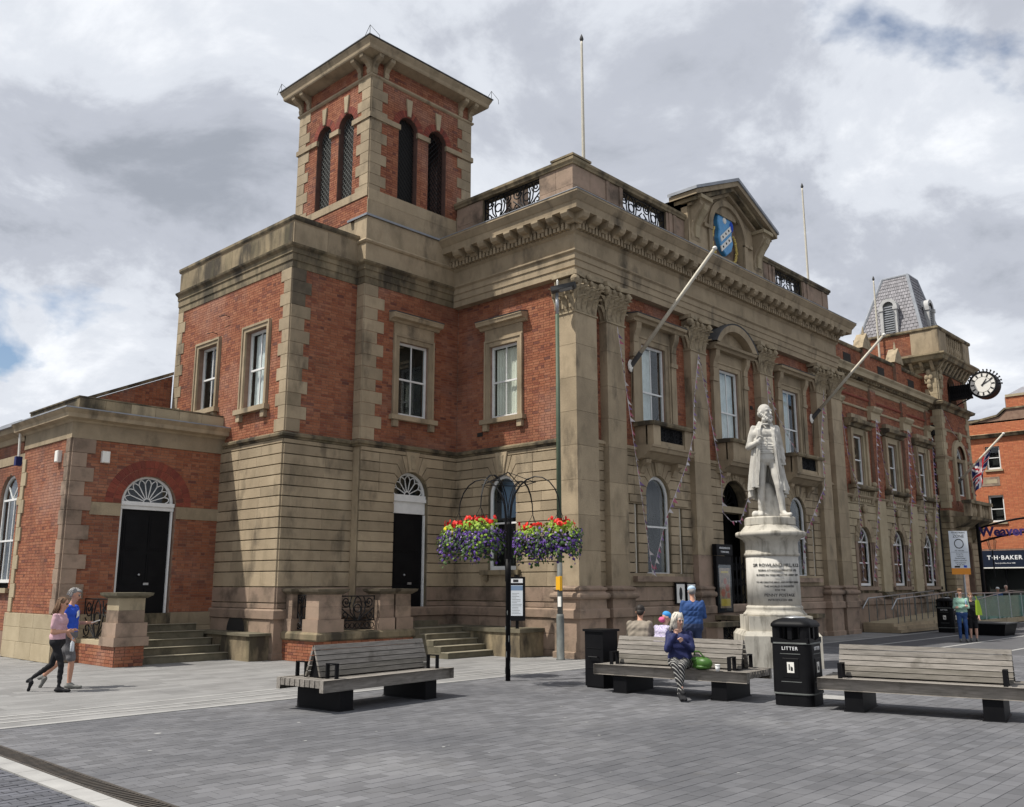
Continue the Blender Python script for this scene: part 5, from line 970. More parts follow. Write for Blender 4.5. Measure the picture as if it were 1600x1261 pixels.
def dormer(F, u, w, nm='dormer'):
    m = MB(F); ar = arc(u, 16.25, .36, 0, math.pi, 14); m.prism([(u - .36, 14.45), (u + .36, 14.45)] + ar, w - .9, w); d = m.obj(nm, 'dormer_paint', CT)
    o, q = arc(u, 16.25, .45, 0, math.pi, 14), arc(u, 16.25, .28, 0, math.pi, 14); m = MB(F); n = 15
    m.add([(p[0], w + .12, p[1]) for p in o] + [(p[0], w + .12, p[1]) for p in q] + [(p[0], w - .5, p[1]) for p in o], [(k, k + 1, n + k + 1, n + k) for k in range(14)] + [(k, k + 1, 2 * n + k + 1, 2 * n + k) for k in range(14)]); m.obj('dormer_hood', 'dormer_paint', d)
    for s in (-1, 1): MB(F).box(u + s * .36 - .08, u + s * .36 + .08, w - .1, w + .14, 14.45, 16.22).obj('dormer_pier', 'dormer_paint', d); MB(F).box(u + s * .37 - .12, u + s * .37 + .12, w - .1, w + .18, 16.05, 16.25).obj('dormer_cap', 'dormer_paint', d)
    MB(F).prism([(u - .27, 14.8), (u + .27, 14.8)] + arc(u, 16.25, .27, 0, math.pi, 12), w, w + .01).obj('dormer_louvre', 'pole_grey', d); m = MB(F)
    for k in range(12): m.box(u - .26, u + .26, w + .01, w + .05, 14.85 + k * .125, 14.90 + k * .125)
    m.obj('louvre_slats', 'lead', d)
dormer(Fr((28.92, 0, 0), (0, 1, 0), (-1, 0, 0)), 2.25, .05); dormer(Fr((0, .82, 0), (1, 0, 0), (0, -1, 0)), 30.5, .05)
MB().box(28.6, 32.2, .5, 3.9, 5, 14.0).obj('inner_core', 'core', CT); MB().box(28.5, 32.4, .3, 3.8, 13.0, 13.3).obj('roof_deck', 'dark_roof', CT)
sash(CT, CF, 30.4, .60, 6.2, 8.7, spring=8.1, rec=.06, bars=0, arch_bars=True); MB(CF).box(29.7, 31.1, -.5, -.45, 10.9, 12.4).obj('niche_back', 'stone_light', CT); MB(CF).box(29.6, 31.2, -.6, -.5, .5, 4.2).obj('doorway', 'core', CT)
o, q = arc(30.4, 8.1, .95, 0, math.pi, 16), arc(30.4, 8.1, .64, 0, math.pi, 16); n = 17; m = MB(CF); m.add([(p[0], .14, p[1]) for p in o] + [(p[0], .16, p[1]) for p in q] + [(p[0], 0, p[1]) for p in o], [(k, k + 1, n + k + 1, n + k) for k in range(16)] + [(k, k + 1, 2 * n + k + 1, 2 * n + k) for k in range(16)])
for s in (-1, 1): a, b = sorted((30.4 + s * .64, 30.4 + s * .92)); m.box(a, b, 0, .14, 5.9, 8.1)
m.ell((30.4, .18, 9.2), (.14, .12, .24), 8, 6); m.obj('arch_moulding', 'stone_light', CT)
m = MB(CF); m.prism([(0, 4.55), (.3, 4.62), (.62, 4.85), (.85, 4.95), (.9, 5.08), (0, 5.1)], 28.7, 32.1, 'a'); bc = m.obj('balcony', 'stone_dirty', CT)
for s in (28.75, 30.2, 31.7): MB(CF).box(s, s + .32, .55, .85, 5.1, 5.85).obj('balcony_pier', 'stone', bc)
for k in range(10): x = 29.16 + k * .26 + (.2 if k > 3 else 0); MB().lathe([(.05, 5.1), (.05, 5.16), (.1, 5.35), (.045, 5.6), (.07, 5.72)], (x, -.7), 8).obj('baluster', 'stone', bc, True)
MB(CF).box(28.68, 32.12, .5, .92, 5.72, 5.88).obj('balcony_rail', 'stone_dirty', bc)
for s in (29.2, 31.4): MB(CF).prism([(0, 3.9), (.15, 3.95), (.35, 4.3), (.6, 4.6), (0, 4.6)], s - .15, s + .15, 'a').obj('balcony_bracket', 'stone_carved', bc)
CB.finish(); CK.finish()
CL = thing('bracket_clock', 'black iron drum clock with white dial on a bracket from the corner tower', 'clock', (30.3, -1.55, 11.64))
KX = Fr((30.3, 0, 0), (0, 1, 0), (-1, 0, 0)); kc = (-1.62, 11.66)
m = MB(KX)
pl = arc(kc[0], kc[1], .68, 0, 2 * math.pi, 32)[:-1]; m.prism(pl, -.32, .30); m.obj('drum', 'black_paint', CL)
MB(KX).prism(arc(kc[0], kc[1], .60, 0, 2 * math.pi, 32)[:-1], .30, .315).obj('dial', 'clock_white', CL); m = MB(KX)
for k in range(12): a = 2 * math.pi * k / 12; m.add([(kc[0] + r_ * math.cos(a + da), .32, kc[1] + r_ * math.sin(a + da)) for r_, da in ((.41, -.09), (.56, -.07), (.56, .07), (.41, .09))], [(0, 1, 2, 3)])
for ro, ri in ((.60, .575), (.40, .385)):
    o, q = arc(kc[0], kc[1], ro, 0, 2 * math.pi, 32), arc(kc[0], kc[1], ri, 0, 2 * math.pi, 32); m.add([(p[0], .321, p[1]) for p in o] + [(p[0], .321, p[1]) for p in q], [(k, k + 1, 34 + k, 33 + k) for k in range(32)])
m.obj('numerals', 'letter', CL)
for ang, ln_, wd in ((35, .34, .035), (62, .54, .022)):   # hands at ten past one; the dial is read from -x, so angles run clockwise towards -y
    d = Vector((-math.sin(R(ang)), math.cos(R(ang)))); p = Vector((-d.y, d.x)); c_ = Vector(kc); MB(KX).prism([tuple(c_ - p * wd - d * .08), tuple(c_ + p * wd - d * .08), tuple(c_ + p * wd * .4 + d * ln_), tuple(c_ - p * wd * .4 + d * ln_)], .325, .34).obj('clock_hand', 'letter', CL)
m = MB(KX)
for k in range(15): a = math.pi * (k / 14) * 1.0; m.tube([(kc[0] + .68 * math.cos(a), 0, kc[1] + .68 * math.sin(a)), (kc[0] + .80 * math.cos(a), 0, kc[1] + .80 * math.sin(a))], .03, 5); m.ell((kc[0] + .80 * math.cos(a), 0, kc[1] + .80 * math.sin(a)), (.04, .1, .05), 6, 4)
m.obj('cresting', 'iron', CL); m = MB(KX)
m.box(-1.0, .02, -.14, .14, 11.1, 11.2); m.box(-1.0, .02, -.14, .14, 11.75, 11.82)
for k in range(9): y0 = -1.0 + k * .113; m.tube([(y0, .13, 11.15), (y0 + .113, .13, 11.8)], .02, 4); m.tube([(y0 + .113, .13, 11.15), (y0, .13, 11.8)], .02, 4); m.tube([(y0 + .05, 0, 11.8), (y0 + .05, 0, 11.98)], [.03, .008], 4)
m.box(-1.0, .02, -.06, .06, 11.15, 11.78); m.tube([(-.9, 0, 11.1), (-.3, 0, 10.85), (0, 0, 10.6)], .035, 5); m.obj('bracket', 'iron', CL)
# ------------------------------------------------------------------ shop at the far end of the street
SH = thing('shop_building', 'plain orange brick shop with dark blue fascia across the far end of the street', 'building', (42, 1, 0))
SF = Fr((42, 0, 0), (0, 1, 0), (-1, 0, 0)); SB = Bricks(SH, 'brick_bright', H=.09, L=.27, limit=120)
hS = [hrect(1.15, 1.95, 8.75, 10.2), hrect(1.2, 2.05, 5.55, 7.15), hrect(-2.4, -1.4, 8.75, 10.2), hrect(-2.4, -1.4, 5.55, 7.15), hrect(-3.0, 2.85, .3, 2.8)]
m = MB(SF); sheet(m, -9, 7, 0, 11.7, hS, depth=.2); m.prism([(2.6, 11.6), (2.5, 11.75), (1.0, 11.95), (.55, 12.3), (-9, 12.4), (-9, 11.6)], -.3, 0); m.box(-9, .55, -.3, .02, 12.3, 13.1); m.obj('front_wall', 'mortar', SH)
SB.lay(SF, -4, 4.5, 3.95, 11.6, hS); SB.lay(SF, -3, .5, 12.35, 13.1, w=.02)
MB(SF).prism([(2.75, 11.72), (2.55, 11.72), (1.05, 11.98), (.6, 12.36), (-9, 12.42), (-9, 12.5), (.64, 12.46), (1.08, 12.1), (2.5, 11.85), (2.75, 11.85)], -.35, .08).obj('coping', 'stone_dirty', SH)
MB(SF).prism([(0, 10.7), (.15, 10.72), (.2, 10.85), (.3, 10.9), (0, 10.98)], -9, 4.5, 'a').obj('cornice', 'stone_dirty', SH); MB(SF).box(-9, .5, -.3, .1, 13.1, 13.25).obj('parapet_coping', 'stone_light', SH)
MB().add([(42, -9, 13.2), (42, .5, 13.2), (46, .5, 14.4), (46, -9, 14.4)], [(0, 1, 2, 3)]).obj('roof', 'slate', SH)
for _, a, b, c, d in hS[:4]:
    sash(SH, SF, (a + b) / 2, (b - a) / 2, c, d, rec=.12, bars=0, fw=.09); MB(SF).box(a - .1, b + .1, 0, .1, c - .12, c).obj('sill', 'stone_light', SH)
MB(SF).box(1.3, 2.35, 0, .03, 7.75, 8.3).obj('blank_panel', 'stone_pink', SH); MB(SF).box(1.45, 2.2, .03, .04, 7.9, 8.15).obj('panel_inset', 'stone_light', SH)
MB(SF).box(-9, -.6, 0, .05, 10.3, 10.6).obj('band', 'stone_light', SH)
fa = MB(SF).box(-1.2, 2.9, 0, .25, 2.82, 3.85).obj('fascia', 'shop_navy', SH); MB(SF).box(-1.2, 2.9, .25, .27, 2.80, 2.86).obj('fascia_edge', 'clock_white', fa)
place_text(fa, text(None, 'T·H·BAKER', .34, 'sign_white', spacing=1.2, bold=.008), SF, 1.42, .27, 3.42); place_text(fa, text(None, 'Family Jewellers Since 1888', .10, 'sign_white'), SF, 1.42, .27, 3.10)
MB(SF).box(-3.0, 2.85, -1.2, -1.1, .3, 2.8).obj('shop_interior', 'core', SH); sg = MB(SF).box(-3.0, 2.85, -.15, -.14, .3, 2.8).obj('shop_window', 'glass', SH)
for y in (2.8, 1.55, .3, -1.0): MB(SF).box(y - .04, y + .04, -.2, -.1, .3, 2.8).obj('mullion', 'black_paint', SH)
MB(SF).box(-3.0, 2.85, -.1, .0, 0, .3).obj('stall_riser', 'shop_navy', SH)
for y, z in ((2.2, 2.3), (.9, 2.2)): MB(SF).ell((y, -.6, z), (.2, .1, .2), 10, 8).obj('shop_lamp', 'clock_white', SH, True)
MB().box(42.4, 50, -9, 7, 0, 12).obj('inner_core', 'core', SH); SB.finish()
# ------------------------------------------------------------------ monument pedestal
PC = (1.85, -4.41); PED = thing('pedestal', 'pale stone round pedestal with black inscription under the white statue', 'pedestal', (*PC, 0))
def rotbox(mb, c, half, z0, z1, ang, k=0.0, half2=None):
    h2 = half if half2 is None else half2; ca, sa = math.cos(ang), math.sin(ang); o = []
    for z, h in ((z0, half), (z1, h2)):
        for sx, sy in ((-1, -1), (1, -1), (1, 1), (-1, 1)): x, y = sx * h, sy * h; o.append((c[0] + x * ca - y * sa, c[1] + x * sa + y * ca, z))
    return mb.add(o, [(0, 3, 2, 1), (4, 5, 6, 7), (0, 1, 5, 4), (1, 2, 6, 5), (2, 3, 7, 6), (3, 0, 4, 7)])
PA = R(-52 + 0)
m = MB(); rotbox(m, PC, .86, 0, .70, PA); rotbox(m, PC, .86, .70, .80, PA, half2=.79); m.obj('lower_plinth', 'marble_soiled', PED)
m = MB(); rotbox(m, PC, .71, .80, 1.14, PA); m.obj('upper_plinth', 'marble_soiled', PED)
ca, sa = math.cos(PA), math.sin(PA); m = MB(Fr((*PC, 0), (ca, sa, 0), (sa, -ca, 0))); m.box(.02, .42, .705, .73, .86, 1.10); m.obj('bronze_plaque', 'core', PED)
MB().lathe([(.72, 1.14), (.73, 1.17), (.68, 1.22), (.64, 1.28), (.65, 1.30), (.65, 1.34), (.615, 1.37)], PC, 40).obj('base_moulding', 'marble_soiled', PED, True)
MB().lathe([(.615, 1.36), (.605, 2.52)], PC, 48).obj('drum', 'marble', PED, True)
MB().lathe([(.61, 2.50), (.64, 2.53), (.64, 2.57), (.615, 2.59), (.615, 2.84), (.64, 2.86), (.66, 2.90), (.75, 2.95), (.79, 2.97)], PC, 40).obj('cornice_moulding', 'marble_soiled', PED, True)
MB().lathe([(.79, 2.97), (.82, 2.98), (.82, 3.06), (.79, 3.08), (.70, 3.10), (.62, 3.2), (.58, 3.24)], PC, 40).obj('cap', 'marble_soiled', PED, True)
def cyltext(body, size, z, a0, r=.612, sp=1.0, sx=1.0):
    me = text(None, body, size, 'letter', spacing=sp, ext=.002, sx=sx, bold=size * .006)
    for v in me.vertices: a = a0 + v.co.x / r; rr = r + .004 + v.co.z; v.co = (PC[0] + rr * math.cos(a), PC[1] + rr * math.sin(a), z + v.co.y)
    me.update(); put(bpy.data.objects.new('lettering', me), PED)
TA = math.atan2(-15.03 + 4.3, -18.39 - 1.75) + R(14)
for body, size, z in (('SIR ROWLAND HILL, K.C.B.', .105, 2.29), ('BORN AT KIDDERMINSTER 1795', .068, 2.17), ('BURIED IN WESTMINSTER ABBEY 1879', .064, 2.065), ('———', .07, 1.985), ('TO HIS CREATIVE MIND AND PATIENT ENERGY', .052, 1.90), ('THE WORLD IS INDEBTED', .062, 1.805), ('FOR THE', .06, 1.72), ('PENNY POSTAGE', .095, 1.605), ('INTRODUCED 1840', .066, 1.495)): cyltext(body, size, z, TA)
# ------------------------------------------------------------------ benches
def make_bench():
    r = thing('bench', 'x', 'bench')
    for s in (-1, 1): MB().box(s * .92 - .13, s * .92 + .13, -.49, .49, 0, .30).obj('leg', 'black_paint', r); MB().box(s * .92 - .15, s * .92 + .15, -.50, .50, 0, .012).obj('foot_plate', 'iron', r)
    for s in (-1, 1): MB().cham(-1.425, 1.425, 0, .09, .30, .47, .006).obj('seat_edge', 'wood', r).location.y = s * .495 - .045
    for k in range(8):
        y = -.40 + k * .1143
        if True: MB().box(-1.42, 1.42, y - .045, y + .045, .36 + .0015 * (k % 3), .465 - .002 * (k % 2)).obj('seat_slat', 'wood', r)
    for s in (-1, 1):
        for k in range(6):
            z = .49 + k * .077; t = (z - .47) / .47; y0, y1 = .17 * (1 - t) + .02, .17 * (1 - (t + .145)) + .02
            m = MB(); m.add([(-1.18, s * y0, z), (1.18, s * y0, z), (1.18, s * y1, z + .066), (-1.18, s * y1, z + .066), (-1.18, s * (y0 - .035), z), (1.18, s * (y0 - .035), z), (1.18, s * (y1 - .035), z + .066), (-1.18, s * (y1 - .035), z + .066)], [(0, 1, 2, 3), (4, 7, 6, 5), (0, 4, 5, 1), (3, 2, 6, 7), (0, 3, 7, 4), (1, 5, 6, 2)]); m.obj('back_slat', 'wood' if k > 1 else 'wood_dark', r)
        m = MB(Fr((0, 0, 0), (0, 1, 0), (1, 0, 0))); m.prism([(-.14, .47), (.14, .47), (.012, .90), (-.012, .90)], s * 1.06, s * 1.12); m.obj('back_frame', 'black_paint', r)
        for q in (-1, 1):
            x = s * 1.10; m = MB(); a, b = q * .24, q * .46
            m.tube([(x + s * .13, a, .46), (x + s * .15, a, .68), (x + s * .15, b, .68), (x + s * .13, b, .46)], .022, 4) if False else None
            m.box(x - .03, x + .03, min(a, a + q * .016) - .006, max(a, a + q * .016) + .006, .46, .69); m.box(x - .03, x + .03, min(b, b - q * .016) - .006, max(b, b - q * .016) + .006, .46, .69); m.box(x - .03, x + .03, min(a, b), max(a, b), .675, .692); m.obj('armrest', 'black_paint', r)
    return r
bench = make_bench(); GBN = 'double sided benches on the square'
def set_bench(o, x, y, a, label): o.location = (x, y, 0); o.rotation_euler = (0, 0, R(a)); tag(o, label, 'bench', GBN)
set_bench(bench, -8.93, -2.92, 5.4, 'weathered timber bench standing alone in front of the side steps')
bb = copy_tree(bench); set_bench(bb, -4.55, -5.93, -83, 'weathered timber bench between square black bin and statue, lady sitting on it')
bb = copy_tree(bench); set_bench(bb, -4.05, -9.85, -78.5, 'pale weathered timber bench with nobody on it, at right foreground')
# ------------------------------------------------------------------ litter bins
def rsq(h, n=6, rad=.12):
    o = []
    for q, (sx, sy) in enumerate(((1, 1), (-1, 1), (-1, -1), (1, -1))):
        for k in range(n + 1): a = math.pi / 2 * (q + k / n); o.append((sx * (h - rad) + rad * math.cos(a), sy * (h - rad) + rad * math.sin(a)))
    return o
def loft(mb, rings):
    n = len(rings[0][0]); vs = [(p[0], p[1], z) for r, z in rings for p in r]; mb.add(vs, [(j * n + i, j * n + (i + 1) % n, (j + 1) * n + (i + 1) % n, (j + 1) * n + i) for j in range(len(rings) - 1) for i in range(n)] + [tuple(range(n))[::-1], tuple(range((len(rings) - 1) * n, len(rings) * n))]); return mb
def make_bin():
    r = thing('litter_bin', 'x', 'bin'); H = .31
    loft(MB(), [(rsq(H), 0), (rsq(H), .17), (rsq(H + .012), .19), (rsq(H + .005), .92), (rsq(H), .94)]).obj('body', 'black_paint', r, False)
    for z in (.185, .945): loft(MB(), [(rsq(H + .014), z - .012), (rsq(H + .016), z), (rsq(H + .014), z + .012)]).obj('trim_band', 'pole_grey', r)
    for sx, sy in ((1, 1), (1, -1), (-1, 1), (-1, -1)): m = MB(); m.box(min(sx * .15, sx * .305), max(sx * .15, sx * .305), min(sy * .15, sy * .305), max(sy * .15, sy * .305), .94, 1.20) if False else m.lathe([(.085, .94), (.085, 1.2)], (sx * .215, sy * .215), 10); m.obj('corner_post', 'black_paint', r)
    MB().box(-.05, .05, -.05, .05, .94, 1.2).obj('ash_column', 'black_paint', r)
    for k in range(4):
        F = Fr((0, 0, 0), (math.cos(R(90 * k)), math.sin(R(90 * k)), 0), (math.sin(R(90 * k)), -math.cos(R(90 * k)), 0)); MB(F).prism([(-.29, .945), (.29, .945), (.29, 1.03), (.17, 1.02), (0, .985), (-.17, 1.02), (-.29, 1.03)], .27, .31).obj('hood_lip', 'black_paint', r)
        MB(F).box(-.035, .035, .20, .29, 1.0, 1.2).obj('hood_post', 'black_paint', r)
        pn = MB(F).cham(-.13, .13, .31, .325, .42, .72, .008).obj('label_panel', 'black_paint', r); MB(F).box(-.055, .055, .325, .329, .50, .66).obj('pictogram_card', 'clock_white', pn); m = MB(F); m.box(-.03, -.012, .329, .331, .54, .63); m.prism([(0, .53), (.035, .53), (.035, .58), (0, .60)], .329, .331); m.obj('pictogram', 'letter', pn)
        for z in (.36, .78): MB(F).box(-.16, .16, .316, .322, z, z + .01).obj('trim_line', 'pole_grey', r)
        place_text(r, text(None, 'LITTER', .075, 'sign_white', spacing=1.15), F, 0, .323, .865)
    loft(MB(), [(rsq(.318), 1.19), (rsq(.325), 1.21), (rsq(.32), 1.24), (rsq(.29, rad=.13), 1.28), (rsq(.22, rad=.14), 1.315), (rsq(.15, rad=.12), 1.33)]).obj('dome', 'black_paint', r, True); MB().lathe([(.17, 1.325), (.17, 1.335), (.10, 1.35), (.02, 1.36)], (0, 0), 20).obj('ash_plate', 'metal_grey', r, True)
    return r
b1 = make_bin(); b1.location = (-4.40, -8.03, 0); b1.rotation_euler = (0, 0, R(8)); tag(b1, 'large black domed bin lettered in white, between two benches in the foreground', 'bin', 'domed litter bins')
b2 = copy_tree(b1); b2.location = (20.3, -2.15, 0); b2.rotation_euler = (0, 0, R(0)); tag(b2, 'small distant black domed bin behind the boy in the mint hoodie', 'bin', 'domed litter bins')
CX, CY = -4.62, -4.28; CBX = thing('square_bin', 'plain black square bin at the left end of the occupied bench', 'bin', (CX, CY, 0))
MB().box(CX - .22, CX + .22, CY - .20, CY + .22, .03, 1.0).obj('body', 'black_paint', CBX); MB().box(CX - .25, CX + .25, CY - .23, CY + .25, 1.0, 1.04).obj('lid', 'black_paint', CBX); MB().box(CX - .20, CX + .20, CY - .18, CY + .20, 0, .03).obj('base', 'iron', CBX)
for z in (.35, .7): MB().box(CX - .228, CX - .22, CY - .16, CY + .18, z, z + .01).obj('seam', 'iron', CBX)
MB().tube([(CX - .22, CY - .1, .55), (CX - .27, CY - .1, .55), (CX - .27, CY + .1, .55), (CX - .22, CY + .1, .55)], .012, 5).obj('handle', 'iron', CBX)
# ------------------------------------------------------------------ posts
LP = thing('lamp_post', 'tall slim green lamp post with flat grey lantern at the building corner', 'lamp post', (-.44, .29, 0))
MB().lathe([(.115, 0), (.115, .02), (.10, .03), (.098, 1.05), (.085, 1.12)], (-.44, .29), 16).obj('base_section', 'pole_grey', LP, True); MB().lathe([(.07, 1.1), (.068, 2.4)], (-.44, .29), 14).obj('lower_shaft', 'pole_grey', LP, True); MB().lathe([(.066, 2.4), (.052, 9.0)], (-.44, .29), 14).obj('shaft', 'lamp_green', LP, True); MB().lathe([(.05, 9.0), (.045, 9.6)], (-.44, .29), 14).obj('top_sleeve', 'metal_grey', LP, True)
MB().box(-.54, -.515, .20, .34, 1.72, 2.05).obj('number_plate', 'yellow', LP); m = MB(); m.tube([(-.49, .22, 1.70), (-.49, .22, 2.06)], .045, 8); m.obj('yellow_band', 'yellow', LP); MB().box(-.52, -.49, .2, .3, 1.3, 1.55).obj('sticker', 'clock_white', LP)
h = MB(); hx, hy = R_ = (.69, -.73); q = Fr((-.44, .29, 0), (.55, -.835, 0), (-.835, -.55, 0)); h = MB(q); h.add([(-.14, -.14, 9.62), (.48, -.16, 9.74), (.48, .16, 9.74), (-.14, .14, 9.62), (-.16, -.16, 9.74), (.52, -.2, 9.84), (.52, .2, 9.84), (-.16, .16, 9.74)], [(0, 1, 2, 3), (4, 5, 6, 7), (0, 1, 5, 4), (1, 2, 6, 5), (2, 3, 7, 6), (3, 0, 4, 7)]); h.obj('lantern', 'dark_roof', LP); m = MB(q); m.add([(.06, -.11, 9.655), (.42, -.12, 9.725), (.42, .12, 9.725), (.06, .11, 9.655)], [(0, 1, 2, 3)]); m.obj('lens', 'lead', LP); MB().lathe([(.02, 9.78), (.03, 9.9), (.01, 9.95)], (-.5, .22), 8).obj('sensor', 'clock_white', LP)
FP = (-5.02, -2.26); FL = thing('flower_post', 'black post with curving wire arms that carries four flower baskets', 'flower stand', (*FP, 0))
MB().lathe([(.05, 0), (.05, 1.9), (.062, 1.92), (.062, 2.35)], FP, 12).obj('post', 'black_paint', FL, True); m = MB()
for k in range(14): z = .1 + k * .1; a = k * 2.4; m.ell((FP[0] + .05 * math.cos(a), FP[1] + .05 * math.sin(a), z), (.012, .012, .05 + .02 * (k % 3)), 6, 4)
m.obj('peeling_patches', 'pole_grey', FL); BK_POS = []
rv = Vector((.69, -.73, 0)).normalized(); fv = Vector((-.73, -.69, 0)).normalized()
for k in range(4):
    a = R(27 + 90 * k); d = rv * math.cos(a) + fv * math.sin(a); o = Vector((*FP, 0)); m = MB()
    s_ = Vector((-d.y, d.x, 0)) * .03
    for e in (-1, 1):
        pts = [o + d * .05 + s_ * e + Vector((0, 0, z)) for z in (2.3, 3.2)]
        for t in range(11): th = math.pi * t / 10; pts.append(o + d * (.05 + .55 * (1 - math.cos(th))) + s_ * e * (1 - t / 10) + Vector((0, 0, 3.2 + (.72 if True else 0) * math.sin(th) + .12 * t / 10)))
        m.tube(pts, .011, 5)
    m.obj('arm', 'iron', FL); e = o + d * 1.15; BK_POS.append(e + Vector((0, 0, 3.32)))
    m = MB(); m.tube([o + d * .62 + Vector((0, 0, 3.86)), o + Vector((0, 0, 4.10))], .010, 4); e2 = R(27 + 90 * (k + 1)); d2 = rv * math.cos(e2) + fv * math.sin(e2); m.tube([o + d * .62 + Vector((0, 0, 3.87)), o + d2 * .62 + Vector((0, 0, 3.87))], .010, 4); m.obj('top_stay', 'iron', FL)
def basket(pos, seed, label, yellow=False):
    rn = random.Random(seed); t = thing('hanging_basket', label, 'flower basket', pos, 'hanging baskets on the flower post'); o = Vector(pos); c = o + Vector((0, 0, -.52))
    m = MB()
    for a in (0, 2.1, 4.2): m.tube([o, c + Vector((.27 * math.cos(a), .27 * math.sin(a), 0))], .006, 4)
    m.obj('chain', 'iron', t); MB().lathe([(.05, c.z - .27), (.18, c.z - .24), (.27, c.z - .12), (.30, c.z + .0)], (c.x, c.y), 16).obj('bowl', 'core', t, True)
    def petals(n, zone, size, mat, name, hang=0):
        m = MB()
        for _ in range(n):
            a = rn.uniform(0, 6.283); u = rn.random()
            if zone == 'top': z = rn.uniform(.05, .26); rad = .41 * math.sqrt(rn.random()) * (1 - z * .9)
            elif zone == 'crown': z = rn.uniform(.20, .33); rad = .31 * math.sqrt(rn.random())
            else: z = rn.uniform(-.27, .10); rad = (.43 - .25 * max(0, -z) + rn.uniform(-.10, .07) + .05 * math.sin(3 * a + seed)) if rn.random() < .9 else .3; z += .05 * math.sin(2 * a + seed * 2); z -= (rn.random() ** 3) * hang
            p = c + Vector((rad * math.cos(a), rad * math.sin(a), z)); nrm = Vector((math.cos(a) + rn.uniform(-.6, .6), math.sin(a) + rn.uniform(-.6, .6), rn.uniform(-.2, .9))).normalized(); x = nrm.orthogonal().normalized(); y = nrm.cross(x); s = size * rn.uniform(.65, 1.3); k = 5
            m.add([tuple(p + nrm * s * .25)] + [tuple(p + (x * math.cos(6.283 * i / k) + y * math.sin(6.283 * i / k)) * s) for i in range(k)], [(0, i + 1, (i + 1) % k + 1) for i in range(k)])
        m.obj(name, mat, t, kind='stuff')
    petals(420, 'side', .032, 'leaf_green', 'foliage', .34); petals(360, 'side', .028, 'petal_purple', 'purple_flowers', .30); petals(90, 'side', .022, 'petal_lilac', 'lilac_flowers', .1); petals(60, 'side', .03, 'leaf_lime', 'pale_leaves', .2); petals(150, 'top', .034, 'leaf_lime', 'lime_foliage'); petals(40, 'crown', .044, 'petal_red', 'red_flowers')
    if yellow: petals(10, 'top', .045, 'petal_yellow', 'yellow_flowers')
for k, (p, lb) in enumerate(zip(BK_POS, ('rightmost basket of red and purple flowers on the flower post', 'basket of purple flowers left of the post, on the near side', 'leftmost basket of purple flowers with a little yellow on the post', 'basket of red and trailing purple flowers just right of the post'))): basket(tuple(p), 20 + k, lb, k == 2)
IP = thing('information_panel', 'black information panel with white map sheet, behind the flower post', 'sign', (-.59, 1.64, 0)); q = Fr((-.59, 1.64, 0), (.60, -.80, 0), (-.80, -.60, 0)); MB(q).box(-.04, .04, -.05, .03, 0, 2.1).obj('post', 'black_paint', IP); MB(q).box(-.21, .21, -.06, .06, .92, 2.05).obj('case', 'black_paint', IP)
MB(q).box(-.155, .155, .06, .064, 1.05, 1.83).obj('map_sheet', 'sign_grey', IP); MB(q).box(-.155, .155, .064, .066, 1.70, 1.82).obj('map_title', 'screen_blue', IP); MB(q).box(-.155, .155, .06, .064, 1.89, 2.0).obj('header', 'sign_white', IP); MB(q).box(-.10, .04, .064, .066, 1.91, 1.98).obj('header_logo', 'letter', IP); m = MB(q)
rn = random.Random(3)
for k in range(14): z = 1.1 + k * .04; m.box(-.13, .13 - rn.uniform(0, .15), .064, .0655, z, z + .008)
m.obj('printed_lines', 'pole_grey', IP)
# ------------------------------------------------------------------ flag poles and flag
for (x, y, z0, z1), lb in (((2.45, 1.6, 12.4, 19.2), 'tall bare flagpole nearest the belfry tower'), ((19.3, 2.2, 11.6, 19.9), 'bare rooftop flagpole between pediment and slated roof'), ((27.75, 2.5, 11.6, 17.6), 'bare flagpole right in front of the slated mansard')):
    t = thing('flagpole', lb, 'flagpole', (x, y, z0), 'upright rooftop flagpoles'); MB().lathe([(.06, z0), (.058, z0 + 2), (.04, z1 - .2), (.035, z1 - .1)], (x, y), 8).obj('pole', 'pole_white', t, True); MB().lathe([(.03, z1 - .1), (.07, z1 - .02), (.05, z1 + .06), (.01, z1 + .16)], (x, y), 8).obj('finial', 'dark_roof', t, True)
def apole(p, q, lb, nm='flagpole'):
    t = thing('flagpole', lb, 'flagpole', p, 'slanting wall flagpoles'); P, Q = Vector(p), Vector(q); MB().tube([P + (Q - P) * .06, Q], [.062, .045], 10).obj('pole', 'pole_white', t, True); MB().tube([P, P + (Q - P) * .12], .075, 8).obj('socket', 'dark_roof', t); MB().ell(Q, (.07, .07, .06), 8, 6).obj('truck', 'clock_white', t, True); MB().ell(P, (.16, .06, .2), 10, 6).obj('wall_plate', 'clock_white', t); MB().tube([P + Vector((0, -.05, -.1)), P + Vector((.02, 0, -1.1))], .008, 4).obj('halyard', 'iron', t); return t
apole((2.9, .30, 8.16), (2.9, -2.65, 11.04), 'long slanting bare flagpole above the left balcony'); apole((14.64, .30, 8.13), (14.64, -2.7, 10.91), 'long slanting bare flagpole above the right balcony'); apole((29.69, -.02, 6.75), (29.69, -2.4, 9.05), 'slanting flagpole with furled flag on the corner tower')
def jack(u, v):
    x, y = u * 2 - 1, (v * 2 - 1) * .5; s = .5
    if abs(x) < .10 or abs(y) < .10: return 0
    if abs(x) < .17 or abs(y) < .17: return 2
    d = min(abs(y - x * .5), abs(y + x * .5)) / 1.118
    return 0 if d < .035 else (2 if d < .10 else 1)
FLG = MB(); nu, nv = 40, 24; P, Q = Vector((29.69, -.02, 6.75)), Vector((29.69, -2.4, 9.05)); d = (Q - P).normalized()
g_ = [[None] * (nv + 1) for _ in range(nu + 1)]
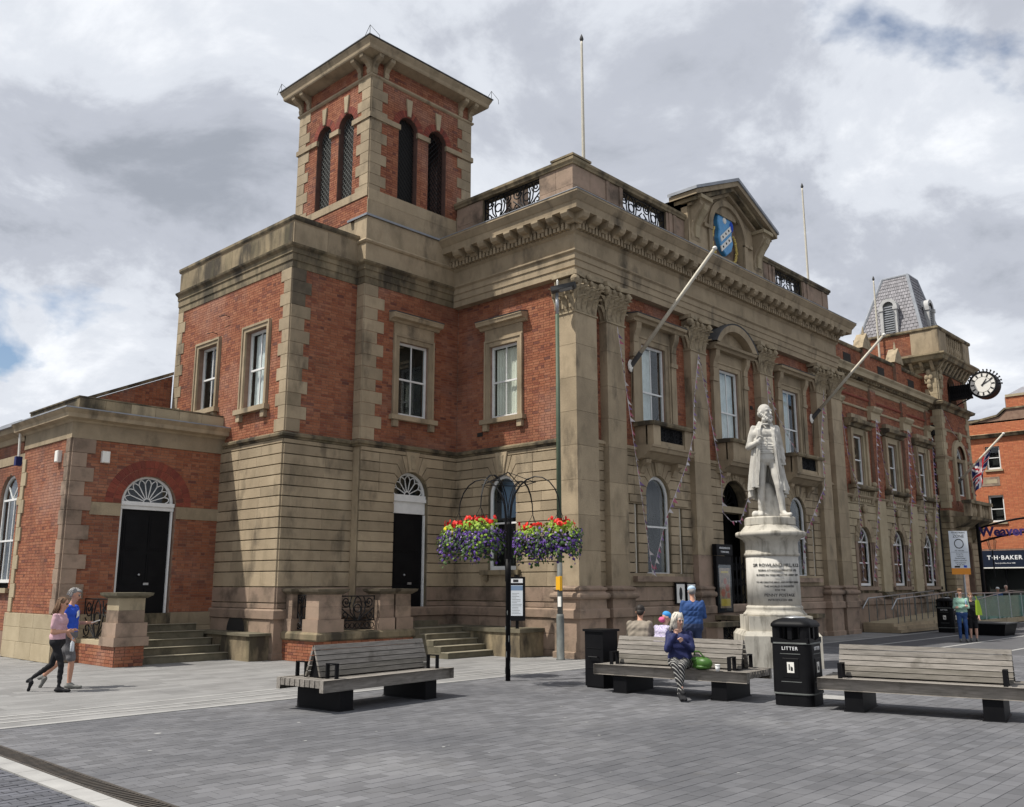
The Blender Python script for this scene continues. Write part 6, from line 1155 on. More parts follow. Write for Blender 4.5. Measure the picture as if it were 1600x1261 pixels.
for i in range(nu + 1):
    for j in range(nv + 1):
        u, v = i / nu, j / nv; b_ = P + d * (1.15 + 1.35 * (1 - v)) ; drop = u * (1.05 + .35 * math.sin(v * 2.2)); b_ = b_ + Vector((.10 * math.sin(v * 11 + u * 3) * u + .05 * math.sin(v * 23), .42 * u * (1 - v) * .9 + .07 * math.sin(v * 9), -drop - .02)); g_[i][j] = tuple(b_)
for i in range(nu):
    for j in range(nv): FLG.cur = jack((i + .5) / nu, (j + .5) / nv); FLG.add([g_[i][j], g_[i + 1][j], g_[i + 1][j + 1], g_[i][j + 1]], [(0, 1, 2, 3)])
tag(FLG.obj('national_flag', ['flag_red', 'flag_blue', 'flag_white'], None, True), 'red white and blue crossed flag drooping from the corner tower pole', 'flag')
# ------------------------------------------------------------------ bunting
rn = random.Random(8)
def bunting(pts, lb):
    t = thing('bunting', lb, 'bunting', pts[0], 'strings of bunting on the fronts'); MB().tube(pts, .008, 4).obj('cord', 'bunt_white', t); V = [Vector(p) for p in pts]; ms = [MB(), MB(), MB()]; k = 0
    for a, b in zip(V, V[1:]):
        n = max(1, int((b - a).length / .17))
        for i in range(n):
            p = a.lerp(b, (i + .5) / n); e = (b - a).normalized() * .065; s = Vector((rn.uniform(-.1, .1), rn.uniform(-.13, -.03), rn.uniform(-.15, -.06))); k += 1; ms[k % 3].add([tuple(p - e), tuple(p + e), tuple(p + s)], [(0, 1, 2)])
    for mm, c in zip(ms, ('bunt_red', 'bunt_white', 'bunt_blue')): mm.obj('pennants', c, t, kind='stuff')
bunting([(1.86, .0, 9.08), (2.37, -.02, 6.37), (2.82, -.03, 4.04), (3.22, -.02, 2.12), (3.98, -.02, 3.74), (4.62, -.36, 5.3), (5.0, -.42, 6.3), (5.52, -.15, 7.38), (6.2, .04, 9.07)], 'string of bunting in a deep V across the left arched window bay')
bunting([(6.22, .04, 9.06), (6.55, -.02, 7.52), (7.13, -.05, 5.18), (7.36, .1, 4.11), (7.9, .12, 3.85), (8.5, .12, 3.9), (9.2, .12, 4.84)], 'string of bunting dropping to loop over the entrance doorway')
bunting([(10.1, -.3, 6.6), (10.68, .04, 9.09), (11.0, -.02, 7.93), (11.9, -.35, 6.4)], 'short peak of bunting behind the statue head')
bunting([(15.3, .04, 9.32), (14.62, -.02, 7.2), (13.9, -.38, 5.42), (12.98, .1, 3.51), (12.7, .1, 2.4)], 'string of bunting dropping across the right balcony')
for i, x in enumerate([17.55, 21.25, 24.95, 28.15]):
    for s, wd in ((-1, 'left'), (1, 'right')):
        if (i == 0 and s < 0): continue
        if i == 3 and s > 0: bunting([(28.3, -.12, 10.4), (29.6, -.1, 9.4), (31.8, -.1, 8.6), (32.3, -.1, 6.0)], 'string of bunting across the corner tower above its balcony'); continue
        bunting([(x + s * .05, .40, 9.0), (x + s * .38, .36, 6.9), (x + s * .75, .22, 5.7), (x + s * 1.0, .34, 4.2), (x + s * 1.35, .50, 2.0)], 'bunting falling to the %s from the %s pilaster of the market range' % (wd, ('first', 'second', 'third', 'last')[i]))
# ------------------------------------------------------------------ posters at the entrance
PSC = thing('poster_case', 'tall black glazed poster case with food poster beside the entrance', 'poster case', (6.95, -.05, 1.0)); q = Fr((0, .02, 0), (1, 0, 0), (0, -1, 0)); MB(q).box(6.52, 7.42, 0, .12, 1.0, 2.72).obj('case', 'black_paint', PSC); MB(q).box(6.50, 7.44, 0, .16, 2.74, 3.08).obj('header', 'black_paint', PSC)
MB(q).box(6.66, 7.28, .12, .124, 1.14, 2.35).obj('poster', 'poster_tan', PSC); MB(q).box(6.70, 7.24, .124, .126, 1.20, 1.42).obj('poster_strip', 'poster_yellow', PSC); m = MB(q)
for k, (a, c, r_) in enumerate(((6.85, 1.6, .13), (7.1, 1.75, .12), (6.98, 1.95, .10), (7.15, 1.52, .09))): m.ell((a, .125, c), (r_, .004, r_), 10, 4)
m.obj('poster_picture', 'poster_red', PSC); MB(q).box(6.76, 7.18, .124, .126, 2.2, 2.26).obj('poster_heading', 'poster_yellow', PSC); place_text(PSC, text(None, 'KIDDERMINSTER', .085, 'sign_white'), q, 6.97, .165, 2.96); place_text(PSC, text(None, 'TOWN HALL', .085, 'sign_white'), q, 6.97, .165, 2.84)
MB(q).box(6.6, 7.34, .13, .134, 1.06, 2.45).obj('glazing', 'glass', PSC)
for x, lb in ((4.62, 'left framed notice on the stone wall by the standing man'), (5.20, 'right framed notice on the stone wall by the standing man')):
    t = thing('framed_notice', lb, 'notice', (x, .2, 1.2), 'framed notices by the entrance'); q2 = Fr((0, .20, 0), (1, 0, 0), (0, -1, 0)); MB(q2).box(x, x + .5, 0, .05, 1.28, 2.0 - .1).obj('frame', 'black_paint', t); MB(q2).box(x + .04, x + .46, .05, .054, 1.32, 1.86).obj('sheet', 'clock_white', t); m = MB(q2); m.ell((x + .25, .055, 1.58), (.09, .004, .2), 8, 4); m.obj('printed_figure', 'letter', t)
# ------------------------------------------------------------------ terrace, rails, signs and glass at the right
TR = thing('ramp', 'low stone ramp with shallow steps along the market range', 'ramp', (22, -.4, 0))
for k in range(3): MB().box(18.3, 25.6, -1.05 + .12 * k, .42, .12 * k, .12 * (k + 1) - .002).obj('step', 'stone', TR)
MB().add([(18.3, -.8, .36), (26, -.8, .36), (26, .42, .36), (18.3, .42, .36), (18.3, -.8, .365), (26, -.8, .62), (26, .42, .62), (18.3, .42, .365)], [(0, 1, 5, 4), (4, 5, 6, 7), (1, 2, 6, 5), (2, 3, 7, 6), (3, 0, 4, 7)]).obj('ramp_slab', 'stone_light', TR)
def rail(x0, x1, y, z0, z1, lb, n):
    t = thing('handrail', lb, 'handrail', (x0, y, 0), 'steel handrails on the ramp'); MB().tube([(x0 - .25, y, z0 + .55), (x0 + .35, y, z0 + .95), (x1, y, z1 + .95)], .026, 8).obj('rail', 'metal_grey', t, True)
    for k in range(n): f = k / (n - 1); x = x0 + .35 + (x1 - x0 - .35) * f; MB().tube([(x, y, z0 + (z1 - z0) * f), (x, y, z0 + (z1 - z0) * f + .95)], .018, 6).obj('baluster', 'pole_grey', t)
rail(18.3, 25.8, -.85, .34, .60, 'steel handrail along the outer edge of the ramp', 12); rail(18.2, 26.0, .25, .36, .62, 'steel handrail along the wall side of the ramp', 10)
ZS = thing('zone_sign', 'pale pedestrian zone sign with orange foot strip on a post, right of the ramp', 'sign', (22.3, -2.2, 0)); q = Fr((22.3, -2.2, 0), (.69, -.725, 0), (-.725, -.69, 0)); MB(q).tube([(.12, -.06, 0), (.12, -.06, 3.9)], .045, 8).obj('post', 'metal_grey', ZS); MB(q).box(-.39, .39, -.01, .01, 2.52, 4.05).obj('panel', 'sign_grey', ZS); MB(q).box(-.39, .39, -.01, .012, 2.26, 2.515).obj('foot_strip', 'orange', ZS)
for b_, s_, z in (('PEDESTRIAN', .10, 3.98), ('ZONE', .17, 3.83), ('No vehicles', .08, 3.24), ('Except for', .07, 3.10), ('loading by', .07, 3.01), ('Disabled badge', .07, 2.92), ('holders and permit', .07, 2.83), ('operating buses', .07, 2.74), ('At any time', .07, 2.66)): place_text(ZS, text(None, b_, s_, 'letter', ext=.001), q, 0, .014, z)
m = MB(q); o, i_ = arc(0, 3.52, .20, 0, 6.2832, 28), arc(0, 3.52, .165, 0, 6.2832, 28); m.add([(p[0], .015, p[1]) for p in o] + [(p[0], .015, p[1]) for p in i_], [(k, k + 1, 30 + k, 29 + k) for k in range(28)]); m.box(-.36, .36, .011, .014, 3.17, 3.18); m.box(-.26, -.04, .011, .014, 2.54, 2.61); m.obj('symbols', 'letter', ZS); MB(q).box(.12, .25, .011, .014, 2.54, 2.63).obj('blue_badge', 'royal_blue', ZS)
GL = thing('glass_balustrade', 'green tinted glass balustrade with steel rails round the cafe terrace', 'balustrade', (30, -1, 0)); MB().box(25.0, 46, -1.1, -.9, 0, .22).obj('kerb', 'stone_light', GL)
for k in range(10): x = 25.1 + k * 2.0; MB().box(x, x + 1.92, -1.01, -.99, .25, 1.32).obj('glass_panel', 'glass_green', GL); MB().tube([(x - .04, -1, .2), (x - .04, -1, 1.45)], .03, 6).obj('post', 'metal_grey', GL)
MB().tube([(25, -1, 1.45), (46, -1, 1.45)], .03, 6).obj('top_rail', 'metal_grey', GL); MB().tube([(25, -1.08, 1.0), (33, -1.08, 1.55), (46, -1.08, 1.1)], .022, 6).obj('slanting_rail', 'metal_grey', GL)
PLT = thing('low_planter', 'low black trough with sloping sides, right of the boy', 'planter', (19.6, -3.9, 0)); loft(MB(), [([(18.9, -3.1), (20.2, -3.1), (20.2, -4.55), (18.9, -4.55)], 0), ([(18.8, -3.0), (20.3, -3.0), (20.3, -4.65), (18.8, -4.65)], .42)]).obj('trough', 'black_paint', PLT); MB().box(18.75, 20.35, -4.7, -2.95, .42, .46).obj('rim', 'dark_roof', PLT)
MT = thing('black_mound_seat', 'low rounded black seat beyond the trough, at the right edge', 'seat', (22.5, -5.6, 0)); m = MB(); m.ell((22.8, -5.9, .22), (.9, 1.3, .34), 20, 10); m.obj('cushion', 'black_paint', MT, True); MB().box(22.2, 23.4, -6.9, -4.9, 0, .12).obj('base', 'iron', MT)
WA = thing('arch_sign', 'curved overhead street sign with purple lettering above the shop street', 'sign', (30.6, -.8, 0)); q = Fr((30.6, 0, 0), (0, 1, 0), (-1, 0, 0)); m = MB(q); up, lo = [], []
for k in range(21): y = -.55 - k * .33; up.append((y, 0, 4.72 - .02 * (k - 10) ** 2 * .25 + .35)); lo.append((y, 0, 4.05 - .02 * (k - 10) ** 2 * .25 + .35))
m.tube(up, .05, 6); m.tube(lo, .05, 6); m.tube([(-.55, 0, 0), (-.55, 0, 5.0)], .09, 8); m.tube([(-7.15, 0, 0), (-7.15, 0, 5.0)], .09, 8); m.obj('frame', 'black_paint', WA)
place_text(WA, text(None, 'Weavers', .62, 'purple', ext=.02, bold=.022), q, -1.75, .03, 4.38, 'lettering'); MB(q).prism([(-2.85, 4.15), (-5.0, 4.3), (-5.0, 4.95), (-2.85, 4.72)], -.02, .0).obj('purple_panel', 'petal_purple', WA); place_text(WA, text(None, 'Wharf', .62, 'flag_blue', ext=.02, bold=.022), q, -3.75, .03, 4.45, 'lettering')
lm = MB(q); lm.tube([(-1.2, .3, 2.2), (-1.2, .3, 3.5)], .03, 6); lm.obj('lantern_stem', 'iron', WA); loft(MB(Fr((30.3, -1.2, 0), (1, 0, 0), (0, 1, 0))), [(rsq(.10, 2, .02), 3.5), (rsq(.17, 2, .02), 3.95), (rsq(.06, 2, .02), 4.1)]).obj('lantern', 'glass', WA); m = MB(Fr((30.3, -1.2, 0), (1, 0, 0), (0, 1, 0)))
for sx in (-1, 1):
    for sy in (-1, 1): m.tube([(sx * .1, sy * .1, 3.5), (sx * .17, sy * .17, 3.95), (sx * .05, sy * .05, 4.12)], .014, 4)
m.obj('lantern_frame', 'iron', WA)
MB().box(42.0 - .35, 41.75, -.55, -.2, 4, 9).obj('corner_pipe', 'black_paint', SH)
CV = thing('inspection_cover', 'square inspection cover set in the paving right of the domed bin', 'cover', (-3.2, -8.05, 0)); MB().box(-3.5, -2.9, -8.35, -7.75, -.01, .0035).obj('frame', 'drain', CV); MB().box(-3.46, -2.94, -8.31, -7.79, -.01, .0055).obj('lid', 'pale_strip', CV)
# things on the bench
HB = thing('handbag', 'shiny green handbag resting on the bench beside the seated lady', 'handbag', (-4.93, -6.62, .47)); m = MB(); m.ell((-4.93, -6.62, .575), (.11, .18, .105), 14, 10); m.ell((-4.93, -6.60, .52), (.12, .17, .05), 14, 8); m.ell((-4.95, -6.52, .63), (.08, .09, .05), 10, 8); m.obj('body', 'bag_green', HB, True); MB().tube([(-4.93, -6.48, .70), (-4.99, -6.5, .76), (-5.0, -6.6, .77), (-4.95, -6.7, .64)], .014, 6).obj('strap', 'bag_green', HB)
CU = thing('paper_cup', 'small white paper cup standing on the bench beside the green handbag', 'cup', (-4.98, -6.93, .47)); MB().lathe([(.03, .47), (.042, .56)], (-4.98, -6.93), 14).obj('cup_body', 'cup', CU, True); MB().lathe([(.046, .56), (.046, .572), (.03, .578)], (-4.98, -6.93), 14).obj('lid', 'cup', CU, True)
# ------------------------------------------------------------------ figures
def body_mesh(prims, voxel, smooth=6):
    m = MB()
    for p in prims:
        if p[0] == 'cap':
            _, a, b, r0, r1, tg = p; a, b = Vector(a), Vector(b); d = (b - a); L = d.length
            if L < 1e-5: m.ell(a, (r0,) * 3, 12, 8); continue
            d.normalize(); pts, rs = [], []
            for t in (-1, -.8, -.5, 0): pts.append(a + d * (r0 * t)); rs.append(max(.003, r0 * math.sqrt(max(0, 1 - t * t))))
            for t in (0.0001, .5, .8, 1): pts.append(b + d * (r1 * t)); rs.append(max(.003, r1 * math.sqrt(max(0, 1 - t * t))))
            m.tube(pts, rs, 12)
        else: _, c, r, rot, tg = p; m.ell(c, r, 16, 12, rot)
    me = bpy.data.meshes.new('tmp'); me.from_pydata([tuple(v) for v in m.v], [], m.f); o = bpy.data.objects.new('tmp', me); COL.objects.link(o)
    md = o.modifiers.new('r', 'REMESH'); md.mode = 'VOXEL'; md.voxel_size = voxel; md.use_smooth_shade = True
    sm = o.modifiers.new('s', 'SMOOTH'); sm.factor = .5; sm.iterations = smooth
    bpy.context.view_layer.update(); out = bpy.data.meshes.new_from_object(o.evaluated_get(bpy.context.evaluated_depsgraph_get())); bpy.data.objects.remove(o); bpy.data.meshes.remove(me); return out
def assign(me, prims, mats):
    me.materials.clear(); names = list(dict.fromkeys(mats[p[-1]] for p in prims))
    for n in names: me.materials.append(MATS[n])
    n = len(me.polygons); c = np.empty(n * 3); me.polygons.foreach_get('center', c); c = c.reshape(-1, 3); best = np.full(n, 1e9); idx = np.zeros(n, int)
    for p in prims:
        if p[0] == 'cap':
            a, b = np.array(p[1], float), np.array(p[2], float); d = b - a; t = np.clip(((c - a) @ d) / max(1e-9, d @ d), 0, 1); dist = np.linalg.norm(c - (a + t[:, None] * d), axis=1) - (p[3] + (p[4] - p[3]) * t)
        else:
            q = c - np.array(p[1], float)
            if p[3]: q = q @ np.array(p[3])
            r = np.array(p[2]); k = np.linalg.norm(q / r, axis=1); dist = (k - 1) * r.min()
        w_ = dist < best; best[w_] = dist[w_]; idx[w_] = names.index(mats[p[-1]])
    me.polygons.foreach_set('material_index', idx); me.polygons.foreach_set('use_smooth', [True] * n); me.update()
def folds(me, cloth, amp):                               # creases in the cloth
    n = len(me.vertices); co = np.empty(n * 3); no = np.empty(n * 3); me.vertices.foreach_get('co', co); me.vertices.foreach_get('normal', no); co = co.reshape(-1, 3); no = no.reshape(-1, 3); mk = np.zeros(n); ok = {i for i, m_ in enumerate(me.materials) if m_.name in cloth}
    for p in me.polygons:
        if p.material_index in ok:
            for v in p.vertices: mk[v] = 1
    x, y, z = co.T; head_ = (z < (z.max() - .27)); f = np.sin(46 * z + 17 * x + 6 * np.sin(9 * x + 5 * z)) + .8 * np.sin(31 * z - 26 * y + 4 * np.sin(11 * y)) + .6 * np.sin(70 * x + 30 * y + 20 * z)
    co += no * (amp * .55 * f * mk * head_)[:, None]; me.vertices.foreach_set('co', co.ravel()); me.update()
def hand(P, w, d, side, tg, s=1.0, curl=.6, n_=None):
    w, d = Vector(w), Vector(d).normalized(); nrm = Vector(n_ or (0, -1, 0)); x = d.cross(nrm).normalized(); nrm = x.cross(d).normalized(); pc = w + d * .045 * s
    P.append(('cap', w, w + d * .06 * s, .026 * s, .032 * s, tg))
    for i, L in enumerate((.060, .072, .068, .052)):
        b = w + d * .075 * s + x * ((i - 1.5) * .020 * s); k = b + (d * (1 - curl * .4) + nrm * curl * .5) * L * .55 * s; e = k + (d * (1 - curl) + nrm * curl) * L * .5 * s; P.append(('cap', b, k, .0105 * s, .0098 * s, tg)); P.append(('cap', k, e, .0098 * s, .008 * s, tg))
    t0 = w + d * .03 * s + x * side * .028 * s; t1 = t0 + (d * .6 + x * side * .6 + nrm * .3) * .035 * s; P.append(('cap', t0, t1, .0125 * s, .011 * s, tg)); P.append(('cap', t1, t1 + (d * .9 + nrm * .4) * .028 * s, .011 * s, .009 * s, tg))
def head(P, c, yaw=0, tilt=0, s=1.0, beard=False, chin=0.0):
    Rm = Matrix.Rotation(yaw, 3, 'Z') @ Matrix.Rotation(tilt, 3, 'X'); c = Vector(c)
    def q(v): return tuple(c + Rm @ (Vector(v) * s))
    T = [tuple(r) for r in Rm]
    P.append(('ell', q((0, .012, .025)), (.075 * s, .092 * s, .092 * s), Rm, 'skin')); P.append(('ell', q((0, -.018, -.045)), (.056 * s, .066 * s, .070 * s), Rm, 'skin')); P.append(('ell', q((0, -.05, -.085)), (.034 * s, .030 * s, .028 * s), Rm, 'beard' if beard else 'skin'))
    P.append(('cap', q((0, -.084, .012)), q((0, -.104, -.022)), .011 * s, .015 * s, 'skin')); P.append(('ell', q((0, -.082, -.058)), (.024 * s, .010 * s, .010 * s), Rm, 'lip')); P.append(('cap', q((-.045, -.074, .030)), q((.045, -.074, .030)), .011 * s, .011 * s, 'brow'))
    for e in (-1, 1): P.append(('ell', q((e * .077, .012, -.005)), (.010 * s, .020 * s, .030 * s), Rm, 'skin')); P.append(('ell', q((e * .030, -.079, .010)), (.011 * s, .008 * s, .007 * s), Rm, 'eye')); P.append(('ell', q((e * .036, -.058, -.022)), (.022 * s, .020 * s, .022 * s), Rm, 'skin'))
    return Rm, q
def figure(name, label, J, mats, loc, rot, s=1.0, hd=(0, 0), sleeve='long', legs='trousers', hands=(.5, .5), extra=(), voxel=.0125, group=None, hand_dir=None, skirt=0, bulk=1.0, cat='person', root=None, beard=False, hn=None, hs=1.0):
    mm = dict(skin='skin', top='denim', bottom='denim_dark', shoe='black_cloth', lip='lip', eye='letter', brow='hair_brown', beard='hair_grey', hair='hair_brown'); mm.update(mats); P = []
    V = {k: Vector(v) for k, v in J.items()}; B = bulk
    pel, wst, ch, nk, hc = V['pelvis'], V['waist'], V['chest'], V['neck'], V['head']
    sx = (V['shR'] - V['shL']).normalized(); hx = (V['hipR'] - V['hipL']).normalized()
    def wide(c, h, r, tg, ax): P.append(('cap', c - ax * h, c + ax * h, r, r, tg))
    wide(ch, .095 * B, .108 * B, 'top', sx); wide(ch.lerp(wst, .5), .082 * B, .108 * B, 'top', sx); wide(wst, .07 * B, .108 * B, 'top', sx); wide(wst.lerp(pel, .5), .075 * B, .112 * B, 'top', hx); wide(pel, .075 * B, .118 * B, 'bottom', hx)
    wide(ch.lerp(nk, .55), .085, .066, 'top', sx); P.append(('cap', nk + Vector((0, 0, -.04)), hc + Vector((0, 0, -.06)), .052, .048, 'skin'))
    for sd in 'LR':
        s_, e_, w_ = V['sh' + sd], V['el' + sd], V['wr' + sd]; P.append(('cap', s_, e_, .060 * B, .047 * B, 'top'))
        if sleeve == 'long': P.append(('cap', e_, w_, .047 * B, .038 * B, 'top'))
        else: mid = s_.lerp(e_, .62); P[-1] = ('cap', s_, mid, .063 * B, .060 * B, 'top'); P.append(('cap', mid, e_, .044, .040, 'skin')); P.append(('cap', e_, w_, .041, .029, 'skin'))
        d = (w_ - e_).normalized() if not hand_dir or sd not in hand_dir else Vector(hand_dir[sd]); hand(P, w_, d, 1 if sd == 'L' else -1, 'skin', 1.0, hands[0 if sd == 'L' else 1], (hn or {}).get(sd))
        h_, k_, a_, t_ = V['hip' + sd], V['kn' + sd], V['an' + sd], V['to' + sd]
        if legs == 'trousers': P.append(('cap', h_, k_, .088 * B, .062, 'bottom')); P.append(('cap', k_, a_, .060, .046, 'bottom'))
        elif legs == 'shorts': P.append(('cap', h_, h_.lerp(k_, .92), .092 * B, .082, 'bottom')); P.append(('cap', h_.lerp(k_, .9), k_, .056, .052, 'skin')); P.append(('cap', k_, k_.lerp(a_, .35), .052, .054, 'skin')); P.append(('cap', k_.lerp(a_, .35), a_, .054, .034, 'skin'))
        else: P.append(('cap', h_, k_, .080 * B, .056, 'bottom')); P.append(('cap', k_, k_.lerp(a_, .4), .054, .052, 'bottom')); P.append(('cap', k_.lerp(a_, .4), a_.lerp(k_, .12), .050, .036, 'bottom')); P.append(('cap', a_.lerp(k_, .1), a_, .033, .032, mm.get('_ankle', 'bottom') if mm.get('_ankle') in ('skin', 'bottom') else 'bottom'))
        f = (t_ - a_); f.z = 0; f.normalize(); heel = a_ + Vector((0, 0, -.04)) - f * .045; P.append(('cap', heel, t_, .040, .032, 'shoe')); P.append(('cap', a_, a_ + f * .07 + Vector((0, 0, -.03)), .040, .036, 'shoe'))
    Rm, q = head(P, hc, *hd, hs, beard); P += list(extra); me = body_mesh(P, voxel, 3 if root else 6); mm2 = {p[-1]: mm.get(p[-1], p[-1]) for p in P}; assign(me, P, mm2); folds(me, [n for n in set(mm2.values()) if n not in ('skin', 'skin_pale', 'lip', 'letter')], .004 if root else .006)
    r = root or thing(name, label, cat, (0, 0, 0), group); o = put(bpy.data.objects.new('body', me), r); r.location = loc; r.rotation_euler = (0, 0, R(rot)); r.scale = (s, s, s); return r, q, Rm
def stand(**k):
    J = dict(pelvis=(0, 0, .93), waist=(0, 0, 1.09), chest=(0, 0, 1.30), neck=(0, .01, 1.46), head=(0, -.015, 1.635), shL=(.175, 0, 1.39), elL=(.215, .03, 1.11), wrL=(.22, -.05, .87), shR=(-.175, 0, 1.39), elR=(-.215, .03, 1.11), wrR=(-.22, -.05, .87), hipL=(.085, 0, .90), knL=(.095, -.02, .50), anL=(.095, .03, .085), toL=(.105, -.16, .035), hipR=(-.085, 0, .90), knR=(-.095, -.02, .50), anR=(-.095, .03, .085), toR=(-.105, -.16, .035)); J.update(k); return J
def strand_hair(root, q, Rm, mat, parts, name='hair'):
    m = MB()
    for c, r in parts: m.ell(q(c), r, 16, 12, Rm)
    return m.obj(name, mat, root, True)
def locks(root, q, Rm, mat, n, length, seed, spread=1.0, back=True):
    rn = random.Random(seed); m = MB()
    for i in range(n):
        a = math.pi * (rn.uniform(.02, .98) if back else rn.uniform(-.2, 1.2)); x, y = .080 * math.cos(a), .02 + .092 * math.sin(a); z = rn.uniform(.0, .09); L = length * rn.uniform(.7, 1.1); p = [q((x * .7, y * .7, z + .03)), q((x * 1.06, y * 1.06, z - .02)), q((x * 1.12 * spread, y * 1.12, z - L * .5)), q((x * 1.1 * spread + rn.uniform(-.02, .02), y * 1.1 + rn.uniform(-.01, .03), z - L))]; m.tube(p, [.012, .016, .014, .004], 5)
    return m.obj('hair_locks', mat, root, True)
# walking couple at the left
J = stand(pelvis=(0, 0, .92), chest=(0, -.02, 1.29), head=(.0, -.05, 1.625), neck=(0, -.01, 1.45), hipL=(.085, 0, .90), knL=(.09, .10, .50), anL=(.09, .48, .22), toL=(.10, .50, .02), hipR=(-.085, 0, .9), knR=(-.09, -.15, .50), anR=(-.09, -.14, .085), toR=(-.1, -.34, .035), elL=(.20, .04, 1.10), wrL=(.13, -.20, 1.13), elR=(-.20, .02, 1.10), wrR=(-.12, -.22, 1.12))
r, q, Rm = figure('person', 'woman in pink top and black leggings striding beside the man in blue', J, dict(top='pink_top', bottom='black_cloth', shoe='black_cloth', brow='hair_brown'), (-11.86, 2.26, 0), 46, .93, (0, .25), 'short', 'leggings', hand_dir=dict(L=(.0, -1, .1), R=(.2, -1, .1)), extra=[('ell', (0, .02, 1.02), (.155, .125, .13), None, 'top')])
strand_hair(r, q, Rm, 'hair_brown', [((0, .028, .035), (.086, .095, .092)), ((0, .07, -.04), (.07, .05, .10))]); locks(r, q, Rm, 'hair_brown', 46, .27, 3); MB().ell((.14, .08, .98), (.06, .07, .05), 10, 8).obj('waist_bag', 'black_cloth', r, True)
J = stand(head=(.0, -.06, 1.63), hipR=(-.085, 0, .9), knR=(-.09, -.13, .50), anR=(-.09, -.12, .085), toR=(-.1, -.33, .035), knL=(.09, .12, .5), anL=(.09, .42, .20), toL=(.1, .46, .02), elR=(-.22, .03, 1.1), wrR=(-.19, -.12, .90), elL=(.21, -.03, 1.12), wrL=(.16, -.27, 1.13))
r, q, Rm = figure('person', 'grey haired man in royal blue t shirt and shorts walking at left', J, dict(top='royal_blue', bottom='grey_short', shoe='shoe_grey', brow='hair_grey'), (-11.50, 2.72, 0), 46, 1.02, (0, .35), 'short', 'shorts', bulk=1.08, hand_dir=dict(L=(0, -1, .0)))
strand_hair(r, q, Rm, 'hair_grey', [((0, .03, .045), (.080, .088, .075)), ((0, .05, .0), (.078, .07, .06)), ((0, -.03, .085), (.06, .05, .03))]); locks(r, q, Rm, 'hair_grey', 60, .06, 9); MB().prism([(-.05, 1.22), (.05, 1.26), (.04, 1.36), (-.03, 1.34)], -.135, -.128).obj('shirt_print', 'flag_white', r)
BT = thing('water_bottle', 'clear water bottle hanging in the hand of the man in blue', 'bottle', (0, 0, 0)); MB().lathe([(.028, -.20), (.034, -.19), (.034, -.05), (.016, -.01), (.014, .02)], (0, 0), 12).obj('bottle_body', 'sign_grey', BT, True); MB().lathe([(.015, .02), (.015, .04)], (0, 0), 10).obj('cap', 'screen_blue', BT, True); BT.location = (-11.52, 2.46, .86)
PH = thing('phone', 'small pale phone held out by the man in blue', 'phone', (0, 0, 0)); MB().cham(-.035, .035, -.01, .004, -.07, .07, .003).obj('phone_body', 'clock_white', PH); PH.location = (-11.11, 2.52, 1.18); PH.rotation_euler = (R(70), 0, R(46))
# lady on the bench
J = dict(pelvis=(0, .0, .60), waist=(0, -.01, .76), chest=(0, -.04, .96), neck=(0, -.05, 1.12), head=(.0, -.10, 1.29), shL=(.165, -.03, 1.05), elL=(.22, -.12, .80), wrL=(.07, -.30, .93), shR=(-.165, -.03, 1.05), elR=(-.20, -.16, .79), wrR=(-.03, -.32, 1.05), hipL=(.085, -.02, .58), knL=(.07, -.44, .56), anL=(.02, -.46, .12), toL=(.05, -.60, .04), hipR=(-.085, -.02, .58), knR=(-.05, -.45, .58), anR=(.05, -.50, .16), toR=(.13, -.62, .05))
r, q, Rm = figure('person', 'white haired lady in navy coat and striped trousers eating on the bench', J, dict(top='navy_coat', bottom='striped', shoe='black_cloth', skin='skin_pale', brow='hair_white'), (-4.98, -6.22, 0), -62, .98, (.75, .22), 'long', 'trousers', hands=(.8, .9), bulk=1.14, hand_dir=dict(L=(-.35, -.35, .6), R=(.3, -.1, .9)), extra=[('ell', (0, .01, .62), (.22, .16, .13), None, 'top'), ('ell', (0, .09, 1.08), (.11, .08, .10), None, 'top'), ('cap', (.02, -.46, .10), (.02, -.46, .2), .034, .036, 'skin'), ('cap', (.05, -.50, .12), (.05, -.50, .22), .034, .036, 'skin')])
strand_hair(r, q, Rm, 'hair_white', [((0, .025, .035), (.090, .10, .098)), ((-.03, .03, -.05), (.075, .075, .12))]); locks(r, q, Rm, 'hair_white', 60, .26, 5, 1.1); locks(r, q, Rm, 'hair_white', 30, .16, 6, 1.1, False)
# man in denim seen from behind
J = stand(head=(0, -.04, 1.63), elL=(.24, -.02, 1.14), wrL=(.12, -.22, 1.20), elR=(-.24, .0, 1.13), wrR=(-.12, -.22, 1.18), shL=(.19, 0, 1.39), shR=(-.19, 0, 1.39))
r, q, Rm = figure('person', 'man in blue denim shirt and pale cap standing with his back turned', J, dict(top='denim', bottom='denim_dark', shoe='black_cloth', brow='hair_grey'), (-1.0, -3.97, 0), 133, 1.04, (0, .25), 'long', 'trousers', bulk=1.14)
strand_hair(r, q, Rm, 'hair_grey', [((0, .04, .0), (.078, .078, .07))]); m = MB(); m.ell(q((0, .01, .055)), (.088, .104, .072), 16, 10, Rm); m.ell(q((0, -.12, .035)), (.07, .07, .010), 12, 6, Rm); m.obj('cap', 'cap_pale', r, True)
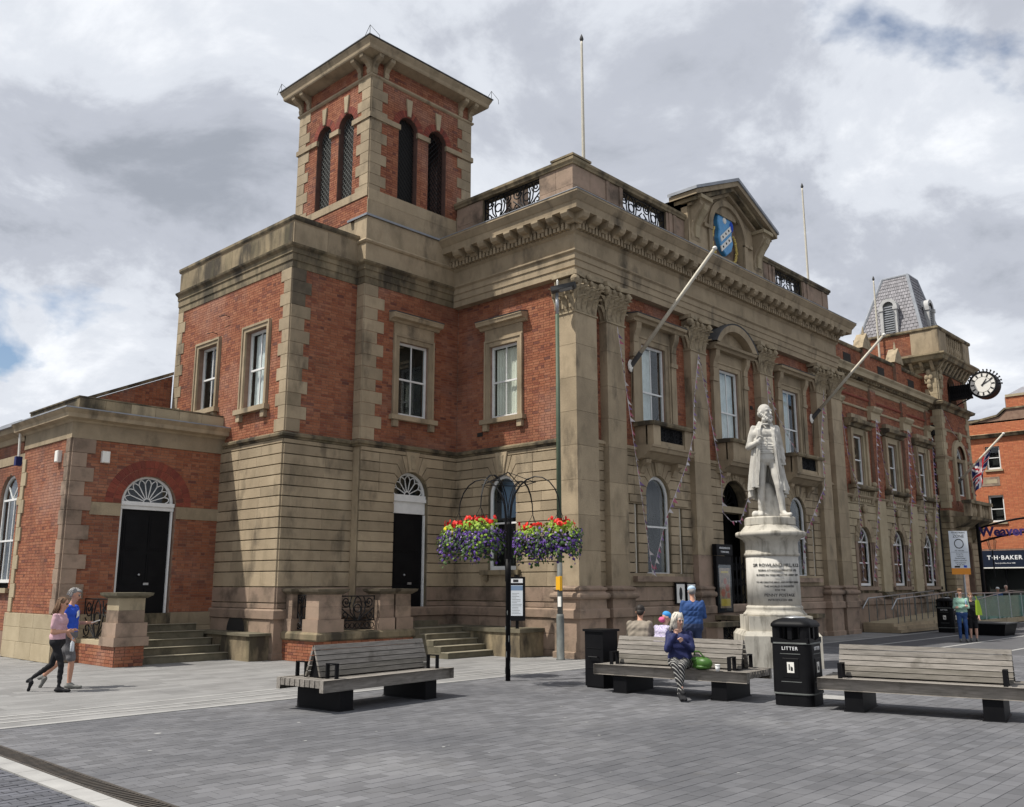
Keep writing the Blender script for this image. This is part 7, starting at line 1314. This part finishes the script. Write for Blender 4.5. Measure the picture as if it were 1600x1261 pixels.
# seated pair beyond the bench
SJ = dict(pelvis=(0, .0, .59), waist=(0, -.03, .76), chest=(0, -.09, .97), neck=(0, -.15, 1.13), head=(0, -.22, 1.27), shL=(.17, -.09, 1.06), elL=(.21, -.22, .82), wrL=(.10, -.40, .74), shR=(-.17, -.09, 1.06), elR=(-.21, -.22, .82), wrR=(-.10, -.40, .74), hipL=(.09, -.02, .57), knL=(.12, -.46, .54), anL=(.12, -.46, .09), toL=(.13, -.64, .04), hipR=(-.09, -.02, .57), knR=(-.12, -.46, .54), anR=(-.12, -.46, .09), toR=(-.13, -.64, .04))
r, q, Rm = figure('person', 'dark haired man in tan jacket hunched on the far side of the bench', SJ, dict(top='tan_jacket', bottom='denim_dark', brow='hair_dark'), (-3.96, -4.66, 0), 118, 1.05, (.1, .45), 'long', 'trousers', bulk=1.15); strand_hair(r, q, Rm, 'hair_dark', [((0, .025, .04), (.086, .10, .09)), ((0, .06, -.02), (.07, .05, .07))])
r, q, Rm = figure('person', 'child in purple check shirt and blue cap seated on the far side of the bench', SJ, dict(top='check_purple', bottom='denim_dark', brow='hair_brown', skin='skin_pale'), (-3.90, -5.08, .10), 80, .90, (-.3, .5), 'long', 'trousers', bulk=1.0); m = MB(); m.ell(q((0, .012, .05)), (.088, .104, .078), 16, 10, Rm); m.ell(q((0, -.12, .03)), (.07, .07, .010), 12, 6, Rm); m.obj('cap', 'cap_blue', r, True); m = MB(); m.ell(q((0, .08, -.09)), (.09, .06, .06), 12, 8, Rm); m.obj('scarf', 'pink_scarf', r, True)
# boy and companion
J = stand(elL=(.22, -.06, 1.13), wrL=(-.08, -.19, 1.12), elR=(-.22, -.06, 1.13), wrR=(.08, -.17, 1.17))
r, q, Rm = figure('person', 'boy in mint green hoodie and jeans standing with folded arms', J, dict(top='mint_hoodie', bottom='denim', shoe='shoe_grey', skin='skin_pale'), (14.2, -4.64, 0), -66, .98, (.1, .1), 'long', 'trousers', extra=[('ell', (0, 0, .96), (.155, .12, .05), None, 'white_cloth')], hand_dir=dict(L=(-1, .1, .1), R=(1, .1, .1)), voxel=.014); strand_hair(r, q, Rm, 'hair_brown', [((0, .02, .05), (.086, .098, .082)), ((0, -.05, .075), (.07, .05, .035))])
m = MB(); m.tube([(.14, -.11, 1.40), (.15, -.125, 1.2), (.16, .0, 1.02)], .022, 6); m.obj('rucksack_strap', 'screen_blue', r, True)
r, q, Rm = figure('person', 'person in black shorts with lime bag, mostly hidden behind the boy', stand(), dict(top='black_cloth', bottom='black_cloth', shoe='shoe_grey', skin='skin_pale'), (14.72, -4.80, 0), -66, .90, (0, 0), 'short', 'shorts', voxel=.015); strand_hair(r, q, Rm, 'hair_brown', [((0, .02, .05), (.086, .098, .082))])
LB = thing('shoulder_bag', 'lime green cloth bag hanging at the side of the boy', 'bag', (14.45, -4.95, .75)); q2 = Fr((14.42, -4.98, 0), (.69, -.725, 0), (-.725, -.69, 0)); MB(q2).prism([(.06, .86), (.22, .86), (.21, 1.05), (.15, 1.34), (.08, 1.34)], -.06, .05).obj('bag_body', 'lime_bag', LB); MB(q2).tube([(.12, 0, 1.33), (.08, 0, 1.48)], .015, 5).obj('strap', 'lime_bag', LB)
r, q, Rm = figure('person', 'cafe visitor in bright blue jacket and white hat behind the glass', stand(), dict(top='denim', bottom='denim_dark'), (33.5, -.35, 0), -60, .98, (0, 0), voxel=.018); m = MB(); m.ell(q((0, .01, .06)), (.09, .1, .07), 12, 8, Rm); m.obj('hat', 'white_cloth', r, True)
r, q, Rm = figure('person', 'pale haired cafe visitor in black jacket behind the glass', stand(), dict(top='black_cloth', bottom='black_cloth', skin='skin_pale'), (34.6, -.45, 0), -60, 1.04, (0, 0), voxel=.018); strand_hair(r, q, Rm, 'hair_white', [((0, .03, .04), (.08, .09, .08))])
# ------------------------------------------------------------------ the statue
J = stand(pelvis=(.02, 0, .93), waist=(.01, -.01, 1.08), chest=(0, -.01, 1.30), head=(.01, -.03, 1.635), shL=(.165, .0, 1.38), elL=(.225, .04, 1.12), wrL=(.245, -.03, .90), shR=(-.165, .0, 1.38), elR=(-.26, .0, 1.10), wrR=(-.135, -.165, 1.15), hipL=(.095, 0, .90), knL=(.15, -.09, .50), anL=(.20, -.05, .085), toL=(.27, -.25, .035), hipR=(-.075, 0, .90), knR=(-.10, .0, .50), anR=(-.11, .05, .085), toR=(-.14, -.14, .035))
ex = []; rn = random.Random(6)
for s in (-1, 1):                                       # lapels, collar and the front edges of the coat
    ex += [('cap', (s * .07, .04, 1.48), (s * .115, -.10, 1.34), .034, .034, 'top'), ('cap', (s * .115, -.10, 1.34), (s * .125, -.125, 1.10), .034, .030, 'top'), ('cap', (s * .125, -.125, 1.10), (s * .15, -.12, .95), .026, .02, 'top')]
for z in (1.02, 1.06, 1.10, 1.14): ex.append(('cap', (-.09, -.115, z), (.09, -.115, z - .012), .012, .012, 'top'))
ex += [('cap', (-.03, -.10, 1.44), (.03, -.10, 1.44), .018, .018, 'top'), ('ell', (0, -.075, 1.52), (.05, .045, .05), None, 'skin'), ('cap', (0, .17, .45), (.06, .13, .02), .12, .13, 'top'), ('cap', (.10, .14, .30), (.12, .12, .02), .09, .11, 'top'), ('cap', (-.2, .05, .06), (.0, .10, .05), .06, .08, 'top'), ('cap', (.25, .08, .62), (.29, .08, .46), .04, .05, 'top')]
ST = thing('statue', 'white marble statue of a bearded man in open long coat on the pedestal', 'statue')
figure('statue', '', J, dict(top='marble', bottom='marble', skin='marble', shoe='marble', lip='marble', eye='marble', brow='marble', beard='marble'), (PC[0], PC[1], 3.42), -55, 1.575, (.75, .05), 'long', 'trousers', hands=(.9, .9), extra=ex, voxel=.0085, bulk=1.03, root=ST, beard=True, hs=1.17, hand_dir=dict(R=(.45, -.1, .65), L=(.0, -.15, -1)))
def coat(a0, a1, n, top_, hem, ph):                       # open long coat hanging in sharp pleats
    Z = [1.37, 1.30, 1.18, 1.04, .90, .72, .56, .42, .30]; RX = [.168, .188, .198, .206, .222, .240, .256, .268, .276]; RY = [.095, .115, .128, .136, .152, .172, .190, .202, .210]; AM = [.002, .004, .006, .010, .016, .024, .030, .034, .036]; m = MB(); k = len(Z); vs = []
    for side in (0, 1):
        for j in range(k):
            for i in range(n + 1):
                t = i / n; a = R(a0 + (a1 - a0) * t); hz = hem(t); z = Z[0] + (hz - Z[0]) * (Z[0] - Z[j]) / (Z[0] - Z[-1]); w_ = t * 9.5 + ph + .25 * math.sin(7 * t); tri = abs((w_ % 1) * 2 - 1) * 2 - 1; d = AM[j] * tri - (.016 if side else 0); vs.append(((RX[j] + d) * math.cos(a), .025 + (RY[j] + d) * math.sin(a), z))
    q = n + 1; f = []
    for s in (0, 1): f += [(s * k * q + j * q + i, s * k * q + j * q + i + 1, s * k * q + (j + 1) * q + i + 1, s * k * q + (j + 1) * q + i) for j in range(k - 1) for i in range(n)]
    for j in range(k - 1):
        for i in (0, n): f.append((j * q + i, (j + 1) * q + i, k * q + (j + 1) * q + i, k * q + j * q + i))
    f += [((k - 1) * q + i, (k - 1) * q + i + 1, (2 * k - 1) * q + i + 1, (2 * k - 1) * q + i) for i in range(n)]
    return m.add(vs, f)
coat(-58, 238, 150, 1.37, lambda t: .44 - .16 * math.sin(math.pi * t) + (.06 if t > .8 else 0), .2).obj('coat', 'marble', ST)
m = MB()
for s, x0 in ((1, .085), (-1, -.085)):                  # lapels and hanging front edges, cut as flat folded strips
    pts = [(x0 * .75, -.075, 1.47), (x0 * 1.15, -.118, 1.36), (x0 * 1.3, -.138, 1.20), (x0 * 1.4, -.142, 1.02), (x0 * 1.55, -.140, .84), (x0 * 1.75, -.132, .62), (x0 * 1.9, -.120, .46)]
    for (xa, ya, za), (xb, yb, zb) in zip(pts, pts[1:]):
        for o_, w_, dy in ((0, .032, 0), (s * .030, .026, .012)): m.add([(xa + o_ - w_ / 2, ya + dy, za), (xa + o_ + w_ / 2, ya + dy - .010, za), (xb + o_ + w_ / 2, yb + dy - .010, zb), (xb + o_ - w_ / 2, yb + dy, zb), (xa + o_ - w_ / 2, ya + dy + .03, za), (xa + o_ + w_ / 2, ya + dy + .03, za), (xb + o_ + w_ / 2, yb + dy + .03, zb), (xb + o_ - w_ / 2, yb + dy + .03, zb)], [(0, 1, 2, 3), (0, 3, 7, 4), (1, 5, 6, 2), (4, 7, 6, 5)])
for k in range(5): m.ell((0, -.130 + .004 * k, 1.06 + k * .055), (.010, .010, .010), 8, 6)
for s in (-1, 1): m.prism([(0, 1.448), (s * .05, 1.465), (s * .05, 1.425)], -.105, -.085)
m.box(-.10, .10, -.128, -.10, .985, 1.0); m.obj('lapels', 'marble', ST)
m = MB(); Rm = Matrix.Rotation(.75, 3, 'Z'); hc = Vector((.01, -.03, 1.635)); qq = lambda v: tuple(hc + Rm @ (Vector(v) * 1.17))
for e in (-1, 1):
    for k in range(6): m.ell(qq((e * (.072 - .006 * k), .02 - .018 * k, -.01 - .018 * k)), (.022, .026, .026), 8, 6, Rm)
for k in range(7): m.ell(qq((-.04 + .013 * k, -.085 + .004 * abs(k - 3), -.105 - .008 * (3 - abs(k - 3)))), (.016, .018, .026), 8, 6, Rm)
m.ell(qq((0, .07, -.01)), (.07, .04, .06), 10, 8, Rm); m.obj('beard', 'marble', ST, True)
SBs = MB(); rr = [(PC[0] + .60 * math.cos(a) * (1 + .03 * math.sin(5 * a)), PC[1] + .60 * math.sin(a) * (1 + .03 * math.cos(4 * a))) for a in [6.2832 * k / 20 for k in range(20)]]
loft(SBs, [(rr, 3.24), (rr, 3.40), ([(PC[0] + (p[0] - PC[0]) * .95, PC[1] + (p[1] - PC[1]) * .95) for p in rr], 3.43)]); sbo = SBs.obj('statue_base', 'marble_soiled', PED)
